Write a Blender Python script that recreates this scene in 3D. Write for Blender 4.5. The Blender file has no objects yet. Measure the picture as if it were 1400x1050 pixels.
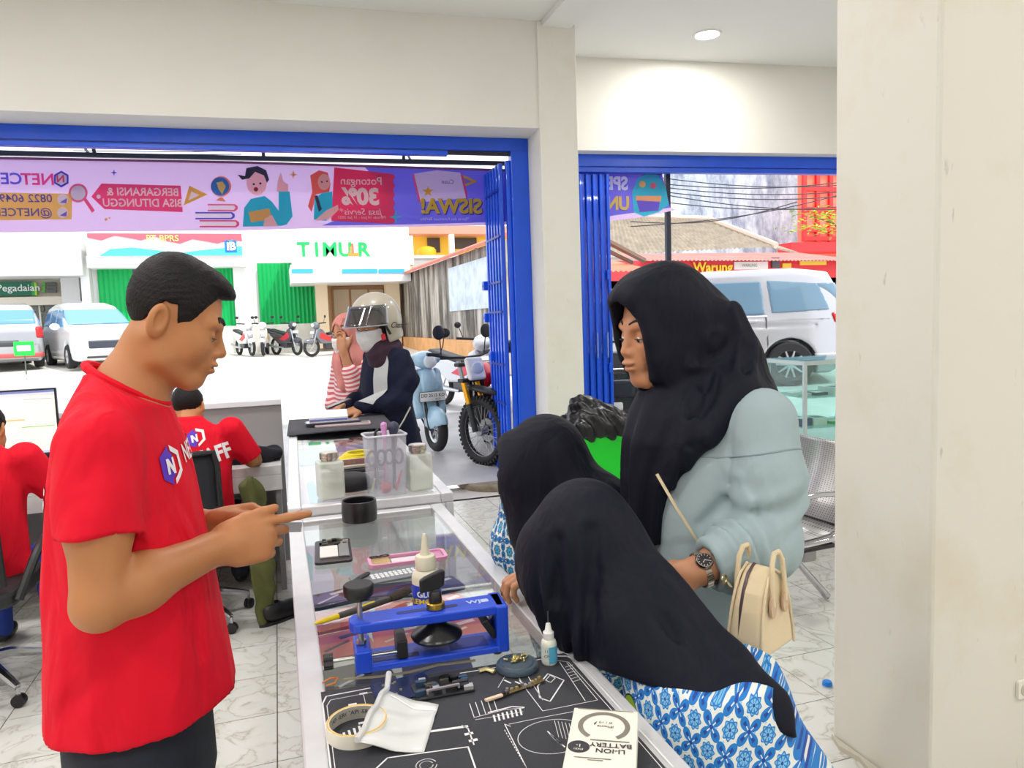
import bpy, bmesh, math, random
import numpy as np
from mathutils import Vector, Matrix
from mathutils.bvhtree import BVHTree
R = math.radians
random.seed(7)
SC = bpy.context.scene
COL = SC.collection

# ------------------------------------------------------------------ camera
CAM_H = 1.55
_p, _r, _yaw = R(5.0), R(-1.95), R(17.65)
CF = np.array([math.sin(_yaw)*math.cos(_p), math.cos(_yaw)*math.cos(_p), -math.sin(_p)])
_rt = np.array([math.cos(_yaw), -math.sin(_yaw), 0.0]); _up = np.cross(_rt, CF)
CA = math.cos(_r)*_rt + math.sin(_r)*_up
CB = -math.sin(_r)*_rt + math.cos(_r)*_up
CC = np.array([0.0, 0.0, CAM_H])
cam_data = bpy.data.cameras.new('camera'); cam = bpy.data.objects.new('camera', cam_data); COL.objects.link(cam)
cam_data.sensor_width = 36.0; cam_data.lens = 36.0*1000.0/1400.0; cam_data.clip_start = 0.05; cam_data.clip_end = 400
cam.matrix_world = Matrix(((CA[0], CB[0], -CF[0], CC[0]), (CA[1], CB[1], -CF[1], CC[1]), (CA[2], CB[2], -CF[2], CC[2]), (0, 0, 0, 1)))
SC.camera = cam
# survey helpers: where the sight line of a measured point meets a plane of the place
def ray(x, y): return (x-700)/1000.0*CA - (y-525)/1000.0*CB + CF
def onz(x, y, z): d = ray(x, y); return CC + d*(z-CAM_H)/d[2]
def ony(x, y, Y): d = ray(x, y); return CC + d*Y/d[1]
def onx(x, y, X): d = ray(x, y); return CC + d*X/d[0]
def at(x, y, d): return CC + ray(x, y)*d
def onplane(x, y, P, n): d = ray(x, y); return CC + d*((np.array(P)-CC) @ n)/(d @ n)

# ------------------------------------------------------------------ sky, sun, exposure
world = bpy.data.worlds.new('sky'); SC.world = world; world.use_nodes = True
bg = world.node_tree.nodes['Background']; bg.inputs[0].default_value = (0.93, 0.965, 1.0, 1); bg.inputs[1].default_value = 2.0
sun_d = bpy.data.lights.new('sun', 'SUN'); sun = bpy.data.objects.new('sun', sun_d); COL.objects.link(sun)
sun_d.energy = 3.0; sun_d.angle = R(1.5); sun_d.color = (1.0, 0.97, 0.92)
sun.rotation_euler = (R(28), R(24), 0)
vs = SC.view_settings; vs.view_transform = 'Standard'; vs.look = 'None'; vs.exposure = 0.0; vs.gamma = 1.0; vs.use_curve_mapping = False
SC.cycles.max_bounces = 8; SC.cycles.transparent_max_bounces = 16; SC.cycles.diffuse_bounces = 4; SC.cycles.caustics_reflective = False; SC.cycles.caustics_refractive = False
SC.cycles.sample_clamp_indirect = 6.0
LAMP_W = 33.0

# ------------------------------------------------------------------ materials
def lin(c):
    if isinstance(c, str): c = tuple(int(c[i:i+2], 16) for i in (0, 2, 4))
    o = []
    for v in c:
        v = v/255.0; o.append(v/12.92 if v <= 0.04045 else ((v+0.055)/1.055)**2.4)
    return (*o, 1.0)
_M = {}
def M(c, rough=.55, metal=0.0, var=0.0, vs_=6.0, bump=0.0, bs=60.0, coat=0.0, sub=0.0, spec=.5, emit=0.0, trans=0.0, alpha=1.0, sheen=0.0):
    key = (c, rough, metal, var, vs_, bump, bs, coat, sub, spec, emit, trans, alpha, sheen)
    if key in _M: return _M[key]
    m = bpy.data.materials.new('mat_' + (c if isinstance(c, str) else '%02x%02x%02x' % c)); m.use_nodes = True
    nt = m.node_tree; b = nt.nodes['Principled BSDF']; L = nt.links
    b.inputs['Base Color'].default_value = lin(c); b.inputs['Roughness'].default_value = rough; b.inputs['Metallic'].default_value = metal
    b.inputs['Coat Weight'].default_value = coat; b.inputs['Specular IOR Level'].default_value = spec
    b.inputs['Transmission Weight'].default_value = trans; b.inputs['Alpha'].default_value = alpha
    b.inputs['Sheen Weight'].default_value = sheen
    if sub: b.inputs['Subsurface Weight'].default_value = sub; b.inputs['Subsurface Radius'].default_value = (.012, .005, .003); b.inputs['Subsurface Scale'].default_value = 1.0
    if emit: b.inputs['Emission Color'].default_value = lin(c); b.inputs['Emission Strength'].default_value = emit
    tc = None
    if var or bump: tc = nt.nodes.new('ShaderNodeTexCoord')
    if var:
        n = nt.nodes.new('ShaderNodeTexNoise'); n.inputs['Scale'].default_value = vs_; n.inputs['Detail'].default_value = 5
        L.new(tc.outputs['Object'], n.inputs['Vector'])
        r = nt.nodes.new('ShaderNodeValToRGB'); r.color_ramp.elements[0].position = .3; r.color_ramp.elements[1].position = .72
        k = lin(c); r.color_ramp.elements[0].color = (*[max(0, x*(1-var)) for x in k[:3]], 1); r.color_ramp.elements[1].color = (*[min(1, x*(1+var*.5)) for x in k[:3]], 1)
        L.new(n.outputs['Fac'], r.inputs['Fac']); L.new(r.outputs['Color'], b.inputs['Base Color'])
    if bump:
        n2 = nt.nodes.new('ShaderNodeTexNoise'); n2.inputs['Scale'].default_value = bs; n2.inputs['Detail'].default_value = 3
        L.new(tc.outputs['Object'], n2.inputs['Vector'])
        bp = nt.nodes.new('ShaderNodeBump'); bp.inputs['Strength'].default_value = bump; bp.inputs['Distance'].default_value = .004
        L.new(n2.outputs['Fac'], bp.inputs['Height']); L.new(bp.outputs['Normal'], b.inputs['Normal'])
    _M[key] = m; return m
def fabric(c, rough=.8, wr=.5, sc=(7, 7, 3), spec=.3, dist=.03, sheen=0.0):
    """cloth with soft creases (bump) and a fine weave"""
    m = bpy.data.materials.new('fabric'); m.use_nodes = True; nt = m.node_tree; b = nt.nodes['Principled BSDF']; L = nt.links
    b.inputs['Base Color'].default_value = lin(c); b.inputs['Roughness'].default_value = rough; b.inputs['Specular IOR Level'].default_value = spec; b.inputs['Sheen Weight'].default_value = sheen
    tc = nt.nodes.new('ShaderNodeTexCoord'); mp = nt.nodes.new('ShaderNodeMapping'); mp.inputs['Scale'].default_value = sc; mp.inputs['Rotation'].default_value = (.25, .35, .2); L.new(tc.outputs['Object'], mp.inputs[0])
    n = nt.nodes.new('ShaderNodeTexNoise'); n.inputs['Scale'].default_value = 1.0; n.inputs['Detail'].default_value = 3.0; n.inputs['Distortion'].default_value = .8; L.new(mp.outputs[0], n.inputs['Vector'])
    n2 = nt.nodes.new('ShaderNodeTexNoise'); n2.inputs['Scale'].default_value = 600; L.new(tc.outputs['Object'], n2.inputs['Vector'])
    b1 = nt.nodes.new('ShaderNodeBump'); b1.inputs['Strength'].default_value = wr; b1.inputs['Distance'].default_value = dist; L.new(n.outputs['Fac'], b1.inputs['Height'])
    b2 = nt.nodes.new('ShaderNodeBump'); b2.inputs['Strength'].default_value = .12; b2.inputs['Distance'].default_value = .002; L.new(n2.outputs['Fac'], b2.inputs['Height']); L.new(b1.outputs[0], b2.inputs['Normal']); L.new(b2.outputs[0], b.inputs['Normal'])
    return m
def thin_glass(name, tint=(1, 1, 1), rough=0.0, base=.06, gain=.85):
    m = bpy.data.materials.new(name); m.use_nodes = True; nt = m.node_tree; nt.nodes.clear(); L = nt.links
    o = nt.nodes.new('ShaderNodeOutputMaterial'); t = nt.nodes.new('ShaderNodeBsdfTransparent'); g = nt.nodes.new('ShaderNodeBsdfGlossy')
    t.inputs[0].default_value = (*tint, 1); g.inputs['Roughness'].default_value = rough
    lw = nt.nodes.new('ShaderNodeLayerWeight'); lw.inputs['Blend'].default_value = .5
    pw = nt.nodes.new('ShaderNodeMath'); pw.operation = 'POWER'; pw.inputs[1].default_value = 4.5; L.new(lw.outputs['Facing'], pw.inputs[0])
    mp = nt.nodes.new('ShaderNodeMapRange'); mp.inputs['To Min'].default_value = base; mp.inputs['To Max'].default_value = gain
    L.new(pw.outputs[0], mp.inputs['Value']); mx = nt.nodes.new('ShaderNodeMixShader')
    L.new(mp.outputs[0], mx.inputs[0]); L.new(t.outputs[0], mx.inputs[1]); L.new(g.outputs[0], mx.inputs[2]); L.new(mx.outputs[0], o.inputs[0])
    return m
def milky(name, c, fac=.5, rough=.3):
    """translucent plastic: part see-through, part diffuse"""
    m = bpy.data.materials.new(name); m.use_nodes = True; nt = m.node_tree; L = nt.links
    b = nt.nodes['Principled BSDF']; b.inputs['Base Color'].default_value = lin(c); b.inputs['Roughness'].default_value = rough
    o = nt.nodes['Material Output']; t = nt.nodes.new('ShaderNodeBsdfTransparent'); t.inputs[0].default_value = (.97, .98, .98, 1)
    mx = nt.nodes.new('ShaderNodeMixShader'); mx.inputs[0].default_value = fac
    L.new(t.outputs[0], mx.inputs[1]); L.new(b.outputs[0], mx.inputs[2]); L.new(mx.outputs[0], o.inputs[0]); return m

# ------------------------------------------------------------------ objects
def tag(o, label=None, cat=None, group=None, kind=None):
    if label: o['label'] = label
    if cat: o['category'] = cat
    if group: o['group'] = group
    if kind: o['kind'] = kind
    return o
def thing(name, label, cat, loc=(0, 0, 0), rz=0.0, group=None, scale=1.0):
    o = bpy.data.objects.new(name, None); COL.objects.link(o); o.empty_display_size = .05
    o.location = tuple(float(v) for v in loc); o.rotation_euler = (0, 0, rz); o.scale = (scale,)*3
    return tag(o, label, cat, group)
def link(name, me, parent=None, mat=None, smooth=False):
    o = bpy.data.objects.new(name, me); COL.objects.link(o)
    if parent is not None: o.parent = parent
    if mat is not None:
        me.materials.clear()
        for m in (mat if isinstance(mat, (list, tuple)) else [mat]): me.materials.append(m)
    if smooth: me.polygons.foreach_set('use_smooth', [True]*len(me.polygons))
    return o
def copy_tree(o, parent=None):
    c = o.copy(); COL.objects.link(c); c.parent = parent
    for ch in list(o.children): copy_tree(ch, c)
    return c
def mod_bevel(o, w, seg=2, ang=35):
    b = o.modifiers.new('bevel', 'BEVEL'); b.width = w; b.segments = seg; b.limit_method = 'ANGLE'; b.angle_limit = R(ang); b.harden_normals = False; return o
def mod_sub(o, l=2):
    s = o.modifiers.new('subdivision', 'SUBSURF'); s.levels = l; s.render_levels = l; return o
class MB:
    def __init__(s, X=None): s.v = []; s.f = []; s.m = []; s.X = X; s.cm = 0
    def add(s, vs_, fs):
        n = len(s.v)
        s.v += [tuple(float(c) for c in (s.X @ Vector(v) if s.X is not None else v)) for v in vs_]
        s.f += [tuple(i+n for i in f) for f in fs]; s.m += [s.cm]*len(fs); return s
    def box(s, c, d, rot=None):
        hx, hy, hz = d[0]/2, d[1]/2, d[2]/2
        vs_ = [Vector((x*hx, y*hy, z*hz)) for x in (-1, 1) for y in (-1, 1) for z in (-1, 1)]
        if rot is not None:
            from mathutils import Euler
            e = Euler(rot).to_matrix(); vs_ = [e @ v for v in vs_]
        vs_ = [v+Vector(tuple(float(q) for q in c)) for v in vs_]
        return s.add(vs_, [(0, 1, 3, 2), (4, 6, 7, 5), (0, 4, 5, 1), (2, 3, 7, 6), (0, 2, 6, 4), (1, 5, 7, 3)])
    def b6(s, x0, x1, y0, y1, z0, z1): return s.box(((x0+x1)/2, (y0+y1)/2, (z0+z1)/2), (abs(x1-x0), abs(y1-y0), abs(z1-z0)))
    def tube(s, pts, r, n=10, caps=True, flat=None):
        pts = [Vector(tuple(float(c) for c in p)) for p in pts]; m = len(pts); rr = r if isinstance(r, (list, tuple)) else [r]*m
        vs_ = []; prev = None
        for i, p in enumerate(pts):
            t = (pts[min(i+1, m-1)]-pts[max(i-1, 0)]).normalized()
            if prev is None:
                a = Vector((0, 0, 1)) if abs(t.z) < .9 else Vector((1, 0, 0)); u = (a-t*a.dot(t)).normalized()
            else: u = (prev-t*prev.dot(t)).normalized()
            prev = u; w = t.cross(u)
            for k in range(n):
                a = 2*math.pi*k/n; vs_.append(p+(u*math.cos(a)*(flat or 1)+w*math.sin(a))*rr[i])
        fs = [(i*n+k, i*n+(k+1) % n, (i+1)*n+(k+1) % n, (i+1)*n+k) for i in range(m-1) for k in range(n)]
        if caps: fs += [tuple(range(n-1, -1, -1)), tuple(range((m-1)*n, m*n))]
        return s.add(vs_, fs)
    def lathe(s, prof, n=24, c=(0, 0, 0), axis='z', caps=True):
        vs_ = []
        for (r, h) in prof:
            for k in range(n):
                a = 2*math.pi*k/n; x, y = r*math.cos(a), r*math.sin(a)
                p = {'z': (x, y, h), 'y': (x, h, y), 'x': (h, x, y)}[axis]; vs_.append((p[0]+c[0], p[1]+c[1], p[2]+c[2]))
        m = len(prof); fl = axis == 'y'
        fs = [(i*n+k, i*n+(k+1) % n, (i+1)*n+(k+1) % n, (i+1)*n+k) for i in range(m-1) for k in range(n)]
        if caps: fs += [tuple(range(n-1, -1, -1)), tuple(range((m-1)*n, m*n))]
        if fl: fs = [f[::-1] for f in fs]
        return s.add(vs_, fs)
    def prism(s, poly, h0, h1, axis='z'):
        n = len(poly)
        def P(a, b, h): return {'z': (a, b, h), 'y': (a, h, b), 'x': (h, a, b)}[axis]
        vs_ = [P(a, b, h0) for a, b in poly]+[P(a, b, h1) for a, b in poly]
        return s.add(vs_, [tuple(range(n-1, -1, -1)), tuple(range(n, 2*n))]+[(i, (i+1) % n, n+(i+1) % n, n+i) for i in range(n)])
    def torus(s, c, R_, r, axis='z', n=28, m=10):
        vs_ = []
        for i in range(n):
            a = 2*math.pi*i/n
            for j in range(m):
                b = 2*math.pi*j/m; q = R_+r*math.cos(b); x, y, h = q*math.cos(a), q*math.sin(a), r*math.sin(b)
                p = {'z': (x, y, h), 'y': (x, h, y), 'x': (h, x, y)}[axis]; vs_.append((p[0]+c[0], p[1]+c[1], p[2]+c[2]))
        return s.add(vs_, [(i*m+j, ((i+1) % n)*m+j, ((i+1) % n)*m+(j+1) % m, i*m+(j+1) % m) for i in range(n) for j in range(m)])
    def sphere(s, c, r, n=16, m=10, sc=(1, 1, 1)):
        vs_ = []
        for i in range(1, m):
            t = math.pi*i/m
            for k in range(n): a = 2*math.pi*k/n; vs_.append((c[0]+r*sc[0]*math.sin(t)*math.cos(a), c[1]+r*sc[1]*math.sin(t)*math.sin(a), c[2]+r*sc[2]*math.cos(t)))
        vs_ += [(c[0], c[1], c[2]+r*sc[2]), (c[0], c[1], c[2]-r*sc[2])]; T = len(vs_)
        fs = [(i*n+k, (i+1)*n+k, (i+1)*n+(k+1) % n, i*n+(k+1) % n) for i in range(m-2) for k in range(n)]
        fs += [(T-2, k, (k+1) % n) for k in range(n)]+[(T-1, (m-2)*n+(k+1) % n, (m-2)*n+k) for k in range(n)]
        return s.add(vs_, fs)
    def mesh(s, name):
        me = bpy.data.meshes.new(name); me.from_pydata(s.v, [], s.f); me.polygons.foreach_set('material_index', s.m)
        bm = bmesh.new(); bm.from_mesh(me); bmesh.ops.recalc_face_normals(bm, faces=bm.faces); bm.to_mesh(me); bm.free(); me.update(); return me
    def build(s, name, mat, parent=None, smooth=False, bevel=0, sub=0, seg=2):
        o = link(name, s.mesh(name), parent, mat, smooth)
        if smooth and not sub:
            try: o.data.set_sharp_from_angle(angle=R(40))
            except Exception: pass
        if bevel: mod_bevel(o, bevel, seg)
        if sub: mod_sub(o, sub)
        return o
def arc(cx, cy, r, a0, a1, n=12): return [(cx+r*math.cos(R(a0+(a1-a0)*i/n)), cy+r*math.sin(R(a0+(a1-a0)*i/n))) for i in range(n+1)]
def rrect(x0, x1, y0, y1, r, n=5):
    return arc(x1-r, y1-r, r, 0, 90, n)+arc(x0+r, y1-r, r, 90, 180, n)+arc(x0+r, y0+r, r, 180, 270, n)+arc(x1-r, y0+r, r, 270, 360, n)
def ell(cx, cy, rx, ry, n=24): return [(cx+rx*math.cos(2*math.pi*i/n), cy+ry*math.sin(2*math.pi*i/n)) for i in range(n)]
def text_mesh(name, s, size=.1, bold=0.0, extrude=0.0, shear=0.0, align='CENTER', xs=1.0, space=1.0):
    cu = bpy.data.curves.new('t', 'FONT'); cu.body = s; cu.size = size; cu.offset = bold*size; cu.extrude = extrude; cu.shear = shear
    cu.align_x = align; cu.align_y = 'CENTER'; cu.resolution_u = 3; cu.space_character = space
    o = bpy.data.objects.new('t', cu); COL.objects.link(o); dg = bpy.context.evaluated_depsgraph_get()
    me = bpy.data.meshes.new_from_object(o.evaluated_get(dg)); bpy.data.objects.remove(o); bpy.data.curves.remove(cu); me.name = name
    if xs != 1.0: me.transform(Matrix.Diagonal((xs, 1, 1, 1)))
    return me
def text(name, s, mat, parent, mtx, size=.1, **k):
    me = text_mesh(name, s, size, **k); me.transform(mtx); return link(name, me, parent, mat)
def frame3(o, x, y):
    """matrix whose local x,y axes are given; z = x cross y"""
    x = Vector(tuple(float(c) for c in x)).normalized(); y = Vector(tuple(float(c) for c in y)); z = x.cross(y).normalized(); y = z.cross(x)
    return Matrix(((x.x, y.x, z.x, o[0]), (x.y, y.y, z.y, o[1]), (x.z, y.z, z.z, o[2]), (0, 0, 0, 1)))

# ------------------------------------------------------------------ smooth solids (distance fields meshed to one skin)
def sm(a, b, k):
    h = np.clip(.5+.5*(b-a)/k, 0, 1); return b*(1-h)+a*h-k*h*(1-h)
def smax(a, b, k): return -sm(-a, -b, k)
def s_ell(p, c, r, rot=None):
    q = p-np.array(c, np.float32)
    if rot is not None: q = q @ rot
    r = np.array(r, np.float32); k0 = np.linalg.norm(q/r, axis=1); k1 = np.linalg.norm(q/(r*r), axis=1)+1e-9
    return k0*(k0-1)/k1
def s_cone(p, a, b, ra, rb):
    a = np.array(a, np.float32); b = np.array(b, np.float32); d = b-a; L2 = float(d @ d)+1e-12
    t = np.clip(((p-a) @ d)/L2, 0, 1); return np.linalg.norm(p-a-t[:, None]*d, axis=1)-(ra+(rb-ra)*t)
def s_chain(p, pts, rs, k=.02):
    d = None
    for i in range(len(pts)-1):
        e = s_cone(p, pts[i], pts[i+1], rs[i], rs[i+1]); d = e if d is None else sm(d, e, k)
    return d
def s_box(p, c, h, r=.0, rot=None):
    q = p-np.array(c, np.float32)
    if rot is not None: q = q @ rot
    q = np.abs(q)-(np.array(h, np.float32)-r)
    return np.linalg.norm(np.maximum(q, 0), axis=1)+np.minimum(q.max(axis=1), 0)-r
def smooth_tab(xs, tab):
    """smooth (cubic-ish) interpolation of table columns over rows of increasing key"""
    t = np.array(tab, float); k = t[:, 0]; out = []
    kk = np.linspace(k[0], k[-1], 160)
    for j in range(1, t.shape[1]):
        v = np.interp(kk, k, t[:, j]); w = 7; ker = np.hanning(w*2+3)[1:-1]; ker /= ker.sum()
        v = np.convolve(np.pad(v, w, mode='edge'), ker, 'valid'); out.append(np.interp(xs, kk, v))
    return out
def s_loft(p, tab, fold=None, cap=.0):
    """rows (z, cx, cy, rx, ry): stacked ellipses; fold(theta, z) -> radius factor"""
    z = p[:, 2]; cx, cy, rx, ry = smooth_tab(z, tab)
    x = p[:, 0]-cx; y = p[:, 1]-cy
    f = 1.0
    if fold is not None: f = fold(np.arctan2(y/ry, x/rx), z)
    q = np.sqrt((x/rx)**2+(y/ry)**2); d = (q-f)*np.minimum(rx, ry)
    lo, hi = tab[0][0], tab[-1][0]
    return np.maximum(d, np.maximum(lo-z, z-hi))
def rotm(ax, ang):
    c, s = math.cos(ang), math.sin(ang)
    return np.array({'x': [[1, 0, 0], [0, c, -s], [0, s, c]], 'y': [[c, 0, s], [0, 1, 0], [-s, 0, c]], 'z': [[c, -s, 0], [s, c, 0], [0, 0, 1]]}[ax], np.float32)
def nets(fn, lo, hi, h, proj=2):
    """mesh of fn=0 inside the box (sparse evaluation, surface nets); returns verts, quads"""
    lo = np.array(lo, np.float32); hi = np.array(hi, np.float32)
    n = np.ceil((hi-lo)/h).astype(int)+1; n = ((n+3)//4)*4+1
    nc = (n-1)//4+1
    g = [lo[i]+np.arange(nc[i], dtype=np.float32)*4*h for i in range(3)]
    P = np.stack(np.meshgrid(*g, indexing='ij'), -1).reshape(-1, 3); dc = fn(P).reshape(nc).astype(np.float32)
    D = np.empty(n, np.float32)
    ix = [np.minimum((np.arange(n[i])+2)//4, nc[i]-1) for i in range(3)]
    D = dc[np.ix_(*ix)].copy()
    near = np.abs(dc) < 4*h*2.6
    msk = near[np.ix_(*ix)]
    idx = np.argwhere(msk); D[msk] = fn(lo+idx.astype(np.float32)*h)
    S = D < 0
    c8 = [S[dx:n[0]-1+dx, dy:n[1]-1+dy, dz:n[2]-1+dz] for dx in (0, 1) for dy in (0, 1) for dz in (0, 1)]
    cnt = sum(c.astype(np.int8) for c in c8); act = (cnt > 0) & (cnt < 8)
    cells = np.argwhere(act)
    if len(cells) == 0: return np.zeros((0, 3)), np.zeros((0, 4), int)
    vid = np.full(act.shape, -1, np.int64); vid[act] = np.arange(len(cells))
    acc = np.zeros((len(cells), 3)); num = np.zeros(len(cells))
    for ax in range(3):
        o = [0, 0, 0]; o[ax] = 1
        oth = [i for i in range(3) if i != ax]
        for a in (0, 1):
            for b in (0, 1):
                s0 = [0, 0, 0]; s0[oth[0]] = a; s0[oth[1]] = b; s0 = np.array(s0); s1 = s0+np.array(o)
                i0 = cells+s0; i1 = cells+s1; d0 = D[i0[:, 0], i0[:, 1], i0[:, 2]]; d1 = D[i1[:, 0], i1[:, 1], i1[:, 2]]
                x = (d0 < 0) != (d1 < 0); t = np.where(x, d0/(d0-d1+1e-20), 0)
                acc += np.where(x[:, None], s0+t[:, None]*np.array(o), 0); num += x
    V = (lo+(cells+acc/num[:, None])*h).astype(np.float32)
    for _ in range(proj):
        d = fn(V); e = .25*h; G = np.stack([(fn(V+np.eye(3, dtype=np.float32)[i]*e)-d)/e for i in range(3)], -1)
        g2 = (G*G).sum(1)+1e-6; st = np.clip(-d/g2, -h, h)[:, None]*G; st = np.clip(st, -h*.6, h*.6); V = V+.9*st
    F = []
    for ax in range(3):
        o = [0, 0, 0]; o[ax] = 1; b1, b2 = [i for i in range(3) if i != ax]
        sl0 = [slice(0, n[i]) for i in range(3)]; sl1 = list(sl0); sl0[ax] = slice(0, n[ax]-1); sl1[ax] = slice(1, n[ax])
        ch = S[tuple(sl0)] != S[tuple(sl1)]; e = np.argwhere(ch)
        ok = (e[:, b1] > 0) & (e[:, b2] > 0) & (e[:, b1] < n[b1]-1) & (e[:, b2] < n[b2]-1); e = e[ok]
        q = []
        for (da, db) in ((0, 0), (-1, 0), (-1, -1), (0, -1)):
            c = e.copy(); c[:, b1] += da; c[:, b2] += db; q.append(vid[c[:, 0], c[:, 1], c[:, 2]])
        q = np.stack(q, 1); ins = S[e[:, 0], e[:, 1], e[:, 2]]
        flip = ins if ax != 1 else ~ins
        q[~flip] = q[~flip][:, ::-1]; F.append(q)
    F = np.concatenate(F); return V, F[(F >= 0).all(1)]
def np_mesh(name, parts):
    """one mesh from [(V, F, material index array or int)]"""
    Vs, Fs, Ms = [], [], []; n = 0
    for V, F, m in parts:
        Vs.append(V); Fs.append(F+n); Ms.append(np.full(len(F), m) if np.isscalar(m) else m); n += len(V)
    V = np.concatenate(Vs); F = np.concatenate(Fs); Mi = np.concatenate(Ms)
    me = bpy.data.meshes.new(name); me.vertices.add(len(V)); me.vertices.foreach_set('co', V.astype(np.float32).ravel())
    k = F.shape[1]; me.loops.add(F.size); me.loops.foreach_set('vertex_index', F.ravel().astype(np.int32))
    me.polygons.add(len(F)); me.polygons.foreach_set('loop_start', np.arange(0, F.size, k, dtype=np.int32))
    me.polygons.foreach_set('material_index', Mi.astype(np.int32)); me.update(calc_edges=True); me.validate()
    me.polygons.foreach_set('use_smooth', np.ones(len(me.polygons), bool)); return me
def solid(name, fn, lo, hi, h, mat, parent=None, proj=2):
    V, F = nets(fn, lo, hi, h, proj); me = np_mesh(name, [(V, F, 0)]); return link(name, me, parent, mat)
def bvh_of(o):
    me = o.data; return BVHTree.FromPolygons([v.co for v in me.vertices], [tuple(p.vertices) for p in me.polygons])
def wrap_text(name, s, tree, origin, xdir, ydir, mat, parent, size, off=.0025, **k):
    """print lettering onto a curved cloth: flat text at origin, pushed along -normal onto the cloth"""
    me = text_mesh(name, s, size, **k) if isinstance(s, str) else s
    bm = bmesh.new(); bm.from_mesh(me)
    bmesh.ops.triangulate(bm, faces=bm.faces)
    for _ in range(3):
        long_ = [e for e in bm.edges if e.calc_length() > size*.35]
        if not long_: break
        bmesh.ops.subdivide_edges(bm, edges=long_, cuts=1); bmesh.ops.triangulate(bm, faces=bm.faces)
    m = frame3(origin, xdir, ydir); nrm = Vector((m[0][2], m[1][2], m[2][2]))
    for v in bm.verts:
        w = m @ v.co; hit = tree.ray_cast(w+nrm*.3, -nrm, 1.0)
        if hit[0] is not None: v.co = hit[0]+hit[1]*off if hit[1].dot(nrm) > 0 else hit[0]-hit[1]*off
        else: v.co = w
    bm.to_mesh(me); bm.free(); return link(name, me, parent, mat)

# ------------------------------------------------------------------ printed patterns by node arithmetic
class NX:
    nt = None
    def __init__(s, k): s.k = k
    @staticmethod
    def op(o, *a):
        n = NX.nt.nodes.new('ShaderNodeMath'); n.operation = o
        for i, v in enumerate(a):
            if isinstance(v, NX): NX.nt.links.new(v.k, n.inputs[i])
            else: n.inputs[i].default_value = float(v)
        return NX(n.outputs[0])
    def __add__(s, o): return NX.op('ADD', s, o)
    __radd__ = __add__
    def __sub__(s, o): return NX.op('SUBTRACT', s, o)
    def __rsub__(s, o): return NX.op('SUBTRACT', o, s)
    def __mul__(s, o): return NX.op('MULTIPLY', s, o)
    __rmul__ = __mul__
    def __truediv__(s, o): return NX.op('DIVIDE', s, o)
    def lt(s, o): return NX.op('LESS_THAN', s, o)
    def gt(s, o): return NX.op('GREATER_THAN', s, o)
    def fr(s): return NX.op('FRACT', s)
    def ab(s): return NX.op('ABSOLUTE', s)
    def cos(s): return NX.op('COSINE', s)
    def sin(s): return NX.op('SINE', s)
    def sqrt(s): return NX.op('SQRT', s)
    def mx(s, o): return NX.op('MAXIMUM', s, o)
    def mn(s, o): return NX.op('MINIMUM', s, o)
    @staticmethod
    def at2(a, b): return NX.op('ARCTAN2', a, b)
def nx_mix(fac, a, b):
    n = NX.nt.nodes.new('ShaderNodeMix'); n.data_type = 'RGBA'
    NX.nt.links.new(fac.k, n.inputs[0])
    for i, v in ((6, a), (7, b)):
        if isinstance(v, tuple): n.inputs[i].default_value = v
        else: NX.nt.links.new(v, n.inputs[i])
    return n.outputs[2]
def pattern_mat(name, rough=.7):
    m = bpy.data.materials.new(name); m.use_nodes = True; NX.nt = m.node_tree; b = m.node_tree.nodes['Principled BSDF']; b.inputs['Roughness'].default_value = rough
    tc = m.node_tree.nodes.new('ShaderNodeTexCoord'); sp = m.node_tree.nodes.new('ShaderNodeSeparateXYZ'); m.node_tree.links.new(tc.outputs['Object'], sp.inputs[0])
    return m, b, NX(sp.outputs[0]), NX(sp.outputs[1]), NX(sp.outputs[2])
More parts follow.
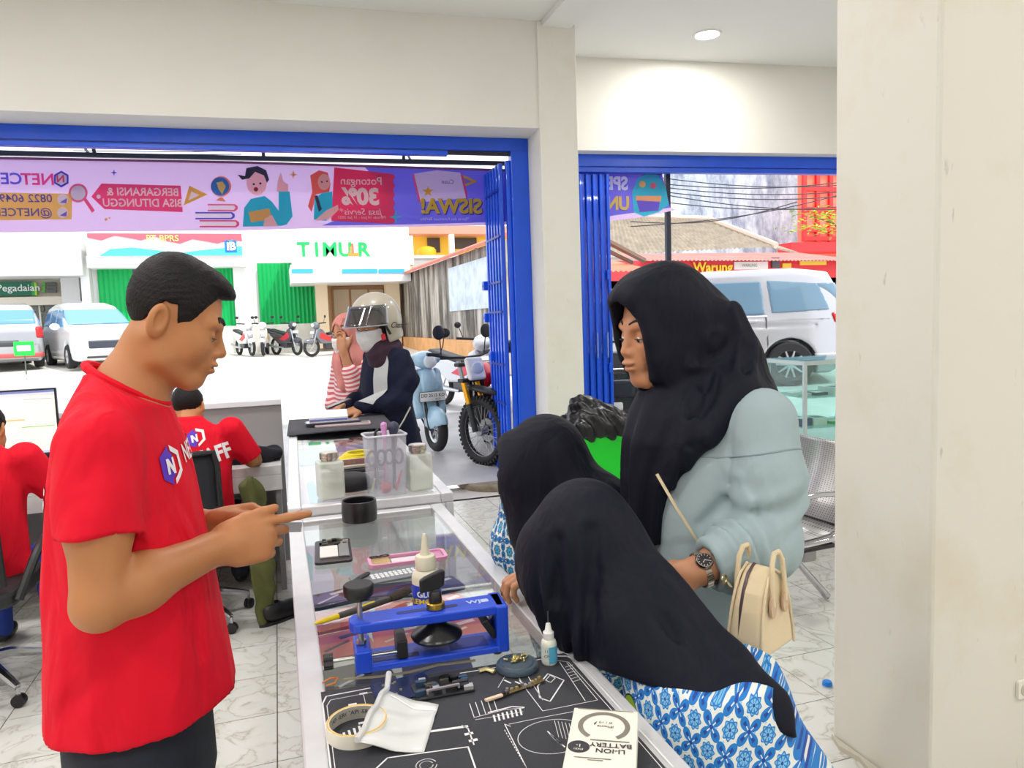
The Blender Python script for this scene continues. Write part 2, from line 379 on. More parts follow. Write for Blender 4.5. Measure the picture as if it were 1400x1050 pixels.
def batik_mat(name, cell=.062, blue=(24, 120, 200), deep=(18, 66, 160), light=(128, 190, 228), ground=(226, 230, 226), leaf=(150, 190, 30), ax='xz', ang=0.0, amount=.55):
    m, b, x, y, z = pattern_mat(name)
    u0, v0 = (x-y, z)
    c, s = math.cos(ang), math.sin(ang)
    u = (u0*c+v0*s)/cell; v = (v0*c-u0*s)/cell
    col = lin(ground)
    # big four-petal flowers on the cell centres
    fu = u.fr()-.5; fv = v.fr()-.5; r = (fu*fu+fv*fv).sqrt(); th = NX.at2(fv, fu)
    pet = .52*(((th*2.0+.0).cos().ab())*.75+.22)
    o1 = r.lt(pet+.035); i1 = r.lt(pet); eye = (r-.27).ab().lt(.075)*((th*2.0).cos().ab().gt(.93)); ctr = r.lt(.07); cross = (fu.ab().mn(fv.ab())).lt(.018)*r.lt(.2)
    # rosettes on the cell corners
    gu = (u+.5).fr()-.5; gv = (v+.5).fr()-.5; rr = (gu*gu+gv*gv).sqrt(); t2 = NX.at2(gv, gu)
    sc = .27+.03*(t2*8.0).cos(); ro = rr.lt(sc); ri = rr.lt(sc-.045); spokes = ((t2*4.0).cos().ab().lt(.5))*rr.gt(.07)*rr.lt(.17); ring = (rr-.19).ab().lt(.02); core = rr.lt(.05)
    # trailing dots
    du = (u*2.0+.25).fr()-.5; dv = (v*2.0+.75).fr()-.5; dots = (du*du+dv*dv).sqrt().lt(.13)
    c1 = nx_mix(dots, lin(ground), lin(light)); c1 = nx_mix(o1, c1, lin(ground)); c1 = nx_mix(i1, c1, lin(blue)); c1 = nx_mix(eye, c1, lin(deep)); c1 = nx_mix(cross, c1, lin(ground)); c1 = nx_mix(ctr, c1, lin(deep))
    c1 = nx_mix(ro, c1, lin(blue)); c1 = nx_mix(ri, c1, lin(light)); c1 = nx_mix(ring.mx(spokes), c1, lin(blue)); c1 = nx_mix(core, c1, lin(deep))
    # scattered lime motifs
    nt = m.node_tree; no = nt.nodes.new('ShaderNodeTexNoise'); no.inputs['Scale'].default_value = 9.0; no.inputs['Detail'].default_value = 1.0
    tc = [n for n in nt.nodes if n.type == 'TEX_COORD'][0]; nt.links.new(tc.outputs['Object'], no.inputs['Vector'])
    k = NX(no.outputs[0]); e = k.gt(amount+.12); c1 = nx_mix(e, c1, lin(leaf)); c1 = nx_mix((k-(amount+.12)).ab().lt(.008), c1, lin((16, 30, 40)))
    nt.links.new(c1, b.inputs['Base Color']); return m

# ================================================================== the shop itself
WALLP = M((233, 231, 224), rough=.75, var=.035, vs_=1.6, bump=.05, bs=30)
def plaster(name, base, stain, amt):
    """painted plaster with scuffs and faint yellow stains of its own"""
    m = bpy.data.materials.new(name); m.use_nodes = True; nt = m.node_tree; b = nt.nodes['Principled BSDF']; b.inputs['Roughness'].default_value = .7; L = nt.links
    tc = nt.nodes.new('ShaderNodeTexCoord'); n = nt.nodes.new('ShaderNodeTexNoise'); n.inputs['Scale'].default_value = 2.2; n.inputs['Detail'].default_value = 7; n.inputs['Roughness'].default_value = .65; L.new(tc.outputs['Object'], n.inputs['Vector'])
    r = nt.nodes.new('ShaderNodeValToRGB'); r.color_ramp.elements[0].position = .52; r.color_ramp.elements[1].position = .8; r.color_ramp.elements[0].color = (0, 0, 0, 1); r.color_ramp.elements[1].color = (amt, amt, amt, 1); L.new(n.outputs['Fac'], r.inputs[0])
    mp = nt.nodes.new('ShaderNodeMapping'); mp.inputs['Scale'].default_value = (14, 14, 5); mp.inputs['Rotation'].default_value = (.5, .4, 0); L.new(tc.outputs['Object'], mp.inputs[0])
    n2 = nt.nodes.new('ShaderNodeTexNoise'); n2.inputs['Scale'].default_value = 2.0; n2.inputs['Detail'].default_value = 4; L.new(mp.outputs[0], n2.inputs['Vector'])
    r2 = nt.nodes.new('ShaderNodeValToRGB'); r2.color_ramp.elements[0].position = .69; r2.color_ramp.elements[1].position = .76; r2.color_ramp.elements[0].color = (0, 0, 0, 1); r2.color_ramp.elements[1].color = (amt*.55, amt*.55, amt*.55, 1); L.new(n2.outputs['Fac'], r2.inputs[0])
    NX.nt = nt; c = nx_mix(NX(r.outputs[0]), lin(base), lin(stain)); c = nx_mix(NX(r2.outputs[0]), c, lin((120, 112, 96))); L.new(c, b.inputs['Base Color'])
    bp = nt.nodes.new('ShaderNodeBump'); bp.inputs['Strength'].default_value = .12; bp.inputs['Distance'].default_value = .01; L.new(n.outputs['Fac'], bp.inputs['Height']); L.new(bp.outputs[0], b.inputs['Normal']); return m
PLASTER = plaster('old_plaster', (228, 224, 214), (214, 200, 168), .55)
CEILM = M((238, 238, 236), rough=.8)
BLUE = M((0, 84, 226), rough=.32, var=.08, vs_=5, coat=.35, bump=.04, bs=14)
def S(o, k='structure'): o['kind'] = k; return o
# facade frames: u along the front, v outwards
FA = R(-3.3); FP = np.array([1.95, 6.1, 0.0]); FD = np.array([math.cos(FA), math.sin(FA), 0]); FN = np.array([-math.sin(FA), math.cos(FA), 0])
FX = Matrix(((FD[0], FN[0], 0, FP[0]), (FD[1], FN[1], 0, FP[1]), (0, 0, 1, 0), (0, 0, 0, 1)))
def FUZ(x, y, v=0.0): q = onplane(x, y, FP+FN*v, FN); return (q-FP) @ FD, q[2]
RA = R(-5.9); RP = np.array([2.909, 6.795, 0.0]); RD = np.array([math.cos(RA), math.sin(RA), 0]); RN = np.array([-math.sin(RA), math.cos(RA), 0])
RX = Matrix(((RD[0], RN[0], 0, RP[0]), (RD[1], RN[1], 0, RP[1]), (0, 0, 1, 0), (0, 0, 0, 1)))
def RUZ(x, y, v=0.0): q = onplane(x, y, RP+RN*v, RN); return (q-RP) @ RD, q[2]
CZ = 4.08
# floor: grey grout bed with separate tiles
MARB = bpy.data.materials.new('marble_tile'); MARB.use_nodes = True
def _marble():
    nt = MARB.node_tree; b = nt.nodes['Principled BSDF']; L = nt.links; b.inputs['Roughness'].default_value = .22
    tc = nt.nodes.new('ShaderNodeTexCoord'); oi = nt.nodes.new('ShaderNodeObjectInfo'); ad = nt.nodes.new('ShaderNodeVectorMath'); ad.operation = 'ADD'
    cb = nt.nodes.new('ShaderNodeCombineXYZ'); ml = nt.nodes.new('ShaderNodeMath'); ml.operation = 'MULTIPLY'; ml.inputs[1].default_value = 40; L.new(oi.outputs['Random'], ml.inputs[0]); L.new(ml.outputs[0], cb.inputs[0]); L.new(ml.outputs[0], cb.inputs[2])
    L.new(tc.outputs['Object'], ad.inputs[0]); L.new(cb.outputs[0], ad.inputs[1])
    n = nt.nodes.new('ShaderNodeTexNoise'); n.inputs['Scale'].default_value = 5; n.inputs['Detail'].default_value = 6; n.inputs['Distortion'].default_value = 1.2; L.new(ad.outputs[0], n.inputs['Vector'])
    r = nt.nodes.new('ShaderNodeValToRGB'); e = r.color_ramp.elements; e[0].position = .44; e[0].color = lin((222, 221, 216)); e[1].position = .56; e[1].color = lin((226, 225, 221)); k = r.color_ramp.elements.new(.5); k.color = lin((190, 187, 178)); k2 = r.color_ramp.elements.new(.485); k2.color = lin((216, 214, 208)); k3 = r.color_ramp.elements.new(.515); k3.color = lin((216, 214, 208))
    L.new(n.outputs['Fac'], r.inputs[0]); L.new(r.outputs[0], b.inputs['Base Color'])
_marble()
b = MB(); b.b6(-5.4, 6.6, -2.6, 6.15, -.08, -.004); floor = S(b.build('floor', M((92, 88, 82), rough=.9)))
TS = .35; tm = MB(); g = .0022; tm.b6(g, TS-g, g, TS-g, -.004, .0); tme = tm.mesh('tile'); tme.materials.append(MARB); rest = MB()
for i in range(-15, 19):
    for j in range(-15, 9):
        x, y = -.088+i*TS, 3.003+j*TS
        if y+TS > 6.17 or x < -5.4 or x+TS > 6.6 or y < -2.5: continue
        vis = -2.3 < x < 3.9 and 1.5 < y < 6.0 and not (x < -1.9 and y < 2.6)
        if vis:
            o = bpy.data.objects.new('tile', tme); COL.objects.link(o); o.parent = floor; o.location = (x, y, 0)
        else: rest.b6(x+g, x+TS-g, y+g, y+TS-g, -.004, 0)
S(rest.build('floor_tiling', MARB, floor), 'stuff')
# ceiling, beam, downlights
b = MB(); b.b6(-5.4, 6.6, -2.6, 8.2, CZ, CZ+.15); S(b.build('ceiling', CEILM))
b = MB(); b.b6(2.30, 2.56, -2.5, 6.1, CZ-.05, CZ); S(b.build('trim_1', CEILM))
# front walls
b = MB(FX); b.b6(-7.2, .31, 0, .42, 3.19, CZ); S(b.build('wall_front', WALLP))
b = MB(FX); b.b6(.31, .655, -.02, .95, 0, CZ); S(b.build('wall_pillar', plaster('pillar_paint', (232, 230, 222), (214, 206, 184), .4), bevel=.006))
b = MB(RX); b.b6(-.05, 4.2, 0, .28, 3.19, CZ); S(b.build('wall_front_right', WALLP))
b = MB(RX); b.b6(3.6, 4.2, 0, .28, 0, 3.19); S(b.build('wall_front_end', WALLP))
b = MB(); b.b6(-5.4, -5.25, -2.6, 6.5, 0, CZ); S(b.build('wall_left', WALLP))
b = MB(); b.b6(-5.4, 6.6, -2.75, -2.6, 0, CZ); S(b.build('wall_back', WALLP))
b = MB(); b.b6(6.6, 6.75, -2.6, 6.6, 0, CZ); S(b.build('wall_side', WALLP))
# big near pillar at the right edge of the picture
b = MB(); b.b6(1.832, 3.1, 1.66, 2.07, 0, CZ); pil = S(b.build('wall_right', PLASTER, bevel=.012))
b = MB(); pts = [(1.828, 2.07, .0), (1.80, 2.0, .0), (1.815, 1.92, 0), (1.79, 1.84, 0), (1.81, 1.75, 0), (1.80, 1.66, 0), (1.828, 1.66, 0)]
b.prism([(x, y) for x, y, z in pts], .0, .018); S(b.build('baseboard_right', M((206, 198, 182), rough=.9, bump=.8, bs=40), None))
# wall socket on it
so_ = onplane(1394, 941, (0, 1.66, 0), np.array([0, 1.0, 0]))
t = thing('wall_socket', 'white wall socket on the front of the near pillar', 'socket', (so_[0]+.012, 1.66, so_[2]))
b = MB(); b.prism(rrect(-.03, .03, -.03, .03, .008), -.012, .0, 'y'); b.build('socket_plate', M((236, 232, 220), rough=.4), t, bevel=.002)
b = MB(); b.lathe([(.019, -.0145), (.021, -.0145), (.022, -.012), (.022, -.011)], 20, axis='y'); b.build('socket_rim', M((200, 194, 180), rough=.5), t, True)
for s in (-1, 1):
    b = MB(); b.lathe([(.003, -.0152), (.003, -.012)], 8, (s*.008, 0, 0), axis='y'); b.build('socket_hole', M((30, 30, 30)), t)
# ceiling lamps: recessed downlights, the unseen ones added as fill light
def downlight(x, y, label):
    t = thing('ceiling_light', label, 'lamp', (x, y, CZ-.012), 0, 'recessed ceiling lights')
    b = MB(); b.lathe([(.105, .011), (.13, .011), (.128, .003), (.11, .0), (.104, .004)], 32); b.build('lamp_ring', M((240, 240, 238), rough=.5), t, True)
    b = MB(); b.lathe([(.0005, .004), (.105, .004), (.105, .01), (.0005, .01)], 32, caps=False); b.build('diffuser', M((255, 252, 244), emit=14.0), t)
    ld = bpy.data.lights.new('lamp', 'AREA'); ld.shape = 'DISK'; ld.size = .36; ld.energy = LAMP_W; ld.color = (1, .975, .94)
    lo = bpy.data.objects.new('lamp', ld); COL.objects.link(lo); lo.parent = t; lo.location = (0, 0, -.004)
downlight(3.89, 6.01, 'round white recessed light lit in the ceiling by the right opening')
for (x, y) in ((-3.8, 3.9), (-1.6, 3.9), (.6, 3.7), (4.6, 3.6), (-3.8, 1.5), (-1.5, 1.3), (4.2, .6), (-2.6, -.9), (.1, -1.1), (2.6, -1.1), (4.9, -1.1)):
    downlight(x, y, 'added round ceiling light for fill, above and out of the picture')
# blue steel door frame of the wide opening
d1 = S(bpy.data.objects.new('door_1', None)); COL.objects.link(d1)
b = MB(FX); b.b6(-7.2, .31, .36, .46, 3.075, 3.19); b.build('frame_head', BLUE, d1, bevel=.006)
b = MB(FX); b.b6(-7.2, -.43, .37, .45, 3.03, 3.068); b.build('guide_rail', BLUE, d1, bevel=.004)
b = MB(FX); b.b6(-.43, .24, .40, .44, 3.045, 3.075); b.build('rail_end', M((60, 52, 60), rough=.4, metal=.5), d1)
b = MB(FX); b.b6(.145, .31, .36, .46, 0, 3.08); b.build('frame_post', BLUE, d1, bevel=.006)
# folding gate stacked open: vertical channels with tie bars
t = thing('folding_gate', 'blue steel folding gate pushed open beside the pillar of the wide opening', 'gate', (0, 0, 0))
for i in range(12):
    v = .46+i*.05; u = .085+(.008 if i % 2 else -.008)-i*.002
    b = MB(FX); b.b6(u-.028, u+.012, v, v+.047, .03, 2.985); b.build('slat', BLUE, t, bevel=.006)
b = MB(FX); b.b6(.105, .145, .40, .455, .03, 3.0); b.build('lead_post', BLUE, t, bevel=.005)
for z in (.35, .75, 1.12, 1.62, 1.9, 2.32, 2.74):
    b = MB(FX); b.b6(.03, .036, .46, 1.06, z, z+.02); b.build('tie_bar', M((10, 40, 160), rough=.4), t)
for v, z in ((1.05, 1.9), (1.05, 1.58), (.85, 1.2), (.95, .62)):
    b = MB(FX); b.box((.02, v, z), (.06, .09, .09)); b.box((.0, v, z), (.03, .03, .03)); b.build('lock_bracket', BLUE, t, bevel=.006)
# stone ramp under the gate
b = MB(FX); b.prism(arc(-.02, .55, .42, 150, 330, 16), -.01, .06, 'z'); o = b.build('threshold_stone', M((150, 138, 120), rough=.95, var=.35, vs_=9, bump=.8, bs=30), bevel=.02); tag(o, 'rounded grey concrete ramp at the foot of the blue gate', 'ramp')
# right opening: frame and folded panels
d2 = S(bpy.data.objects.new('door_2', None)); COL.objects.link(d2)
b = MB(RX); b.b6(-.02, 3.6, .16, .26, 3.07, 3.19); b.build('frame_head', BLUE, d2, bevel=.006)
b = MB(RX); b.b6(-.02, 3.6, .17, .25, 3.015, 3.065); b.build('guide_rail', BLUE, d2, bevel=.004)
t = thing('folding_gate', 'blue ribbed folding gate leaf stacked beside the pillar of the right opening', 'gate', (0, 0, 0))
us = [k*.036 for k in range(11)]
for i, u in enumerate(us):
    v = .17+(.03 if i % 2 else 0)
    b = MB(RX); b.b6(u, u+.033, v, v+.05, .03, 3.0); b.build('slat', BLUE, t, bevel=.007)
for u in (.215, .325):
    for z in (1.14, 1.38):
        b = MB(RX); b.b6(u-.006, u+.006, .13, .175, z-.005, z+.005); b.build('handle_stub', M((70, 110, 210), rough=.3, metal=.4), t)
    b = MB(RX); b.tube([(u, .13, 1.13), (u, .13, 1.39)], .009, 10); b.build('pull_handle', M((120, 150, 225), rough=.25, metal=.5), t, True)
for u, z in ((.36, 1.02), (.36, 1.98)):
    b = MB(RX); b.box((u, .17, z), (.03, .02, .1)); b.build('latch', BLUE, t, bevel=.004)

# ================================================================== desk, monitor, chairs
WLAM = M((226, 226, 228), rough=.45); GREYP = M((150, 148, 150), rough=.55)
t = thing('workbench', 'long white workbench with grey back panel along the open shop front', 'desk', (0, 0, 0))
b = MB(); b.b6(-4.6, -.02, 4.42, 5.02, .70, .755); b.build('desk_top', WLAM, t, bevel=.004)
b = MB(); b.b6(-4.6, -.02, 4.42, 4.44, .61, .70); b.build('front_edge', WLAM, t, bevel=.003)
b = MB(); b.b6(-4.6, .0, 5.02, 5.05, .0, 1.05); b.build('back_panel', GREYP, t)
b = MB(); b.b6(-4.6, .0, 5.0, 5.14, 1.05, 1.085); b.build('ledge', M((236, 238, 244), rough=.35), t, bevel=.004)
for x in (-4.58, -3.1, -1.72, -.06):
    b = MB(); b.b6(x, x+.03, 4.45, 5.0, 0, .70); b.build('side_panel', GREYP, t)
# monitor
mc = at(40, 600, 4.25); t = thing('computer_monitor', 'white-screen computer monitor on the workbench at the left edge', 'monitor', (mc[0]-.13, 4.72, .755), R(6))
b = MB(); b.prism(rrect(-.32, .32, .09, .50, .008), -.012, .02, 'y'); b.build('bezel', M((30, 32, 40), rough=.4), t, bevel=.003)
b = MB(); b.b6(-.31, .31, -.0135, -.012, .135, .49); b.build('screen', M((232, 230, 222), rough=.3, emit=.55), t)
for (x0, x1, z0, z1, c) in ((-.31, .31, .478, .49, (120, 130, 190)), (-.31, .31, .462, .478, (214, 218, 230)), (.03, .16, .325, .335, (224, 196, 150)), (.14, .3, .285, .29, (150, 206, 120)), (.16, .3, .44, .446, (200, 200, 206)), (-.31, .31, .135, .15, (196, 200, 232))):
    b = MB(); b.b6(x0, x1, -.0145, -.0135, z0, z1); b.build('screen_content', M(c, rough=.3, emit=.4), t)
b = MB(); b.b6(-.32, .32, -.014, .02, .085, .13); b.build('chin_bar', M((40, 42, 50), rough=.3), t, bevel=.002)
b = MB(); b.box((0, .035, .1), (.06, .03, .2)); b.lathe([(.12, 0), (.12, .008), (.04, .016), (.03, .016)], 24, (0, .03, 0)); b.build('stand', M((30, 32, 40), rough=.4), t)
# keyboard and cable
kx = at(52, 658, 4.1); t = thing('keyboard', 'black keyboard on the workbench under the monitor', 'keyboard', (kx[0]-.16, 4.56, .755), R(4))
b = MB(); b.prism(rrect(-.22, .22, -.065, .065, .008), 0, .016); b.build('keyboard_base', M((32, 34, 42), rough=.5), t, bevel=.003)
km = MB(); km.box((0, 0, 0), (.0235, .0195, .007)); kme = km.mesh('key'); kme.materials.append(M((60, 62, 72), rough=.5))
for i in range(15):
    for j in range(5):
        o = bpy.data.objects.new('key', kme); COL.objects.link(o); o.parent = t; o.location = (-.196+i*.028, -.048+j*.0235, .019)
b = MB(); b.tube([(-1.45, 4.74, .76), (-1.3, 4.66, .765), (-1.16, 4.7, .762), (-1.08, 4.8, .764), (-1.0, 4.86, .762)], .005, 6); tag(b.build('cable', M((20, 20, 24))), 'thin black cable looping on the workbench behind the keyboard', 'cable')
# dark cloth on the bench end
def jac(p):
    d = s_ell(p, (0, 0, .03), (.17, .09, .05)); d = sm(d, s_ell(p, (.1, -.02, .045), (.09, .07, .045)), .03); d = d-.008*np.sin(p[:, 0]*45+p[:, 1]*30)-.006*np.sin(p[:, 1]*70); return np.maximum(d, -p[:, 2])
q = at(368, 618, 4.35); o = solid('folded_jacket', jac, (-.22, -.14, -.01), (.24, .14, .13), .008, M((24, 26, 36), rough=.85)); o.location = (-.2, 4.62, .755); tag(o, 'crumpled black jacket lying on the end of the workbench', 'jacket')

def office_chair(loc, rz, label, arm=True):
    t = thing('office_chair', label, 'chair', loc, rz, 'office chairs at the workbench')
    BK = M((30, 31, 36), rough=.6, bump=.2, bs=400); CH = M((190, 190, 196), rough=.16, metal=1.0); PL = M((26, 26, 30), rough=.45)
    b = MB(); b.prism(rrect(-.23, .23, -.24, .24, .06), .43, .5); b.build('seat', BK, t, bevel=.02)
    bk = MB(); n = 8
    prof = [(-.25, .53), (-.265, .65), (-.275, .78), (-.28, .88), (-.275, .95)]
    vs_ = []; fs = []
    for (x, z) in prof:
        for k in range(n+1): y = -.21+.42*k/n; vs_.append((x+.05*(abs(y)/.21)**2*.8, y*(1 if z < .9 else .92), z))
    fs = [(i*(n+1)+k, i*(n+1)+k+1, (i+1)*(n+1)+k+1, (i+1)*(n+1)+k) for i in range(len(prof)-1) for k in range(n)]
    bk.add(vs_, fs); o = bk.build('backrest', M((34, 36, 44), rough=.75, bump=.6, bs=900), t, True); sd = o.modifiers.new('solid', 'SOLIDIFY'); sd.thickness = .02
    edge = [vs_[i*(n+1)] for i in range(len(prof))]+[vs_[(len(prof)-1)*(n+1)+k] for k in range(1, n)]+[vs_[i*(n+1)+n] for i in range(len(prof)-1, -1, -1)]
    b = MB(); b.tube([Vector(v)+Vector((-.012, 0, 0)) for v in edge], .014, 8); b.build('back_frame', PL, t, True)
    b = MB(); b.tube([(-.05, 0, .42), (-.22, 0, .40), (-.29, 0, .48), (-.285, 0, .65)], [.028, .028, .024, .02], 8); b.build('back_bracket', PL, t, True)
    if arm:
        for s in (-1, 1):
            b = MB(); b.tube([(-.2, s*.25, .46), (-.12, s*.29, .6), (.0, s*.295, .66), (.14, s*.29, .655), (.18, s*.27, .6), (.1, s*.25, .46)], .018, 8); b.build('armrest', PL, t, True)
    b = MB(); b.lathe([(.03, .14), (.03, .3), (.024, .3), (.024, .43), (.05, .43)], 16); b.build('gas_column', PL, t, True)
    for k in range(5):
        a = R(72*k+12); c, s = math.cos(a), math.sin(a)
        b = MB(); b.tube([(0, 0, .15), (c*.12, s*.12, .145), (c*.24, s*.24, .105), (c*.29, s*.29, .085)], [.028, .024, .018, .014], 8); lg = b.build('leg', CH, t, True)
        b = MB(); b.lathe([(.01, -.018), (.027, -.016), (.027, -.003), (.012, -.002), (.012, .002), (.027, .003), (.027, .016), (.01, .018)], 16, (0, 0, 0), 'y'); w = b.build('caster', PL, lg, True); w.location = (c*.29, s*.29, .0275); w.rotation_euler = (0, 0, a+.6)
        b = MB(); b.tube([(c*.29, s*.29, .05), (c*.29, s*.29, .085)], .008, 8); b.build('caster_stem', CH, lg)
    return t
office_chair((-.50, 4.12, 0), R(84), 'black office chair with chrome star base under the staff member lettered on the back')
office_chair((-1.33, 3.66, 0), R(88), 'black office chair with chrome star base at the far left under the cut-off staff member')
# olive jacket hung over the chair back
def oj(p):
    x, y, z = p[:, 0], p[:, 1], p[:, 2]
    d = s_chain(p, [(0, 0, .92), (.01, -.02, .75), (.03, -.02, .5), (.02, -.03, .2)], [.05, .06, .062, .045], .04); d = sm(d, s_chain(p, [(-.03, -.02, .95), (.0, .0, .9)], [.04, .05], .03), .03)
    return d-.012*np.sin(np.arctan2(y, x)*4+z*9)-.006*np.sin(z*40+x*60)
q = at(352, 760, 3.95); o = solid('olive_jacket', oj, (-.15, -.15, .1), (.16, .15, 1.03), .009, M((86, 88, 44), rough=.8, var=.2, vs_=15)); o.location = (-.165, 3.98, -.16); o.scale = (.85, .75, .95); tag(o, 'olive green jacket hanging from the side of the office chair', 'jacket')

# ================================================================== glass display counters
ALU = M((222, 222, 226), rough=.32, metal=.25, var=.05, vs_=20); GLASS = thin_glass('counter_glass', (.99, 1, .995), .0, .08, .9); SIDEG = thin_glass('side_glass', (.97, .99, .98), .0, .04, .7)
LAMW = M((224, 224, 226), rough=.5)
def counter(label, x0, x1, y0, y1, zt, rot=0.0, shelf=.15):
    t = thing('display_counter', label, 'counter', (x0, y0, 0), rot); W, L = x1-x0, y1-y0; r = .042
    for (a, b_, nm) in (((0, r, 0, L), 0, 'top_rail'), ((W-r, W, 0, L), 0, 'top_rail')):
        b = MB(); b.b6(a[0], a[1], a[2], a[3], zt-.032, zt); b.build(nm, ALU, t, bevel=.004)
    for (c, d) in ((0, r), (L-r, L)):
        b = MB(); b.b6(r, W-r, c, d, zt-.032, zt); b.build('top_rail', ALU, t, bevel=.004)
    for z in (.40,):
        for (x, y, w, l) in ((0, 0, .025, L), (W-.025, 0, .025, L)):
            b = MB(); b.b6(x, x+w, y, y+l, z, z+.03); b.build('lower_rail', ALU, t, bevel=.003)
    for x in (0, W-.025):
        for y in (0, L-.025):
            b = MB(); b.b6(x, x+.025, y, y+.025, 0, zt-.032); b.build('corner_post', ALU, t, bevel=.003)
    b = MB(); b.b6(r, W-r, r, L-r, zt-.008, zt-.002); b.build('top_glass', GLASS, t)
    for x in (.008, W-.013):
        b = MB(); b.b6(x, x+.005, .025, L-.025, .43, zt-.032); b.build('side_glass', SIDEG, t)
    b = MB(); b.b6(.013, W-.013, L-.013, L-.008, .43, zt-.032); b.build('end_glass', SIDEG, t)
    b = MB(); b.b6(.02, W-.02, .02, L-.02, .08, .43); b.build('base_cabinet', LAMW, t, bevel=.003)
    b = MB(); b.b6(.03, W-.03, .03, L-.03, 0, .08); b.build('plinth', M((70, 70, 74), rough=.6), t)
    return t
C1Z = .955; C2Z = .985
counter('nearest glass-topped display counter with white metal rails and repair tools on it', 0, .487, .35, 2.34, C1Z)
counter('farther glass-topped display counter with bottles, a cup of tools and a dark mat on it', .0, .53, 2.36, 4.50, C2Z, R(-1.0))
b = MB(); b.b6(.03, .455, .42, 2.2, .79, .795); S_ = b.build('glass_shelf', thin_glass('shelf_glass', (.98, .995, .99), 0, .03, .4), None); tag(S_, 'clear glass shelf inside the nearest display counter', 'shelf')
def P1(x, y): return onz(x, y, C1Z+.001)
# packets lying on the shelf
PK = [((24, 34, 66), (20, 60, 120)), ((26, 40, 74), (226, 230, 236)), ((206, 92, 74), (236, 214, 206)), ((214, 104, 84), (240, 226, 220)), ((196, 84, 70), (60, 60, 70)), ((30, 34, 48), (190, 200, 210)), ((34, 52, 92), (200, 206, 214))]
pk = [(.10, 1.62, 1, 12, .15, .10), (.27, 1.62, 0, -8, .16, .10), (.40, 1.60, 6, 10, .12, .10), (.11, 1.47, 2, 6, .16, .12), (.28, 1.46, 3, -6, .16, .12), (.40, 1.45, 2, 14, .10, .13), (.10, 1.31, 4, 8, .14, .14), (.24, 1.30, 3, -4, .13, .14), (.38, 1.28, 2, 3, .13, .14), (.12, 1.13, 5, 5, .15, .13), (.29, 1.12, 0, -6, .15, .13)]
PLAB = ['flat dark blue packet on the glass shelf, far left corner', 'flat navy packet on the glass shelf, far middle', 'flat slate blue packet on the glass shelf, far right corner', 'red orange packet on the shelf, second row left', 'salmon red packet on the shelf, second row middle', 'narrow red orange packet on the shelf, second row right', 'brick red packet with dark strip on the shelf below the clamp, left', 'salmon red packet on the shelf directly below the clamp', 'red orange packet on the shelf below the clamp, right', 'black packet with pale strip under the work mat, left', 'navy packet under the work mat, right']
for (x, y, c, a, w, l), lb in zip(pk, PLAB):
    t = thing('accessory_packet', lb, 'packet', (x, y+.40, .795), R(a), 'packets on the counter shelf')
    b = MB(); b.prism(rrect(-w/2, w/2, -l/2, l/2, .008), 0, .012); b.build('packet', M(PK[c][0], rough=.35, coat=.2), t, bevel=.002)
    b = MB(); b.box((-.01, -.01, .0125), (w*.5, .008, .001), (0, 0, .5)); b.build('print_band', M(PK[c][1], rough=.4), t)
    b = MB(); b.box((w*.2, l*.25, .0125), (w*.35, .016, .001), (0, 0, .2)); b.build('print_block', M(PK[c][1], rough=.4), t)
# black ring
q = P1(492, 711); t = thing('black_ring', 'black open plastic ring standing at the far end of the nearest counter', 'ring', (q[0], q[1], C1Z))
b = MB(); b.lathe([(.045, 0), (.052, .003), (.054, .03), (.052, .062), (.050, .065), (.046, .062), (.044, .003), (.045, 0)], 36, caps=False); b.build('ring_wall', M((18, 18, 22), rough=.3), t, True)
b = MB(); b.torus((0, 0, .063), .0495, .0022, 'z', 36, 8); b.build('rim', M((40, 40, 46), rough=.3), t, True)
# opened phone
t = thing('opened_phone', 'opened phone with exposed silver circuit board lying near the left rail', 'phone', (.108, 1.945, C1Z), R(-3))
b = MB(); b.prism(rrect(-.047, .047, -.098, .098, .012), 0, .007); b.build('phone_frame', M((60, 56, 56), rough=.35, metal=.6), t, bevel=.0015)
b = MB(); b.b6(-.034, .012, -.065, .03, .007, .0105); b.build('battery', M((226, 224, 220), rough=.4), t, bevel=.001)
b = MB(); b.b6(.014, .040, -.07, .06, .007, .011); b.build('circuit_board', M((150, 150, 150), rough=.35, metal=.6, bump=.8, bs=200), t, bevel=.001)
random.seed(3)
for k in range(14):
    b = MB(); x, y = random.uniform(-.038, .034), random.uniform(.036, .085); b.box((x, y, .0105), (random.uniform(.006, .016), random.uniform(.006, .014), .006)); b.build('component', M(random.choice([(90, 86, 84), (190, 186, 180), (40, 42, 48), (130, 120, 100)]), rough=.35, metal=.5), t)
# pink phone frame
t = thing('pink_phone_frame', 'pink empty phone frame lying across the counter behind the glue bottle', 'phone frame', (.281, 1.802, C1Z), R(-1))
b = MB()
o1 = rrect(-.098, .098, -.037, .037, .014, 6); i1 = rrect(-.090, .090, -.030, .030, .009, 6); n = len(o1)
b.add([(x, y, 0) for x, y in o1]+[(x, y, .009) for x, y in o1]+[(x, y, 0) for x, y in i1]+[(x, y, .009) for x, y in i1], [(k, (k+1) % n, n+(k+1) % n, n+k) for k in range(n)]+[(2*n+k, 3*n+k, 3*n+(k+1) % n, 2*n+(k+1) % n) for k in range(n)]+[(n+k, n+(k+1) % n, 3*n+(k+1) % n, 3*n+k) for k in range(n)]+[(k, 2*n+k, 2*n+(k+1) % n, (k+1) % n) for k in range(n)])
b.build('frame_band', M((226, 160, 196), rough=.35), t)
b = MB(); b.b6(-.089, -.045, -.029, .029, .001, .006); b.build('flex_area', M((190, 160, 110), rough=.4, bump=.5, bs=120), t)
b = MB(); b.b6(-.04, .05, -.02, .022, .001, .002); b.build('film', M((236, 226, 232), rough=.2), t)
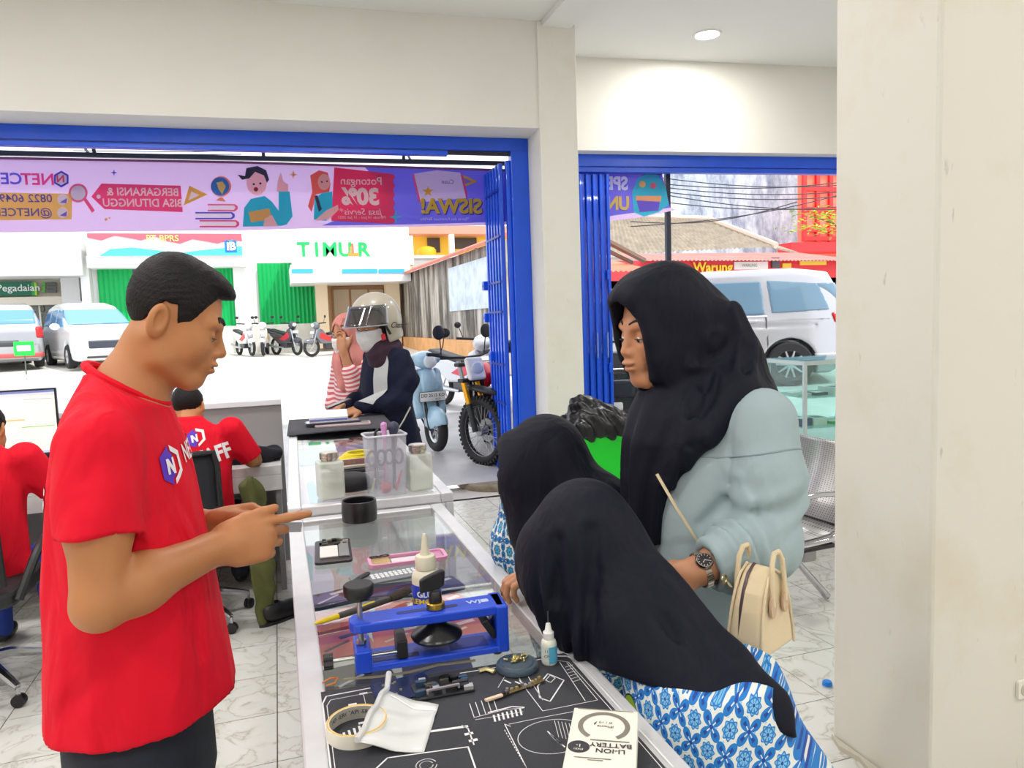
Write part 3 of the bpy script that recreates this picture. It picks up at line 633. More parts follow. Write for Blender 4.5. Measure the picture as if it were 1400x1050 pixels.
b = MB(); b.b6(.055, .088, -.028, .028, .001, .005); b.build('camera_plate', M((206, 140, 178), rough=.35), t)
b = MB(); b.tube([(-.08+.012*math.cos(a), .026+.006*math.sin(a), .010) for a in np.linspace(0, 6.2, 14)], .0015, 6); b.tube([(-.055+.012*math.cos(a), .028+.006*math.sin(a), .010) for a in np.linspace(0, 6.2, 14)], .0015, 6); b.build('cable_loop', M((24, 22, 26)), t)
# dotted grey case
t = thing('dotted_phone_case', 'grey phone back with rows of white dots, in front of the pink frame', 'phone case', (.225, 1.70, C1Z), R(6))
b = MB(); b.prism(rrect(-.095, .085, -.038, .038, .012), 0, .006); b.build('case_plate', M((120, 124, 132), rough=.3), t, bevel=.002)
dm = MB(); dm.lathe([(.0048, .006), (.0048, .0074)], 8); dme = dm.mesh('dot'); dme.materials.append(M((240, 242, 244), rough=.4))
for i in range(11):
    for j in range(3):
        o = bpy.data.objects.new('dot', dme); COL.objects.link(o); o.parent = t; o.location = (-.045+i*.011, -.014+j*.012, 0)
b = MB(); b.tube([(-.095, -.02, .008), (-.075, .0, .010), (-.05, .024, .009)], .007, 8, flat=.5); b.build('black_strip', M((26, 26, 30), rough=.5), t, True)
# brush with yellow handle tip
t = thing('cleaning_brush', 'black brush with yellow handle tip lying diagonally beside the blue clamp', 'brush', (0, 0, C1Z))
def B3(x, y, z): q = P1(x, y); return (q[0], q[1], z)
b = MB(); b.tube([B3(430, 856, .006), B3(440, 853, .006), B3(463, 846, .007)], [.002, .005, .006], 10); b.build('handle_tip', M((238, 206, 20), rough=.4), t, True)
b = MB(); b.tube([B3(463, 846, .007), B3(500, 834, .007), B3(535, 822, .007)], [.0065, .0075, .0065], 10); b.build('handle', M((70, 68, 66), rough=.5), t, True)
b = MB(); b.tube([B3(490, 838, .0115), B3(512, 830, .0115)], .0035, 6); b.build('handle_mark', M((228, 200, 40), rough=.5), t)
b = MB(); b.tube([B3(533, 823, .008), B3(545, 818, .009), B3(557, 812, .009)], [.011, .016, .013], 12, flat=.6); b.build('bristles', M((64, 54, 46), rough=.95, bump=.9, bs=300), t, True)
# glue remover bottle
q = P1(585, 842); t = thing('glue_bottle', 'white squeeze bottle of glue remover with blue label and long nozzle', 'bottle', (q[0], q[1], C1Z))
CR = M((232, 226, 204), rough=.4)
b = MB(); b.lathe([(.001, 0), (.026, 0), (.029, .004), (.029, .085), (.027, .093), (.018, .1), (.016, .104)], 32); b.build('bottle_body', CR, t, True)
b = MB(); b.lathe([(.0292, .016), (.0296, .017), (.0296, .072), (.0292, .073)], 32, caps=False); b.build('label_band', M((22, 60, 190), rough=.35), t, True)
b = MB(); b.lathe([(.019, .1), (.021, .102), (.021, .124), (.019, .128), (.011, .13), (.008, .14), (.0045, .168), (.003, .172)], 24); b.build('nozzle_cap', M((226, 220, 196), rough=.45), t, True)
tr = BVHTree.FromPolygons([(.0297*math.cos(2*math.pi*k/48), .0297*math.sin(2*math.pi*k/48), z) for z in (0, .12) for k in range(48)], [(k, (k+1) % 48, 48+(k+1) % 48, 48+k) for k in range(48)])
view = Vector((q[0], q[1], 0)).normalized(); xd = Vector((view.y, -view.x, 0))
wrap_text('label_text', 'GLUE', tr, tuple(-view*.03+Vector((0, 0, .056))), xd, (0, 0, 1), M((240, 240, 236)), t, .016, off=.0006, bold=.03)
wrap_text('label_text', 'REMOVER', tr, tuple(-view*.03+Vector((0, 0, .041))), xd, (0, 0, 1), M((236, 206, 40)), t, .0145, off=.0006, bold=.03)
b = MB(); b.lathe([(.0298, .020), (.0298, .027)], 32, caps=False); b.build('label_stripe', M((214, 60, 70), rough=.4), t, True)

# blue screen clamp
BLUEP = M((22, 72, 210), rough=.38, coat=.2); BLKP = M((24, 24, 28), rough=.45); STL = M((176, 176, 172), rough=.3, metal=1)
a_, b_ = P1(487, 926), P1(697, 893); ang = math.atan2(b_[1]-a_[1], b_[0]-a_[0]); LL = math.hypot(b_[0]-a_[0], b_[1]-a_[1])
t = thing('screen_clamp', 'blue phone screen separating clamp with suction cup, black knobs and sliding jaw', 'clamp', (a_[0], a_[1], C1Z), ang)
t.scale = (1, 1, .76)
b = MB(); b.b6(0, LL, 0, .07, .006, .022); b.build('base_plate', BLUEP, t, bevel=.003)
b = MB(); b.b6(.03, .11, .012, .028, .022, .0225); b.build('slot', M((8, 30, 110), rough=.5), t)
b = MB(); b.b6(.165, LL-.035, .012, .055, .022, .0225); b.build('recess', M((10, 40, 150), rough=.5), t)
b = MB(); b.b6(0, .028, -.002, .072, .006, .058); b.build('end_block', BLUEP, t, bevel=.004)
b = MB(); b.b6(LL-.022, LL, -.002, .072, .006, .118); b.build('hinge_post', BLUEP, t, bevel=.004)
arm = [(-.006, .02), (.0, .008), (.012, .004), (LL-.004, .004), (LL, .066), (.012, .058), (.0, .054), (-.006, .042)]
b = MB(); b.prism([(x, y) for x, y in arm], .095, .118); b.build('top_arm', BLUEP, t, bevel=.004)
b = MB(); b.prism(rrect(.075, .185, .026, .038, .006), .117, .1186); b.build('arm_slot', M((8, 30, 110), rough=.5), t)
b = MB(); b.tube([(.013, .032, .02), (.013, .032, .172)], .0045, 12); b.build('threaded_rod', STL, t, True)
b = MB(); b.lathe([(.02, .165), (.021, .167), (.021, .172), (.025, .174), (.026, .178), (.026, .196), (.024, .199)], 28, (.013, .032, 0)); b.build('top_knob', BLKP, t, True)
b = MB(); b.tube([(.013, .032, .06), (.013, .032, .068)], .009, 6); b.build('nut', STL, t)
b = MB(); b.tube([(-.038, .018, .036), (.08, .018, .036)], .004, 10); b.build('screw_rod', STL, t, True)
for k in range(1):
    b = MB(); g = []
    for j in range(24): a = 2*math.pi*j/24; rr = .017 if j % 4 < 2 else .0145; g.append((rr*math.cos(a)+.018, rr*math.sin(a)+.036))
    b.prism(g, -.052, -.036, 'x'); b.build('star_knob', BLKP, t, bevel=.0015)
b = MB(); b.b6(.072, .09, .004, .062, .024, .066); b.build('sliding_jaw', BLKP, t, bevel=.003)
b = MB(); b.box((LL-.032, .034, .06), (.014, .05, .05), (0, -.45, 0)); b.build('fixed_jaw', BLKP, t, bevel=.003)
b = MB(); b.lathe([(.012, .095), (.014, .09), (.02, .078), (.043, .062), (.046, .056), (.044, .05), (.038, .046), (.02, .05), (.002, .052)], 36, (.145, .032, 0)); b.build('suction_cup', M((22, 22, 26), rough=.28), t, True)
b = MB(); b.lathe([(.0145, .118), (.0165, .12), (.0165, .132), (.0145, .134)], 20, (.145, .032, 0)); b.build('brass_nut', M((206, 168, 70), rough=.28, metal=1), t, True)
b = MB(); b.lathe([(.011, .134), (.012, .136), (.011, .155), (.007, .16)], 16, (.145, .032, 0)); b.build('lever_hub', BLKP, t, True)
b = MB(); b.prism([(.118, .158), (.152, .164), (.162, .172), (.164, .206), (.158, .21), (.126, .195), (.118, .188)], .026, .038, 'y'); b.build('lever', BLKP, t, bevel=.004)
text('arm_mark', 'WJ', M((190, 206, 236)), t, Matrix.Translation((LL-.055, .036, .1185)), .02, bold=.02)
b = MB(); b.prism(rrect(LL-.042, LL-.028, .029, .043, .003), .1183, .1187); b.build('arm_mark_icon', M((190, 206, 236)), t)
for x in (.02, LL-.02):
    for y in (.012, .058):
        b = MB(); b.lathe([(.008, 0), (.008, .006)], 12, (x, y, 0)); b.build('rubber_foot', BLKP, t)

# work mat with white line print
mt = thing('repair_mat', 'black rubber repair mat with white printed outlines on the near half of the counter', 'mat', (0, 0, 0))
b = MB(); b.prism([(.034, 1.19), (.455, 1.172), (.452, .55), (.03, .55)], C1Z, C1Z+.002); b.build('mat_sheet', M((52, 53, 60), rough=.75, bump=.15, bs=300), mt)
ZM = C1Z+.0024
def PM(x, y): q = onz(x, y, ZM); return Vector((q[0], q[1], ZM))
def line(b, pts, w=.0016, close=False):
    pts = [PM(*p) if len(p) == 2 else Vector(p) for p in pts]
    if close: pts = pts+pts[:1]
    for i in range(len(pts)-1):
        a, c = pts[i], pts[i+1]; d = (c-a); L = d.length
        if L < 1e-6: continue
        d.normalize(); n = Vector((-d.y, d.x, 0))*w/2; a2, c2 = a-d*w*.4, c+d*w*.4; b.add([a2-n, a2+n, c2+n, c2-n], [(0, 3, 2, 1)])
PRW = M((236, 234, 236), rough=.6)
b = MB()
line(b, [(452, 1050), (441, 962), (446, 952), (520, 938), (600, 925), (700, 909), (760, 897), (775, 897), (790, 905), (920, 1048)], .0026)
line(b, [(458, 1050), (447, 965), (452, 957), (520, 944)], .0012)
line(b, [(762, 903), (777, 905), (840, 975), (905, 1050)], .0012); line(b, [(772, 893), (786, 897), (860, 975)], .0012)
line(b, [(710, 930), (742, 972), (817, 957), (775, 906)], .0012); line(b, [(765, 905), (800, 958)], .0012)
line(b, [(735, 938), (749, 921), (771, 930), (752, 959), (738, 954)], .0022, True)
line(b, [(746, 930), (752, 923), (759, 927), (753, 933)], .0014, True)
line(b, [(698, 993), (690, 990), (720, 1050)], .0014); line(b, [(696, 990), (740, 981), (783, 973)], .0012)
for r_ in (1.0,):
    c = PM(757, 1006); line(b, [tuple(c+Vector((.052*math.cos(a), .042*math.sin(a), 0))) for a in np.linspace(0, 6.283, 40)], .0012)
for k in range(5): line(b, [(758+k*5, 985+k*1), (764+k*5, 1008+k)], .0008)
for k in range(4): line(b, [(749+k*4, 1000+k*4), (760+k*4, 1012+k*3)], .0022)
for k in range(5): line(b, [(642+k*8, 962-k*2), (648+k*8, 980-k*2)], .0012)
line(b, [(648, 981), (690, 970), (716, 968)], .0012); line(b, [(668, 974), (700, 966), (716, 967)], .003); line(b, [(650, 984), (715, 973)], .001)
for k in range(7): line(b, [(675+k*6, 978-k*1.5), (677+k*6, 986-k*1.5)], .003)
line(b, [(515, 1050), (530, 1036), (640, 1021), (650, 1050)], .0024); 
for r_ in (.014, .009): c = PM(583, 1046); line(b, [tuple(c+Vector((r_*math.cos(a), r_*math.sin(a), 0))) for a in np.linspace(.3, 6.0, 24)], .0014)
line(b, [(588, 1000), (638, 993)], .0055); line(b, [(632, 992), (640, 996), (648, 1018)], .002)
for p in ((497, 948), (482, 963), (496, 988), (641, 1003), (647, 1012)): c = PM(*p); line(b, [c+Vector((-.004, 0, 0)), c+Vector((.004, 0, 0))], .006)
line(b, [(497, 950), (501, 967), (483, 972), (482, 964)], .001)
for k in range(4): line(b, [(470+k*7, 1002-k*3), (474+k*7, 1016-k*3)], .0035)
for k in range(6): line(b, [(773+k*2, 912+k*4), (783+k*2, 909+k*4)], .0012)
line(b, [(700, 910), (716, 938)], .0012); line(b, [(722, 925), (742, 957)], .0012); line(b, [(681, 940), (690, 925)], .001)
for k in range(14): line(b, [(690+k*2.2, 998+k*3.8), (691+k*2.2, 1000+k*3.8)], .0012)
for (x, y) in ((700, 921), (705, 932), (718, 935), (690, 930)): c = PM(x, y); line(b, [c, c+Vector((.006, -.012, 0))], .003)
o = b.build('printed_outlines', PRW, mt); o['kind'] = 'stuff'
# round magnetic dish with screws
q = PM(707, 914); t = thing('screw_dish', 'round grey-blue magnetic dish holding tiny brass screws', 'dish', (q[0], q[1], C1Z+.0025))
b = MB(); b.lathe([(.001, 0), (.034, 0), (.036, .002), (.036, .008), (.034, .011), (.029, .011), (.027, .013), (.001, .013)], 40); b.build('dish_body', M((62, 78, 92), rough=.4), t, True)
scm = MB(); scm.lathe([(.0012, -.003), (.0012, .002), (.0024, .002), (.0024, .004)], 8); sme = scm.mesh('screw'); sme.materials.append(M((206, 190, 130), rough=.3, metal=.9))
random.seed(11)
for k in range(34):
    a, r_ = random.uniform(0, 6.28), abs(random.gauss(0, .007)); o = bpy.data.objects.new('screw', sme); COL.objects.link(o); o.location = (q[0]+r_*math.cos(a)*1.3, q[1]+.002+r_*math.sin(a), C1Z+.018+random.uniform(0, .002)); o.rotation_euler = (random.uniform(0, 3), random.uniform(0, 3), random.uniform(0, 6))
    tag(o, 'tiny brass screw in the little heap on the round dish', 'screw', 'brass screws on the round dish')
# dropper bottle
q = PM(751, 906); t = thing('dropper_bottle', 'small clear dropper bottle with pale blue label and needle tip beside the round dish', 'bottle', (q[0], q[1], C1Z+.0025), R(-25))
b = MB(); b.lathe([(.001, 0), (.0125, 0), (.0135, .002), (.0135, .036), (.012, .041), (.008, .044)], 24); b.build('bottle_body', M((226, 226, 214), rough=.3), t, True)
b = MB(); b.lathe([(.0138, .004), (.0138, .033)], 24, caps=False); b.build('bottle_label', M((214, 220, 214), rough=.4), t, True)
b = MB(); vs_ = [(.0141*math.cos(a), .0141*math.sin(a), z) for z in (.004, .033) for a in np.linspace(-1.5, .3, 10)]; b.add(vs_, [(k, k+1, 11+k, 10+k) for k in range(9)]); b.build('label_panel', M((88, 176, 216), rough=.4), t, True)
b = MB(); b.lathe([(.009, .043), (.0095, .045), (.0095, .055), (.006, .058), (.004, .07), (.003, .071)], 16); b.build('dropper_cap', M((232, 232, 230), rough=.35), t, True)
b = MB(); b.tube([(0, 0, .07), (0, .001, .092)], .0008, 6); b.build('needle', STL, t)
for k, s_ in enumerate(('11', 'CF')): text('label_text', s_, M((60, 66, 70)), t, Matrix.Translation((-.003, -.0145, .026-k*.009)) @ Matrix.Rotation(R(90), 4, 'X'), .008)
# phone motherboard pieces on the mat
t = thing('phone_motherboard', 'black phone motherboard with small chips in the middle of the mat', 'circuit board', tuple(PM(602, 940)), R(2))
b = MB(); b.prism([(-.045, -.032), (.048, -.036), (.05, .0), (.04, .03), (-.02, .034), (-.045, .02)], .0, .004); b.build('board', M((34, 36, 42), rough=.4), t, bevel=.001)
random.seed(5)
for k in range(26):
    x, y = random.uniform(-.04, .042), random.uniform(-.028, .028); b = MB(); b.box((x, y, .007), (random.uniform(.005, .018), random.uniform(.005, .012), random.uniform(.005, .009)), (0, 0, random.uniform(-.2, .2))); b.build('chip', M(random.choice([(26, 26, 30), (60, 56, 60), (190, 188, 190), (60, 84, 110), (150, 100, 60), (96, 90, 84), (40, 44, 50)]), rough=.35, metal=.3), t)
b = MB(); b.box((-.002, -.026, .013), (.05, .004, .003)); b.box((-.027, -.026, .011), (.003, .006, .006)); b.box((.024, -.026, .011), (.003, .006, .006)); b.build('shield_bracket', M((206, 196, 200), rough=.3, metal=.8), t)
t = thing('phone_chassis', 'black phone mid-frame with dark blue sheen lying under the motherboard', 'phone frame', tuple(PM(545, 945)), R(4))
b = MB(); b.prism(rrect(-.04, .055, -.03, .04, .008), .0, .002); b.build('chassis_plate', M((34, 44, 84), rough=.25), t, bevel=.0005)
for k in range(7):
    b = MB(); b.box((random.uniform(-.035, .05), random.uniform(-.02, .03), .003), (.004, .004, .002)); b.build('contact', M((190, 180, 140), rough=.3, metal=.8), t)
t = thing('phone_flex_cable', 'thin gold phone ribbon cable with connectors right of the motherboard', 'ribbon cable', tuple(PM(712, 944)), R(3))
b = MB(); b.tube([(-.055, -.012, .003), (-.03, -.006, .003), (-.005, .0, .003), (.02, .004, .003), (.045, .012, .003)], .004, 6, flat=.25); b.build('ribbon', M((120, 100, 70), rough=.4, metal=.4), t)
b = MB(); b.box((-.05, -.012, .005), (.03, .006, .003), (0, 0, .15)); b.build('connector', M((230, 206, 180), rough=.4), t)
for k in range(14):
    b = MB(); x = random.uniform(-.03, .04); b.box((x, x*.22+random.uniform(-.006, .008), .0055), (.005, .004, .004), (0, 0, random.uniform(0, 2))); b.build('component', M(random.choice([(196, 176, 120), (70, 66, 66), (180, 176, 170)]), rough=.3, metal=.6), t)
t = thing('flex_strip', 'long thin phone flex strip lying along the far edge of the mat', 'ribbon cable', (0, 0, C1Z+.004))
b = MB(); b.tube([B3(470, 931, .0), B3(520, 928, .001), B3(560, 922, .001), B3(600, 912, .001), B3(650, 906, .001)], .004, 6, flat=.3); b.build('strip', M((150, 140, 110), rough=.35, metal=.5), t)
b = MB(); b.tube([B3(655, 921, .002), B3(665, 919, .003), B3(676, 922, .002)], .005, 8, flat=.6); b.build('speaker_piece', M((206, 190, 140), rough=.35, metal=.5), t, True)
b = MB(); b.tube([B3(441, 936, .0), B3(452, 932, .003), B3(462, 931, .003), B3(458, 937, .001), B3(446, 940, 0)], .0016, 6); b.build('wire', M((206, 120, 50), rough=.4), t)
# masking tape roll
q = PM(489, 1002); t = thing('tape_roll', 'roll of cream masking tape lying on its side on the mat', 'tape', (q[0], q[1]+.0, C1Z+.0025), R(0))
R0 = .044
b = MB(); b.lathe([(R0, 0), (R0, .02), (R0-.0045, .02), (R0-.0045, 0), (R0, 0)], 44, caps=False); b.build('tape_body', M((240, 234, 220), rough=.55), t, True)
b = MB(); b.lathe([(R0-.0045, .0198), (R0-.0045, .0002)], 44, caps=False); b.build('tape_core', M((214, 210, 200), rough=.6), t, True)
b = MB(); b.torus((0, 0, .02), R0-.002, .0014, 'z', 44, 6); b.build('tape_edge', M((226, 188, 110), rough=.6), t, True)
for k in range(5):
    a = R(40+k*26); text('core_lettering', 'GERO' if k % 2 else 'TAPE', M((70, 70, 90)), t, frame3(((R0-.0052)*math.cos(a), (R0-.0052)*math.sin(a), .011), (math.sin(a), -math.cos(a), 0), (0, 0, 1)), .009, bold=.01)
# zip bag
t = thing('plastic_zip_bag', 'small translucent plastic zip bag lying half over the tape roll', 'plastic bag', (0, 0, C1Z))
BAG = milky('bag_film', (246, 247, 247), .72, .25)
c4 = [Vector(B3(530, 962, 0)), Vector(B3(600, 966, 0)), Vector(B3(580, 1030, 0)), Vector(B3(489, 1036, 0))]
b = MB(); n = 14; vs_ = []
for j in range(n+1):
    for i in range(n+1):
        u, v = i/n, j/n; p = c4[0]*(1-u)*(1-v)+c4[1]*u*(1-v)+c4[2]*u*v+c4[3]*(1-u)*v
        z = .0045+.022*(max(0, .55-u)/.55)**1.2*(1-.3*abs(v-.5))+.005*math.sin(u*5+v*7)*math.sin(v*9)+.004*math.sin(u*math.pi); vs_.append((p.x, p.y, max(.004, z)))
b.add(vs_, [(j*(n+1)+i, j*(n+1)+i+1, (j+1)*(n+1)+i+1, (j+1)*(n+1)+i) for j in range(n) for i in range(n)])
o = b.build('bag_film', BAG, t, True); sd = o.modifiers.new('solid', 'SOLIDIFY'); sd.thickness = .0015
b = MB(); b.tube([Vector(vs_[j*(n+1)])+Vector((0, 0, .002)) for j in range(n, -1, -1)]+[Vector(B3(533, 944, .03))], [.0045]*(n+1)+[.005], 8); b.build('rolled_edge', milky('bag_roll', (236, 238, 238), .7), t, True)
b = MB(); b.tube([Vector(vs_[(n+1)*2+i])+Vector((0, 0, .001)) for i in range(2, n+1)], .0012, 6); b.build('zip_line', M((244, 244, 244), rough=.4), t)
# battery box
c4 = [onz(785, 966, C1Z+.03), onz(890, 973, C1Z+.03), onz(753, 1052, C1Z+.03), onz(878, 1056, C1Z+.03)]
ux = Vector((c4[1]-c4[0]).tolist()).normalized(); vy = Vector((0, 0, 1)).cross(ux); WB = .092; LB = .17
t = thing('battery_box', 'white printed battery box lying upside down at the right corner of the mat', 'box', (c4[0][0], c4[0][1], C1Z+.002), math.atan2(ux.y, ux.x))
BW = M((238, 234, 222), rough=.5); GP = M((130, 124, 116), rough=.5); BP = M((56, 52, 60), rough=.5)
b = MB(); b.b6(0, WB, -LB, 0, 0, .027); b.build('carton', BW, t, bevel=.0015)
def flip(x, y, z=.0278): return Matrix.Translation((x, y, z)) @ Matrix.Rotation(math.pi, 4, 'Z')
b = MB(); vo = [(.046+.036*math.cos(a), -.045+.036*math.sin(a)) for a in np.linspace(R(-55), R(235), 34)]; vi = [(.046+.029*math.cos(a), -.045+.029*math.sin(a)) for a in np.linspace(R(-55), R(235), 34)]
b.add([(x, y, .0276) for x, y in vo]+[(x, y, .0276) for x, y in vi], [(k, k+1, 35+k, 34+k) for k in range(33)]); b.build('ring_print', GP, t)
text('box_text', 'iPhone', BP, t, flip(.048, -.046), .0085); text('box_text', 'X / 10', BP, t, flip(.048, -.036), .0075)
b = MB(); b.prism([(.032, -.040), (.036, -.034), (.033, -.044)], .0276, .0279); b.build('box_smudge', BP, t)
text('box_text', 'BATTERY', BP, t, flip(.058, -.090), .0135, bold=.015); text('box_text', 'LI-ION', BP, t, flip(.058, -.103), .0135, bold=.015)
b = MB(); b.b6(.03, .082, -.081, -.079, .0276, .0278); b.build('box_rule', GP, t)
b = MB(); b.prism(ell(.016, -.098, .0145, .0135), .0274, .0279); b.build('badge', BP, t)
text('badge_text', 'FIX01', BW, t, flip(.016, -.104, .0282), .0055, bold=.01); text('badge_text', '1-', BW, t, flip(.016, -.096, .0282), .009, bold=.02)
b = MB(); b.b6(.006, .085, -.004, -.0028, .0275, .0277); b.build('small_print', GP, t)
b = MB(); b.b6(.012, .06, -.122, -.1205, .0275, .0277); b.b6(.03, .05, -.126, -.1245, .0275, .0277); b.build('small_print', GP, t)

# ------------------------------------------------------------------ things on the farther counter
def P2(x, y): return onz(x, y, C2Z+.001)
def pump(px, py, label):
    q = P2(px, py); t = thing('pump_bottle', label, 'bottle', (q[0], max(q[1], 2.45), C2Z), R(8), 'liquid dispenser bottles on the farther counter')
    b = MB(); b.prism(rrect(-.04, .04, -.04, .04, .008), .0, .125); b.build('bottle_body', milky('bottle_plastic', (236, 240, 232), .55, .3), t, bevel=.006)
    b = MB(); b.prism(rrect(-.037, .037, -.037, .037, .007), .003, .06); b.build('liquid', milky('bottle_liquid', (222, 226, 204), .4, .1), t)
    b = MB(); b.lathe([(.026, .125), (.026, .131), (.03, .132), (.0305, .152), (.028, .155), (.001, .155)], 28); b.build('steel_cap', M((196, 186, 176), rough=.25, metal=1), t, True)
    for z in (.138, .144, .15):
        b = MB(); b.torus((0, 0, z), .0303, .0012, 'z', 28, 6); b.build('cap_ridge', M((150, 140, 132), rough=.25, metal=1), t, True)
pump(456, 690, 'square clear dispenser bottle with steel cap near the left rail of the farther counter')
pump(584, 680, 'square clear dispenser bottle with steel cap by the right rail, beside the tool cup')
# translucent tool cup
q = P2(536, 684); cx, cy = q[0], max(q[1], 2.44)
t = thing('tool_cup', 'tall translucent plastic container holding scissors and repair tools', 'container', (cx, cy, C2Z), R(4))
CUP = milky('cup_plastic', (226, 226, 240), .28, .25)
o1 = rrect(-.066, .066, -.05, .05, .012); n = len(o1)
b = MB(); sc_ = [(0, .9), (.2, 1.0)]; vs_ = []
for z, k in sc_: vs_ += [(x*k, y*k, z) for x, y in o1]
b.add(vs_, [(k, (k+1) % n, n+(k+1) % n, n+k) for k in range(n)]+[tuple(range(n-1, -1, -1))]); o = b.build('cup_wall', CUP, t, True); sd = o.modifiers.new('solid', 'SOLIDIFY'); sd.thickness = .0025
b = MB(); b.tube([(x*1.02, y*1.02, .2) for x, y in o1+o1[:2]], .0035, 6, False); b.build('cup_rim', milky('cup_rim', (236, 236, 244), .6), t, True)
def tool(name, label, cat, fn):
    tt = thing(name, label, cat, (cx, cy, C2Z+.004), R(4)); fn(tt); return tt
def scis(x, col_):
    def f(tt):
        for s in (-1, 1):
            b = MB(); b.tube([(x+s*.002, 0, .005), (x+s*.004, 0, .08)], [.0025, .006], 6, flat=.3); b.build('blade', STL, tt)
            b = MB(); rg = [(x+s*.016+.014*math.cos(a), 0, .118+.024*math.sin(a)) for a in np.linspace(0, 6.283, 20)]; b.tube(rg, .0048, 8, False); b.build('finger_loop', col_, tt, True)
    return f
tool('scissors', 'dark-handled scissors standing in the tool cup, left pair', 'scissors', scis(-.028, M((50, 46, 66), rough=.4)))
tool('scissors', 'scissors with orange-lined loops standing in the tool cup, right pair', 'scissors', scis(.03, M((70, 54, 70), rough=.4)))
def stick(pts, r_, m): 
    def f(tt):
        b = MB(); b.tube(pts, r_, 8); b.build('shaft', m, tt, True); b = MB(); p = pts[-1]; b.sphere(p, (r_ if not isinstance(r_, list) else r_[-1])*1.02, 8, 6); b.build('tip', m, tt, True)
    return f
tool('pink_pen', 'pink plastic tool with rounded head leaning out of the tool cup', 'tool', stick([(.0, .01, .005), (.003, .008, .16), (.002, .006, .225)], [.005, .006, .011], M((214, 150, 206), rough=.4)))
tool('flat_brush', 'dark brush with blue-tipped head standing in the tool cup', 'brush', stick([(.03, .012, .005), (.034, .012, .17), (.036, .012, .215)], [.005, .008, .019], M((56, 58, 84), rough=.5)))
tool('dental_tool', 'bent steel probe leaning far out of the right side of the tool cup', 'tool', stick([(.03, .02, .02), (.05, .02, .2), (.075, .022, .235), (.1, .025, .275)], .0026, STL))
tool('tweezers', 'black tweezers standing at the back left of the tool cup', 'tool', stick([(-.03, .02, .01), (-.025, .022, .2), (-.012, .022, .212)], .005, M((40, 36, 44), rough=.4)))
tool('lime_stick', 'lime green stick leaning inside the tool cup', 'tool', stick([(-.05, 0, .004), (-.04, -.01, .05)], .003, M((190, 220, 40))))
tool('red_stick', 'red plastic pry tool leaning inside the tool cup', 'tool', stick([(.03, -.01, .004), (.05, -.012, .065)], .0045, M((226, 60, 60))))
tool('red_block', 'small red cap lying in the bottom of the tool cup', 'cap', stick([(-.02, -.02, .02), (-.005, -.02, .02)], .02, M((220, 84, 74))))
# coil, green tool, parts tray
q = P2(492, 628); t = thing('wire_coil', 'coil of yellow wire behind the tool cup', 'wire', (q[0]-.01, q[1], C2Z))
for k in range(6):
    b = MB(); b.torus((.004*k-.01, .004*math.sin(k*2), .006+.005*k), .07-.003*k, .0042, 'z', 30, 6); b.build('wire_turn', M((236, 214, 20), rough=.45), t, True)
q = P2(462, 641); t = thing('green_screwdriver', 'green-handled soldering tool lying left of the yellow wire coil', 'tool', (q[0], q[1], C2Z), R(4))
b = MB(); b.tube([(-.07, 0, .02), (-.05, 0, .022), (-.02, 0, .018), (.035, 0, .018), (.05, 0, .012)], [.014, .018, .015, .018, .01], 12); b.build('handle', M((30, 176, 60), rough=.4), t, True)
b = MB(); b.tube([(.05, 0, .012), (.13, 0, .012)], .004, 8); b.build('shank', M((230, 186, 50), rough=.3, metal=.6), t, True)
for k, (lb, c) in enumerate((('lowest of the stacked phone screens behind the left dispenser bottle', (56, 56, 62)), ('second of the stacked phone screens behind the left dispenser bottle', (150, 146, 138)), ('third of the stacked phone screens behind the left dispenser bottle', (48, 48, 54)), ('topmost of the stacked phone screens behind the left dispenser bottle', (176, 168, 156)))):
    t = thing('phone_screen', lb, 'phone screen', (.26, 2.80, C2Z+k*.012), R(-3+k*3), 'stacked phone screens')
    b = MB(); b.prism(rrect(-.10, .10, -.12+.02*k, .12-.01*k, .008), 0, .010); b.build('screen_frame', M(c, rough=.3), t, bevel=.0015)
    b = MB(); b.b6(-.09, .09, -.1+.02*k, .1-.01*k, .0100, .0108); b.build('screen_glass', M((30, 32, 40), rough=.1), t)
q = P2(492, 682); 
def dust(p): return sm(s_ell(p, (0, 0, .03), (.075, .05, .035)), s_ell(p, (.06, .01, .02), (.04, .03, .02)), .02)
o = solid('black_pouch', dust, (-.1, -.07, -.01), (.12, .07, .08), .006, M((34, 34, 40), rough=.6)); o.location = (.21, 2.50, C2Z+.006); tag(o, 'small black cloth pouch in front of the stacked phone screens', 'pouch')
b = MB(); b.prism([(.05, 2.45), (.19, 2.45), (.20, 3.1), (.06, 3.2)], .945, .947); o = b.build('brochure', M((206, 188, 226), rough=.4)); tag(o, 'lilac leaflet with a teal figure lying inside the farther counter', 'leaflet')
b = MB(); b.prism([(.075, 2.55), (.1, 2.53), (.115, 2.75), (.1, 2.95), (.075, 2.9)], .947, .948); b.build('teal_figure', M((90, 180, 200), rough=.5), o)
b = MB(); b.prism([(.05, 3.3), (.42, 3.3), (.40, 3.75), (.06, 3.75)], .945, .947); o = b.build('blue_leaflet', M((66, 150, 220), rough=.4)); tag(o, 'sky blue leaflet lying inside the farther counter before the mat', 'leaflet')
b = MB(); b.prism([(.22, 3.42), (.38, 3.42), (.38, 3.55), (.22, 3.55)], .947, .948); b.build('white_block', M((226, 236, 244), rough=.5), o)
b = MB(); b.b6(.03, .5, 2.42, 4.44, .935, .940); o = b.build('inner_board', M((214, 212, 214), rough=.6)); tag(o, 'pale display board just under the glass of the farther counter', 'board')
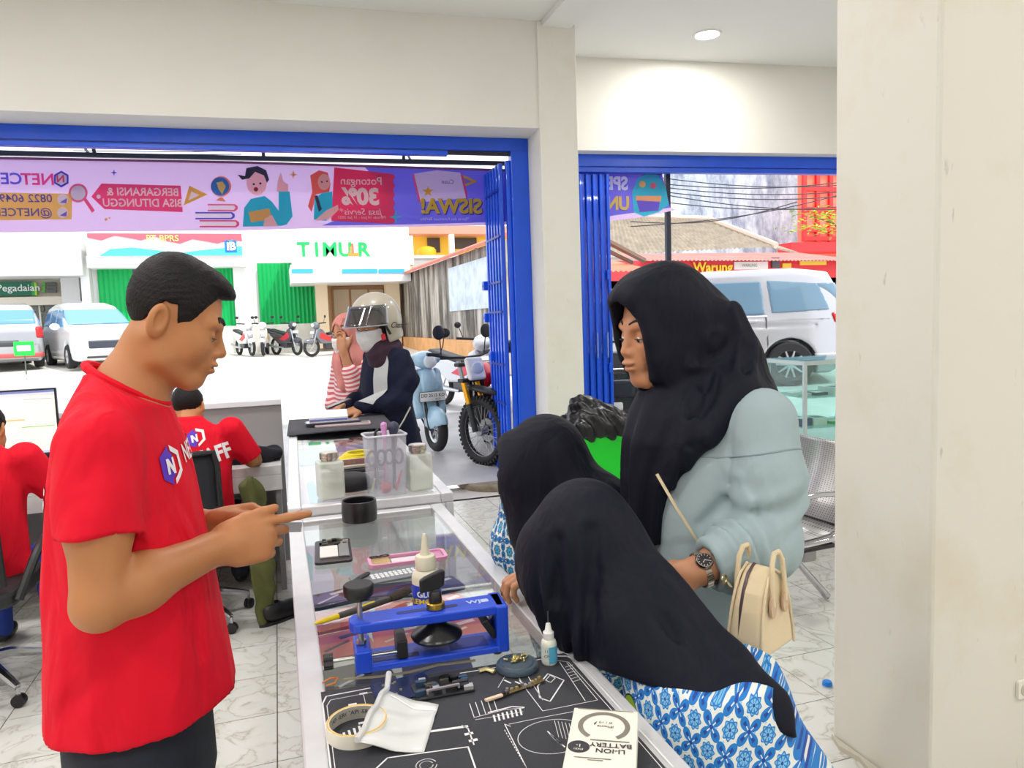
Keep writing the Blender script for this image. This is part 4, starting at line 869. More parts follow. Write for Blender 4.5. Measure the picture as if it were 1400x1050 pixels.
for k, (x, y, c, lb) in enumerate(((.15, 3.92, (240, 220, 60), 'yellow and black precision screwdriver under the glass, farthest left'), (.3, 3.95, (70, 66, 70), 'dark pliers under the glass of the farther counter before the mat'), (.34, 3.85, (120, 118, 122), 'grey pair of tweezers under the glass beside the dark pliers'))):
    t = thing('hand_tool', lb, 'tool', (x, y, .946), R(15+k*20)); b = MB(); b.tube([(-.1, 0, .006), (-.03, 0, .008), (.02, 0, .006), (.1, 0, .004)], [.008, .009, .005, .002], 8); b.build('shaft', M((50, 48, 54), rough=.4), t, True); b = MB(); b.tube([(-.11, 0, .006), (-.07, 0, .0085)], .0095, 8); b.build('grip', M(c, rough=.5), t, True)
# dark mat with a white box and stacked phones
t = thing('counter_mat', 'dark grey rubber mat draped over the far end of the farther counter', 'mat', (0, 0, C2Z))
b = MB(); n = 12; vs_ = []
for j in range(5):
    for i in range(n+1):
        u = i/n; x = .02+.555*u; y = 3.92+.62*j/4; z = .006+(.010*math.sin(u*math.pi*1.0) if j == 0 else .004)-(.02*max(0, u-.93)/.07 if u > .93 else 0)*0; vs_.append((x+.02*(j/4), y-.02*math.sin(u*3), z))
b.add(vs_, [(j*(n+1)+i, j*(n+1)+i+1, (j+1)*(n+1)+i+1, (j+1)*(n+1)+i) for j in range(4) for i in range(n)]); o = b.build('mat_sheet', M((66, 66, 74), rough=.8), t, True); sd = o.modifiers.new('solid', 'SOLIDIFY'); sd.thickness = .006; sd.offset = 1
for k, (dx, c, lb) in enumerate(((.05, (206, 176, 180), 'rose phone at the bottom of the little pile on the dark mat'), (.0, (60, 58, 78), 'dark phone in the middle of the little pile on the dark mat'))):
    t = thing('phone', lb, 'phone', (.27+dx, 4.12+.04*k, C2Z+.016+k*.012), R(-4+k*6)); b = MB(); b.prism(rrect(-.15, .15, -.05, .06, .012), 0, .011); b.build('phone_body', M(c, rough=.3), t, bevel=.003); b = MB(); b.b6(-.14, .14, -.045, .055, .011, .0114); b.build('phone_glass', M((190, 186, 190), rough=.12), t)
t = thing('white_box', 'small white phone box tilted on top of the pile of phones on the dark mat', 'box', (.25, 4.22, C2Z+.042), R(-3))
b = MB(); b.box((0, 0, .02), (.21, .14, .03), (.18, 0, 0)); b.build('carton', M((240, 240, 242), rough=.45), t, bevel=.003)
b = MB(); b.box((0, -.072, .006), (.205, .003, .008), (.18, 0, 0)); b.build('edge_print', M((96, 110, 190), rough=.5), t)

# ================================================================== right side of the shop: bench, showcase, bin
CH = M((196, 196, 202), rough=.14, metal=1.0)
perf = bpy.data.materials.new('perforated_steel'); perf.use_nodes = True
def _perf():
    m, b, x, y, z = pattern_mat('perforated_steel_sheet', .35); b.inputs['Metallic'].default_value = .55
    u = (y*55.0).fr()-.5; v = (z*95.0).fr()-.5; d = (u*u+v*v).sqrt().lt(.24); m.node_tree.links.new(nx_mix(d, lin((196, 194, 196)), lin((120, 118, 122))), b.inputs['Base Color']); return m
PERF = _perf()
t = thing('waiting_bench', 'chrome and perforated grey steel waiting bench behind the woman with the handbag', 'bench', (2.47, 2.98, 0), R(4))
for k in range(2):
    y0 = .03+k*.56; y1 = y0+.52
    b = MB(); prof = [(.25, .43), (.31, .52), (.36, .66), (.40, .82), (.395, .84)]; th = .012
    b.add([(x, y, z) for x, z in prof for y in (y0, y1)], [(2*i, 2*i+1, 2*i+3, 2*i+2) for i in range(len(prof)-1)]); o = b.build('back_panel', PERF, t, True); sd = o.modifiers.new('solid', 'SOLIDIFY'); sd.thickness = th
    b = MB(); prof = [(-.22, .385), (-.2, .40), (.0, .385), (.18, .40), (.25, .43)]
    b.add([(x, y, z) for x, z in prof for y in (y0, y1)], [(2*i, 2*i+1, 2*i+3, 2*i+2) for i in range(len(prof)-1)]); o = b.build('seat_panel', PERF, t, True); sd = o.modifiers.new('solid', 'SOLIDIFY'); sd.thickness = th
for k in range(3):
    y = k*.56
    b = MB(); b.tube([(-.22, y, .37), (.0, y, .365), (.17, y, .375), (.245, y, .41), (.29, y, .49), (.355, y, .68), (.4, y, .84)], .016, 10); b.build('side_frame', CH, t, True)
    b = MB(); b.tube([(-.18, y, .55), (-.1, y, .61), (.1, y, .62), (.33, y, .6)], .014, 10); b.build('armrest', CH, t, True)
    b = MB(); b.box((.02, y, .352), (.3, .05, .02)); b.build('black_bracket', M((30, 30, 34), rough=.4), t, bevel=.006)
b = MB(); b.b6(-.03, .05, -.02, 1.16, .29, .345); b.build('cross_beam', M((150, 148, 150), rough=.3, metal=.6), t, bevel=.006)
for y in (.12, 1.02):
    b = MB(); b.tube([(-.24, y, .02), (0, y, .30), (.26, y, .02)], .02, 10); b.build('leg', CH, t, True)
# glass showcase
t = thing('glass_showcase', 'green-tinted glass showcase with three shelves of small boxes beside the near pillar', 'showcase', (3.16, 3.83, 0), R(-4))
AL2 = M((190, 204, 206), rough=.3, metal=.5); GG = thin_glass('green_glass', (.82, .95, .92), 0, .06, .7)
W_, D_, Z0, Z1 = 1.25, .42, .56, 1.225
for x in (0, W_-.022):
    for y in (0, D_-.022):
        b = MB(); b.b6(x, x+.022, y, y+.022, .0, Z1); b.build('corner_post', AL2, t, bevel=.002)
for z in (Z0-.03, Z1-.025):
    for y in (0, D_-.022):
        b = MB(); b.b6(.022, W_-.022, y, y+.022, z, z+.025); b.build('rail', AL2, t, bevel=.002)
    for x in (0, W_-.022):
        b = MB(); b.b6(x, x+.022, .022, D_-.022, z, z+.025); b.build('rail', AL2, t, bevel=.002)
b = MB(); b.b6(.0, W_, 0, D_, Z1, Z1+.006); b.build('top_glass', GG, t)
for nm, bx in (('front_glass', (.022, W_-.022, .006, .011, Z0, Z1-.025)), ('end_glass', (.006, .011, .022, D_-.022, Z0, Z1-.025)), ('back_glass', (.022, W_-.022, D_-.011, D_-.006, Z0, Z1-.025))):
    b = MB(); b.b6(*bx); b.build(nm, GG, t)
SH = thin_glass('shelf_green', (.75, .93, .9), 0, .1, .6)
for z in (.60, .79, .985):
    b = MB(); b.b6(.022, W_-.022, .02, D_-.02, z, z+.006); b.build('shelf', SH, t)
b = MB(); b.b6(.02, W_-.02, .02, D_-.02, .02, Z0-.03); b.build('cabinet_base', M((176, 178, 182), rough=.5), t)
random.seed(21); cols = [(230, 234, 236), (40, 150, 80), (206, 222, 226), (34, 70, 120), (240, 240, 236), (60, 176, 96), (214, 214, 220), (80, 90, 100)]
desc = ['white', 'green', 'pale blue', 'navy', 'ivory', 'leaf green', 'light grey', 'slate']; lev = ['bottom', 'middle', 'top']
for zi, z in enumerate((.606, .796, .991)):
    for k in range(4):
        x = .07+k*.12; c = (k+zi*3) % 8; s = thing('product_box', '%s box on the showcase %s shelf, %s from its near post' % (desc[c], lev[zi], ['first', 'second', 'third', 'fourth'][k]), 'box', (0, 0, 0)); s.location = (3.16+x*math.cos(R(-4))+.15*math.sin(R(4)), 3.83+x*math.sin(R(-4))+.15, z); s.rotation_euler = (0, 0, R(-4+random.uniform(-12, 12)))
        h = random.choice([.02, .035, .05]); b = MB(); b.b6(-.045, .05, -.06, .07, 0, h); b.build('carton', M(cols[c], rough=.4), s, bevel=.002)
        b = MB(); b.b6(-.035, .03, -.05, .02, h, h+.0008); b.build('carton_print', M(cols[(c+3) % 8], rough=.4), s)
# green bin with black bag
q = at(815, 640, 5.2); t = thing('trash_bin', 'bright green plastic bin lined with a black bag beside the pillar', 'bin', (q[0], q[1], 0))
b = MB(); n = 24; b.prism(rrect(-.2, .2, -.17, .17, .05), 0, .74); o = b.build('bin_body', M((30, 214, 50), rough=.4), t, bevel=.01)
def bagf(p):
    d = s_box(p, (0, 0, .78), (.225, .195, .07), .05); d = sm(d, s_ell(p, (.0, 0, .86), (.19, .16, .08)), .06); d = sm(d, s_ell(p, (-.06, .05, .93), (.1, .09, .07)), .05)
    return d-.012*np.sin(p[:, 0]*40+p[:, 2]*30)*np.sin(p[:, 1]*45)-.008*np.sin(p[:, 0]*80+p[:, 1]*60+p[:, 2]*20)
solid('bin_bag', bagf, (-.28, -.26, .68), (.28, .26, 1.06), .013, M((9, 10, 13), rough=.28), t)

# a blue cap on the tiles by the near pillar and a black shoe by the office chair
q = onz(1131, 938, 0); t = thing('bottle_cap', 'small bright blue cap lying on the tiles against the near pillar', 'cap', (q[0], q[1], 0))
b = MB(); b.lathe([(.001, .022), (.016, .022), (.019, .018), (.02, 0), (.017, 0), (.016, .017), (.001, .018)], 20, caps=False); b.build('cap_shell', M((20, 130, 226), rough=.35), t, True)
b = MB(); b.torus((0, 0, .003), .0195, .002, 'z', 20, 6); b.build('cap_ring', M((190, 196, 204), rough=.4), t, True)
q = onz(392, 855, 0); t = thing('black_shoe', 'single black shoe on the tiles between the office chair and the counter', 'shoe', (q[0]-.02, q[1]+.1, 0), R(35))
def shoe(p): d = s_ell(p, (.03, 0, .045), (.13, .045, .05)); d = sm(d, s_ell(p, (-.06, 0, .07), (.06, .042, .055)), .03); return np.maximum(np.maximum(d, .012-p[:, 2]), -s_ell(p, (-.06, 0, .125), (.045, .028, .04)))
solid('upper', shoe, (-.16, -.07, 0), (.19, .07, .14), .006, M((22, 22, 26), rough=.4), t)
b = MB(); b.prism([(.15*math.cos(a)+.01, .046*math.sin(a)*(1.05 if math.cos(a) > 0 else .95)) for a in np.linspace(0, 6.283, 25)[:-1]], 0, .014); b.build('sole', M((36, 36, 40), rough=.7), t)
for k in range(3):
    b = MB(); b.tube([(.02+k*.022, -.025, .088-k*.006), (.02+k*.022, .025, .088-k*.006)], .003, 6); b.build('lace', M((60, 60, 66), rough=.7), t)

# ================================================================== street outside
def gz(x, y): return .06+.037*(max(y, 6.4)-6.4)+.035*max(0.0, x-2.5)*min(1, max(0, (y-6.4)/2))
def gridmesh(name, x0, x1, y0, y1, nx, ny, mat, dz=0.0, kind='structure'):
    b = MB(); vs_ = [(x0+(x1-x0)*i/nx, y0+(y1-y0)*j/ny, gz(x0+(x1-x0)*i/nx, y0+(y1-y0)*j/ny)+dz) for j in range(ny+1) for i in range(nx+1)]
    b.add(vs_, [(j*(nx+1)+i, j*(nx+1)+i+1, (j+1)*(nx+1)+i+1, (j+1)*(nx+1)+i) for j in range(ny) for i in range(nx)]); o = b.build(name, mat, None, True); tag(o, kind=kind); return o
CONC = M((196, 194, 196), rough=.5, var=.3, vs_=1.4, bump=.2, bs=20)
b = MB(); b.b6(-7.5, 7.5, 6.1, 6.6, -.1, .0); S(b.build('ground_sill', M((206, 200, 196), rough=.6, var=.2, vs_=3)))
gridmesh('ground_apron', -9, 16, 6.45, 13.5, 50, 14, CONC)
gridmesh('road', -40, 30, 13.5, 20.0, 50, 4, M((186, 190, 204), rough=.7, var=.08, vs_=.8), -.02)
gridmesh('ground_far', -40, 40, 20.0, 36, 40, 4, M((226, 222, 214), rough=.8, var=.08, vs_=.6))
# paving slabs right outside the opening, each one a piece
apr = bpy.data.objects.get('ground_apron')
# banner ------------------------------------------------------------
BV = 1.0
bn = thing('banner', 'long lilac and purple promotional banner hung across the shop front, seen from behind', 'banner', (0, 0, 0))
def BU(x, y): return FUZ(x, y, BV)
uL = -6.2; zt, zb = 3.05, 2.50
LILAC = (240, 220, 250); PURP = (138, 130, 232)
def cloth(c, over=False):
    """banner vinyl: daylight glows through it"""
    k = ('vinyl', c, over)
    if k in _M: return _M[k]
    m = bpy.data.materials.new('banner_vinyl'); m.use_nodes = True; nt = m.node_tree; b = nt.nodes['Principled BSDF']; b.inputs['Base Color'].default_value = lin(c); b.inputs['Roughness'].default_value = .6
    tr = nt.nodes.new('ShaderNodeBsdfTranslucent'); tr.inputs[0].default_value = tuple(min(1.0, v/(w*.5)) for v, w in zip(lin(c), lin(LILAC))) if over else lin(c); mx = nt.nodes.new('ShaderNodeMixShader'); mx.inputs[0].default_value = .5
    nt.links.new(b.outputs[0], mx.inputs[1]); nt.links.new(tr.outputs[0], mx.inputs[2]); nt.links.new(mx.outputs[0], nt.nodes['Material Output'].inputs[0]); _M[k] = m; return m
def bpoly(poly, col, layer=1, name='banner_print', raw=False, rough=.6):
    pts = [p if raw else BU(*p) for p in poly]; v1 = BV-.0012*layer-.002
    b = MB(FX); b.prism(pts, v1-.0004, v1, 'y'); return b.build(name, cloth(col, layer > 0), bn)
tp = [BU(0, 216), BU(330, 222), BU(665, 232), BU(823, 236), BU(905, 238)]; bt = [BU(923, 287), BU(880, 296), BU(823, 303), BU(665, 307), BU(330, 315), BU(0, 318)]
out = [(-6.4, tp[0][1]+.01), tp[0], tp[1], BU(497, 227), BU(520, 250), BU(530, 280), BU(475, 295), BU(440, 309), BU(440, 312), bt[-2], bt[-1], (-6.4, bt[-1][1])]
b = MB(FX); b.prism(out, BV-.0015, BV, 'y'); b.build('banner_cloth', cloth(LILAC), bn)
b = MB(FX); b.tube([(-6.4, BV, tp[0][1]+.01)]+[(u, BV, z) for u, z in tp], .012, 6); b.build('hem_cord', M((120, 60, 110), rough=.7), bn)
bpoly([(497, 227), (560, 229), (665, 232), (760, 235), (905, 238), (916, 284), (823, 297), (760, 300), (665, 304), (560, 307), (440, 308.5), (475, 295), (530, 280), (520, 250)], PURP, 0)
bpoly([(440, 308.5), (560, 307), (665, 304), (760, 300), (823, 297), (916, 284), (923, 287), (880, 297), (823, 303), (665, 308), (440, 312.5)], LILAC, 0)
def mtext(s, px, py, hpx, col, layer=4, bold=.0, align='CENTER', xs=1.0, shear=0.0):
    u, z = BU(px, py); size = (BU(px, py-hpx/2)[1]-BU(px, py+hpx/2)[1])*1.38; v1 = BV-.0012*layer-.002
    m = FX @ frame3((u, v1, z), (-1, 0, 0), (0, 0, 1)); me = text_mesh('banner_lettering', s, size, bold=bold, align=align, xs=xs, shear=shear); me.transform(m); link('banner_lettering', me, bn, cloth(col, True))
def star4(x, y, r, col, l=2): bpoly([(x, y-r), (x+r*.22, y-r*.22), (x+r, y), (x+r*.22, y+r*.22), (x, y+r), (x-r*.22, y+r*.22), (x-r, y), (x-r*.22, y-r*.22)], col, l)
def circ(x, y, r, col, l=2, ry=None, n=24): bpoly([(x+r*math.cos(2*math.pi*k/n), y+(ry or r)*math.sin(2*math.pi*k/n)) for k in range(n)], col, l)
# left block
mtext('NET', 52, 246, 16, (228, 64, 128), bold=.02); mtext('CELL', 4, 245, 16, (92, 86, 190), bold=.02)
def hexa(x, y, r, col, l): bpoly([(x+r*math.cos(R(90+60*k)), y+r*math.sin(R(90+60*k))) for k in range(6)], col, l)
hexa(84, 245, 11.5, (96, 84, 200), 2); hexa(84, 245, 8.5, LILAC, 3); mtext('N', 83, 245, 10, (230, 80, 130), 4, .03)
bpoly([(-80, 262), (99, 265), (98, 300), (-80, 302)], (236, 178, 120), 2); mtext('0822 6049 1335', 72, 272, 11, (92, 84, 186), align='LEFT', bold=.01); mtext('@NETCELLINDO', 72, 291, 11, (92, 84, 186), align='LEFT', bold=.01)
for y in (273, 291): circ(86, y, 7.5, (232, 214, 244), 3); bpoly([(82, y+4), (92, y-2), (91, y+5)], (140, 110, 200), 4)
circ(107, 264, 13, (226, 110, 150), 2); circ(107, 264, 10, (214, 206, 240), 3); bpoly([(114, 273), (118, 271), (130, 288), (126, 291)], (230, 90, 140), 3)
bpoly([(125, 269), (139, 251), (247, 254), (250, 290), (143, 286)], (240, 82, 140), 2); circ(135, 269, 2.8, LILAC, 3)
mtext('BERGARANSI &', 196, 263, 11, (246, 236, 246), bold=.02, xs=.9); mtext('BISA DITUNGGU', 196, 278, 11, (246, 236, 246), bold=.02, xs=.9)
star4(156, 236, 4.5, (86, 100, 200)); star4(401, 239, 6, (226, 150, 130)); circ(145, 300, 2, (226, 150, 120)); circ(150, 298, 1.5, (240, 170, 150))
bpoly([(251, 281), (259, 254), (284, 266)], (226, 160, 96), 2); bpoly([(258, 274), (262, 262), (273, 267)], LILAC, 3)
circ(302, 255, 14, (232, 130, 130), 2); circ(301, 255, 12.5, (66, 130, 214), 3); bpoly([(296, 250), (304, 248), (309, 255), (304, 266), (299, 259)], (236, 196, 130), 4); bpoly([(301, 270), (304, 270), (309, 276), (295, 274)], (226, 140, 120), 2)
for k, (x0, x1, y, c) in enumerate(((284, 325, 279, (236, 110, 150)), (267, 321, 290, (104, 96, 200)), (273, 327, 301, (236, 90, 140)))):
    bpoly([(x0, y), (x1-4, y), (x1, y+3), (x1, y+7), (x1-4, y+10), (x0, y+10), (x0, y+8), (x1-5, y+8), (x1-3, y+5), (x1-5, y+2), (x0, y+2)], c, 2); bpoly([(x0+2, y+2), (x1-5, y+2), (x1-3, y+5), (x1-5, y+8), (x0+2, y+8)], (244, 232, 246), 2)
# boy
bpoly([(332, 310), (334, 284), (343, 272), (362, 268), (372, 276), (381, 288), (381, 262), (396, 262), (400, 296), (392, 307), (384, 309)], (48, 164, 190), 2)
bpoly([(378, 262), (380, 246), (384, 236), (387, 248), (394, 252), (394, 262)], (246, 170, 180), 3)
circ(351, 250, 14, (248, 176, 184), 3, 17); bpoly([(325, 239), (335, 241), (337, 230), (352, 227), (364, 233), (368, 246), (365, 250), (361, 240), (349, 235), (341, 244), (331, 246)], (62, 62, 92), 4)
circ(347, 252, 1.5, (40, 40, 60), 4); circ(356, 251, 1.5, (40, 40, 60), 4); circ(350, 259, 3, (150, 60, 70), 4)
bpoly([(340, 290), (368, 285), (372, 300), (343, 304)], (226, 160, 110), 3); bpoly([(362, 299), (372, 294), (380, 309), (360, 310)], (248, 176, 184), 4)
# girl
bpoly([(424, 240), (436, 233), (448, 236), (452, 252), (450, 262), (432, 266), (426, 290), (421, 282), (427, 262)], (236, 110, 110), 2); circ(443, 249, 8.5, (248, 178, 184), 3, 11)
circ(440, 249, 1.2, (60, 40, 50), 4); circ(447, 248, 1.2, (60, 40, 50), 4); bpoly([(429, 300), (430, 272), (440, 264), (454, 262), (456, 290), (446, 302)], (48, 164, 190), 3); bpoly([(430, 268), (434, 267), (440, 286), (436, 290)], (62, 62, 92), 4); bpoly([(430, 302), (446, 288), (462, 280), (463, 287), (450, 300)], (248, 178, 184), 5)
# ticket
tick = [(457, 229), (537, 238)]+[(540-3*(k % 2), 242+k*6) for k in range(11)]+[(537, 306), (453, 302)]
bpoly(tick, (240, 66, 120), 3); mtext('Potongan', 494, 248, 11, (248, 230, 244), 5, .01); mtext('30%', 493, 270, 22, (250, 244, 250), 5, .05); mtext('Jasa Servis*', 494, 290, 9, (250, 224, 240), 5, .0, shear=.2); mtext('Periode 14 Juni - 31 Juli 2023', 495, 297.5, 4, (250, 210, 230), 5)
# paper, SISWA and right end
bpoly([(563, 238), (597, 233), (629, 236), (637, 271), (572, 277)], (236, 208, 240), 2); bpoly([(563, 238), (566, 238), (575, 276), (572, 277)], (228, 96, 160), 3); bpoly([(629, 236), (633, 240), (640, 270), (637, 271)], (228, 96, 160), 3)
bpoly([(630, 238), (653, 248), (634, 256)], (232, 168, 90), 2); bpoly([(634, 243), (645, 248), (636, 252)], PURP, 3)
bpoly([(585+8*math.cos(R(90+36*k))*(1 if k % 2 == 0 else .42), 262-8*math.sin(R(90+36*k))*(1 if k % 2 == 0 else .42)) for k in range(10)], (232, 170, 80), 4); mtext('Cuan', 612, 249, 6, (120, 90, 130), 4)
mtext('SISWA!', 618, 284, 20, (56, 50, 120), 5, .05); mtext('SISWA!', 617, 283, 20, (246, 200, 70), 6, .04); mtext('*Syarat dan Ketentuan Berlaku', 608, 299.5, 4, (220, 214, 244), 5)
star4(541, 297, 9, (90, 176, 214), 4)
mtext('SPESIAL', 858, 252, 18, (250, 246, 252), 5, .04, 'LEFT', xs=.9); mtext('UNTUK', 860, 279, 18, (246, 204, 90), 5, .04, 'LEFT', xs=.9)
bpoly([(866, 290), (864, 262), (872, 244), (888, 236), (900, 240), (910, 256), (914, 280), (900, 290), (880, 296)], (72, 186, 206), 2); bpoly([(869, 268), (904, 268), (903, 276), (869, 274)], (240, 160, 130), 3); bpoly([(870, 274), (902, 276), (900, 288), (874, 290)], (122, 100, 206), 3); circ(878, 252, 4.5, (240, 180, 130), 3); circ(893, 254, 4, (240, 110, 150), 3)
# canopy frame over the banner
t = thing('steel_canopy', 'dark steel canopy frame with post holding the banner outside the shop', 'canopy', (0, 0, 0))
DST = M((44, 48, 66), rough=.45, metal=.3)
zc = BU(330, 218)[1]
b = MB(FX); b.box((-2.2, BV+.04, zc+.02), (9.0, .04, .04)); b.build('front_beam', DST, t)
for px in (128, 360, 552):
    u, z = BU(px, 212); b = MB(FX); b.tube([(u, BV+.04, zc+.02), (u, BV-.1, 3.35)], .016, 8); b.build('hanger', DST, t)
for px in (120, 562):
    u, z = BU(px, 212); b = MB(FX); b.tube([(u, BV+.04, zc+.03), (u-.16, BV-.05, 3.4)], .012, 8); b.build('brace', M((150, 160, 176), rough=.4, metal=.5), t)
u, z = BU(917, 260); b = MB(FX); b.box((u, BV+.08, 1.75), (.05, .05, 3.4)); b.build('post', DST, t)

# ------------------------------------------------------------------ buildings across the street
YB = 25.5
def BB(x, y, Y=YB): q = ony(x, y, Y); return q[0], q[2]
def bbox(b, x0, y0, x1, y1, Y, dep, front=0.0):
    """box whose camera-side face covers the given span on the plane Y"""
    X0, z1 = BB(x0, y0, Y); X1, z0 = BB(x1, y1, Y); Xm0 = BB(x0, y1, Y)[0]; b.b6(min(X0, Xm0), X1, Y, Y+dep, z0, z1); return b
WB_ = M((238, 238, 236), rough=.8, var=.04, vs_=.5); GREEN = M((14, 176, 92), rough=.5); TEAL = M((80, 200, 214), rough=.5)
def shutter(parent, x0, y0, x1, y1, Y):
    X0, z1 = BB(x0, y0, Y); X1, z0 = BB(x1, y1, Y); b = MB(); n = max(6, int((X1-X0)/.13)); poly = []
    vs_ = []
    for k in range(n*2+1): xx = X0+(X1-X0)*k/(2*n); vs_ += [(xx, Y-(.05 if k % 2 else 0), z0), (xx, Y-(.05 if k % 2 else 0), z1)]
    b.add(vs_, [(2*k, 2*k+1, 2*k+3, 2*k+2) for k in range(2*n)]); return b.build('roller_shutter', GREEN, parent)
t = thing('shophouse', 'white two-bay shophouse with green ribbed shutters across the street', 'building', (0, 0, 0))
b = MB(); bbox(b, 121, 225, 566, 480, YB+.3, 3.5); b.build('wall', WB_, t)
b = MB(); bbox(b, 119, 350, 336, 364, YB-.5, .8); b.build('ledge', WB_, t)
b = MB(); bbox(b, 326, 340, 350, 486, YB-.1, .4); b.build('column', WB_, t)
b = MB(); bbox(b, 119, 350, 131, 488, YB-.1, .4); b.build('column', WB_, t)
shutter(t, 132, 366, 188, 462, YB+.2); shutter(t, 290, 364, 330, 457, YB+.2); shutter(t, 351, 360, 436, 452, YB+.2)
b = MB(); bbox(b, 188, 368, 204, 462, YB+.22, .05); b.build('doorway', M((90, 92, 100), rough=.6), t)
b = MB(); bbox(b, 119, 452, 436, 490, YB+.1, .3); b.build('plinth', M((232, 228, 220), rough=.8, var=.15, vs_=2), t)
s = thing('shop_sign', 'red, white and teal shop sign above the left green shutters', 'sign', (0, 0, 0))
b = MB(); bbox(b, 119, 318, 332, 350, YB-.75, 1.03); b.build('sign_board', M((240, 238, 236), rough=.5), s)
b = MB(); X0, z1 = BB(119, 319, YB-.77); X1, z0 = BB(331, 330, YB-.77); n = 12; b.prism([(X0, z1), (X1, z1)]+[(X1-(X1-X0)*k/n, z0+.08*math.sin(k*2.1)+.1*(k/n > .5)) for k in range(n+1)], YB-.79, YB-.77, 'y'); b.build('red_band', M((232, 96, 112), rough=.5), s)
b = MB(); X0, z0 = BB(136, 350, YB-.77); X1, z1 = BB(331, 341, YB-.77); b.prism([(X0, z0), (X1, z0), (X1, z1+.1), (X1-1.2, z1-.02), (X0+2.2, z0+.08), (X0+.9, z0+.25), (X0+.3, z0+.2)], YB-.79, YB-.77, 'y'); b.build('teal_wave', TEAL, s)
b = MB(); bbox(b, 308, 329, 324, 345, YB-.8, .02); b.build('blue_square', M((20, 120, 206), rough=.5), s)
X, z = BB(316, 337, YB-.82); text('sign_lettering', 'iB', M((246, 246, 246)), s, frame3((X, YB-.815, z), (1, 0, 0), (0, 0, 1)), .34, bold=.04)
X, z = BB(222, 326, YB-.82); text('sign_lettering', 'PT BPRS', M((246, 226, 120)), s, frame3((X, YB-.815, z), (1, 0, 0), (0, 0, 1)), .26, bold=.01)
# TIMUR canopy
t = thing('canopy_shopfront', 'white canopy shopfront with green letters and brown glazed entrance across the street', 'building', (0, 0, 0))
b = MB(); bbox(b, 400, 322, 566, 362, YB-1.3, 1.2); b.build('fascia', M((242, 242, 240), rough=.6), t)
b = MB(); bbox(b, 398, 362, 562, 384, YB-2.2, 2.2); b.build('canopy_slab', M((240, 240, 240), rough=.6), t)
for (x0, x1) in ((399, 428), (468, 516), (518, 553)):
    b = MB(); bbox(b, x0, 368, x1, 373, YB-2.24, .03); b.build('blue_strip', M((60, 176, 226), rough=.5), t)
for k, (c, px) in enumerate(zip('TIMUR', (415, 433, 451, 472, 497))):
    X, z = BB(px, 342, YB-1.33); me = text_mesh('letter', c, .62, bold=.022, extrude=.02); me.transform(frame3((X, YB-1.33, z), (1, 0, 0), (0, 0, 1))); link('letter', me, t, GREEN)
for (x0, x1, y0, y1, c) in ((481, 484, 333, 346, (206, 110, 80)), (476, 491, 346, 350, (206, 140, 60)), (478, 481, 337, 346, (150, 160, 80))):
    b = MB(); bbox(b, x0, y0, x1, y1, YB-1.36, .03); b.build('letter_clutter', M(c, rough=.6), t)
b = MB(); bbox(b, 438, 384, 548, 470, YB+.0, .2); b.build('entrance_wall', M((196, 156, 110), rough=.6, var=.15, vs_=1), t)
for (x0, x1) in ((436, 452), (532, 550)):
    b = MB(); bbox(b, x0, 380, x1, 476, YB-.9, .5); b.build('pier', M((236, 214, 180), rough=.7), t)
b = MB(); bbox(b, 456, 392, 530, 462, YB-.05, .05); b.build('window_frame', M((160, 116, 74), rough=.5), t)
for (x0, x1) in ((459, 480), (483, 505), (508, 527)):
    b = MB(); bbox(b, x0, 396, x1, 458, YB-.08, .03); b.build('pane', M((190, 170, 140), rough=.15), t)
b = MB(); bbox(b, 500, 408, 526, 424, YB-.12, .03); b.build('notice', M((226, 200, 150), rough=.6), t)
# left office building
t = thing('office_building', 'beige office with white fascia and glazed doors at the left across the street', 'building', (0, 0, 0))
b = MB(); bbox(b, -260, 260, 112, 376, YB-.6, 2.5); b.build('fascia', WB_, t)
b = MB(); bbox(b, -260, 376, 117.5, 494, YB+1.2, 4); b.build('wall', M((216, 206, 188), rough=.7), t)
b = MB(); bbox(b, 92, 376, 117, 494, YB+.6, .6); b.build('side_pier', M((232, 230, 226), rough=.7), t)
b = MB(); bbox(b, -60, 408, 98, 416, YB+.7, .5); b.build('door_ledge', M((226, 218, 200), rough=.7), t)
GLZ = M((112, 116, 112), rough=.12)
for (x0, x1, y0, y1) in ((-30, 20, 432, 490), (22, 26, 416, 490), (27, 58, 428, 490), (62, 84, 428, 490), (-30, 21, 416, 430), (24, 60, 416, 426), (62, 84, 416, 426)):
    b = MB(); bbox(b, x0, y0, x1, y1, YB+1.12, .05); b.build('pane', GLZ if x1-x0 > 5 else M((236, 230, 214)), t)
for x in (22, 60, 85):
    b = MB(); bbox(b, x-1.2, 415, x+1.2, 491, YB+1.05, .08); b.build('door_frame', M((236, 232, 220), rough=.6), t)
b = MB(); bbox(b, 96, 412, 117, 436, YB+.5, .1); b.build('white_panel', M((228, 230, 232), rough=.5), t)
b = MB(); bbox(b, 83, 386, 104, 399, YB+1.1, .08); b.build('louvre_window', M((150, 146, 136), rough=.5), t)
for k in range(3):
    b = MB(); bbox(b, 83, 388+k*4, 104, 389+k*4, YB+1.06, .04); b.build('louvre_bar', M((216, 210, 196), rough=.5), t)
s = thing('green_sign', 'dark green office sign with white lettering on the beige office', 'sign', (0, 0, 0))
b = MB(); bbox(b, -40, 386, 44, 404, YB+1.0, .1); b.build('sign_board', M((14, 112, 84), rough=.5), s)
b = MB(); bbox(b, 44, 386, 48, 404, YB+1.0, .1); b.build('sign_edge', M((40, 170, 70), rough=.5), s)
b = MB(); bbox(b, 48, 386, 51, 404, YB+1.0, .1); b.build('sign_edge', M((170, 214, 60), rough=.5), s)
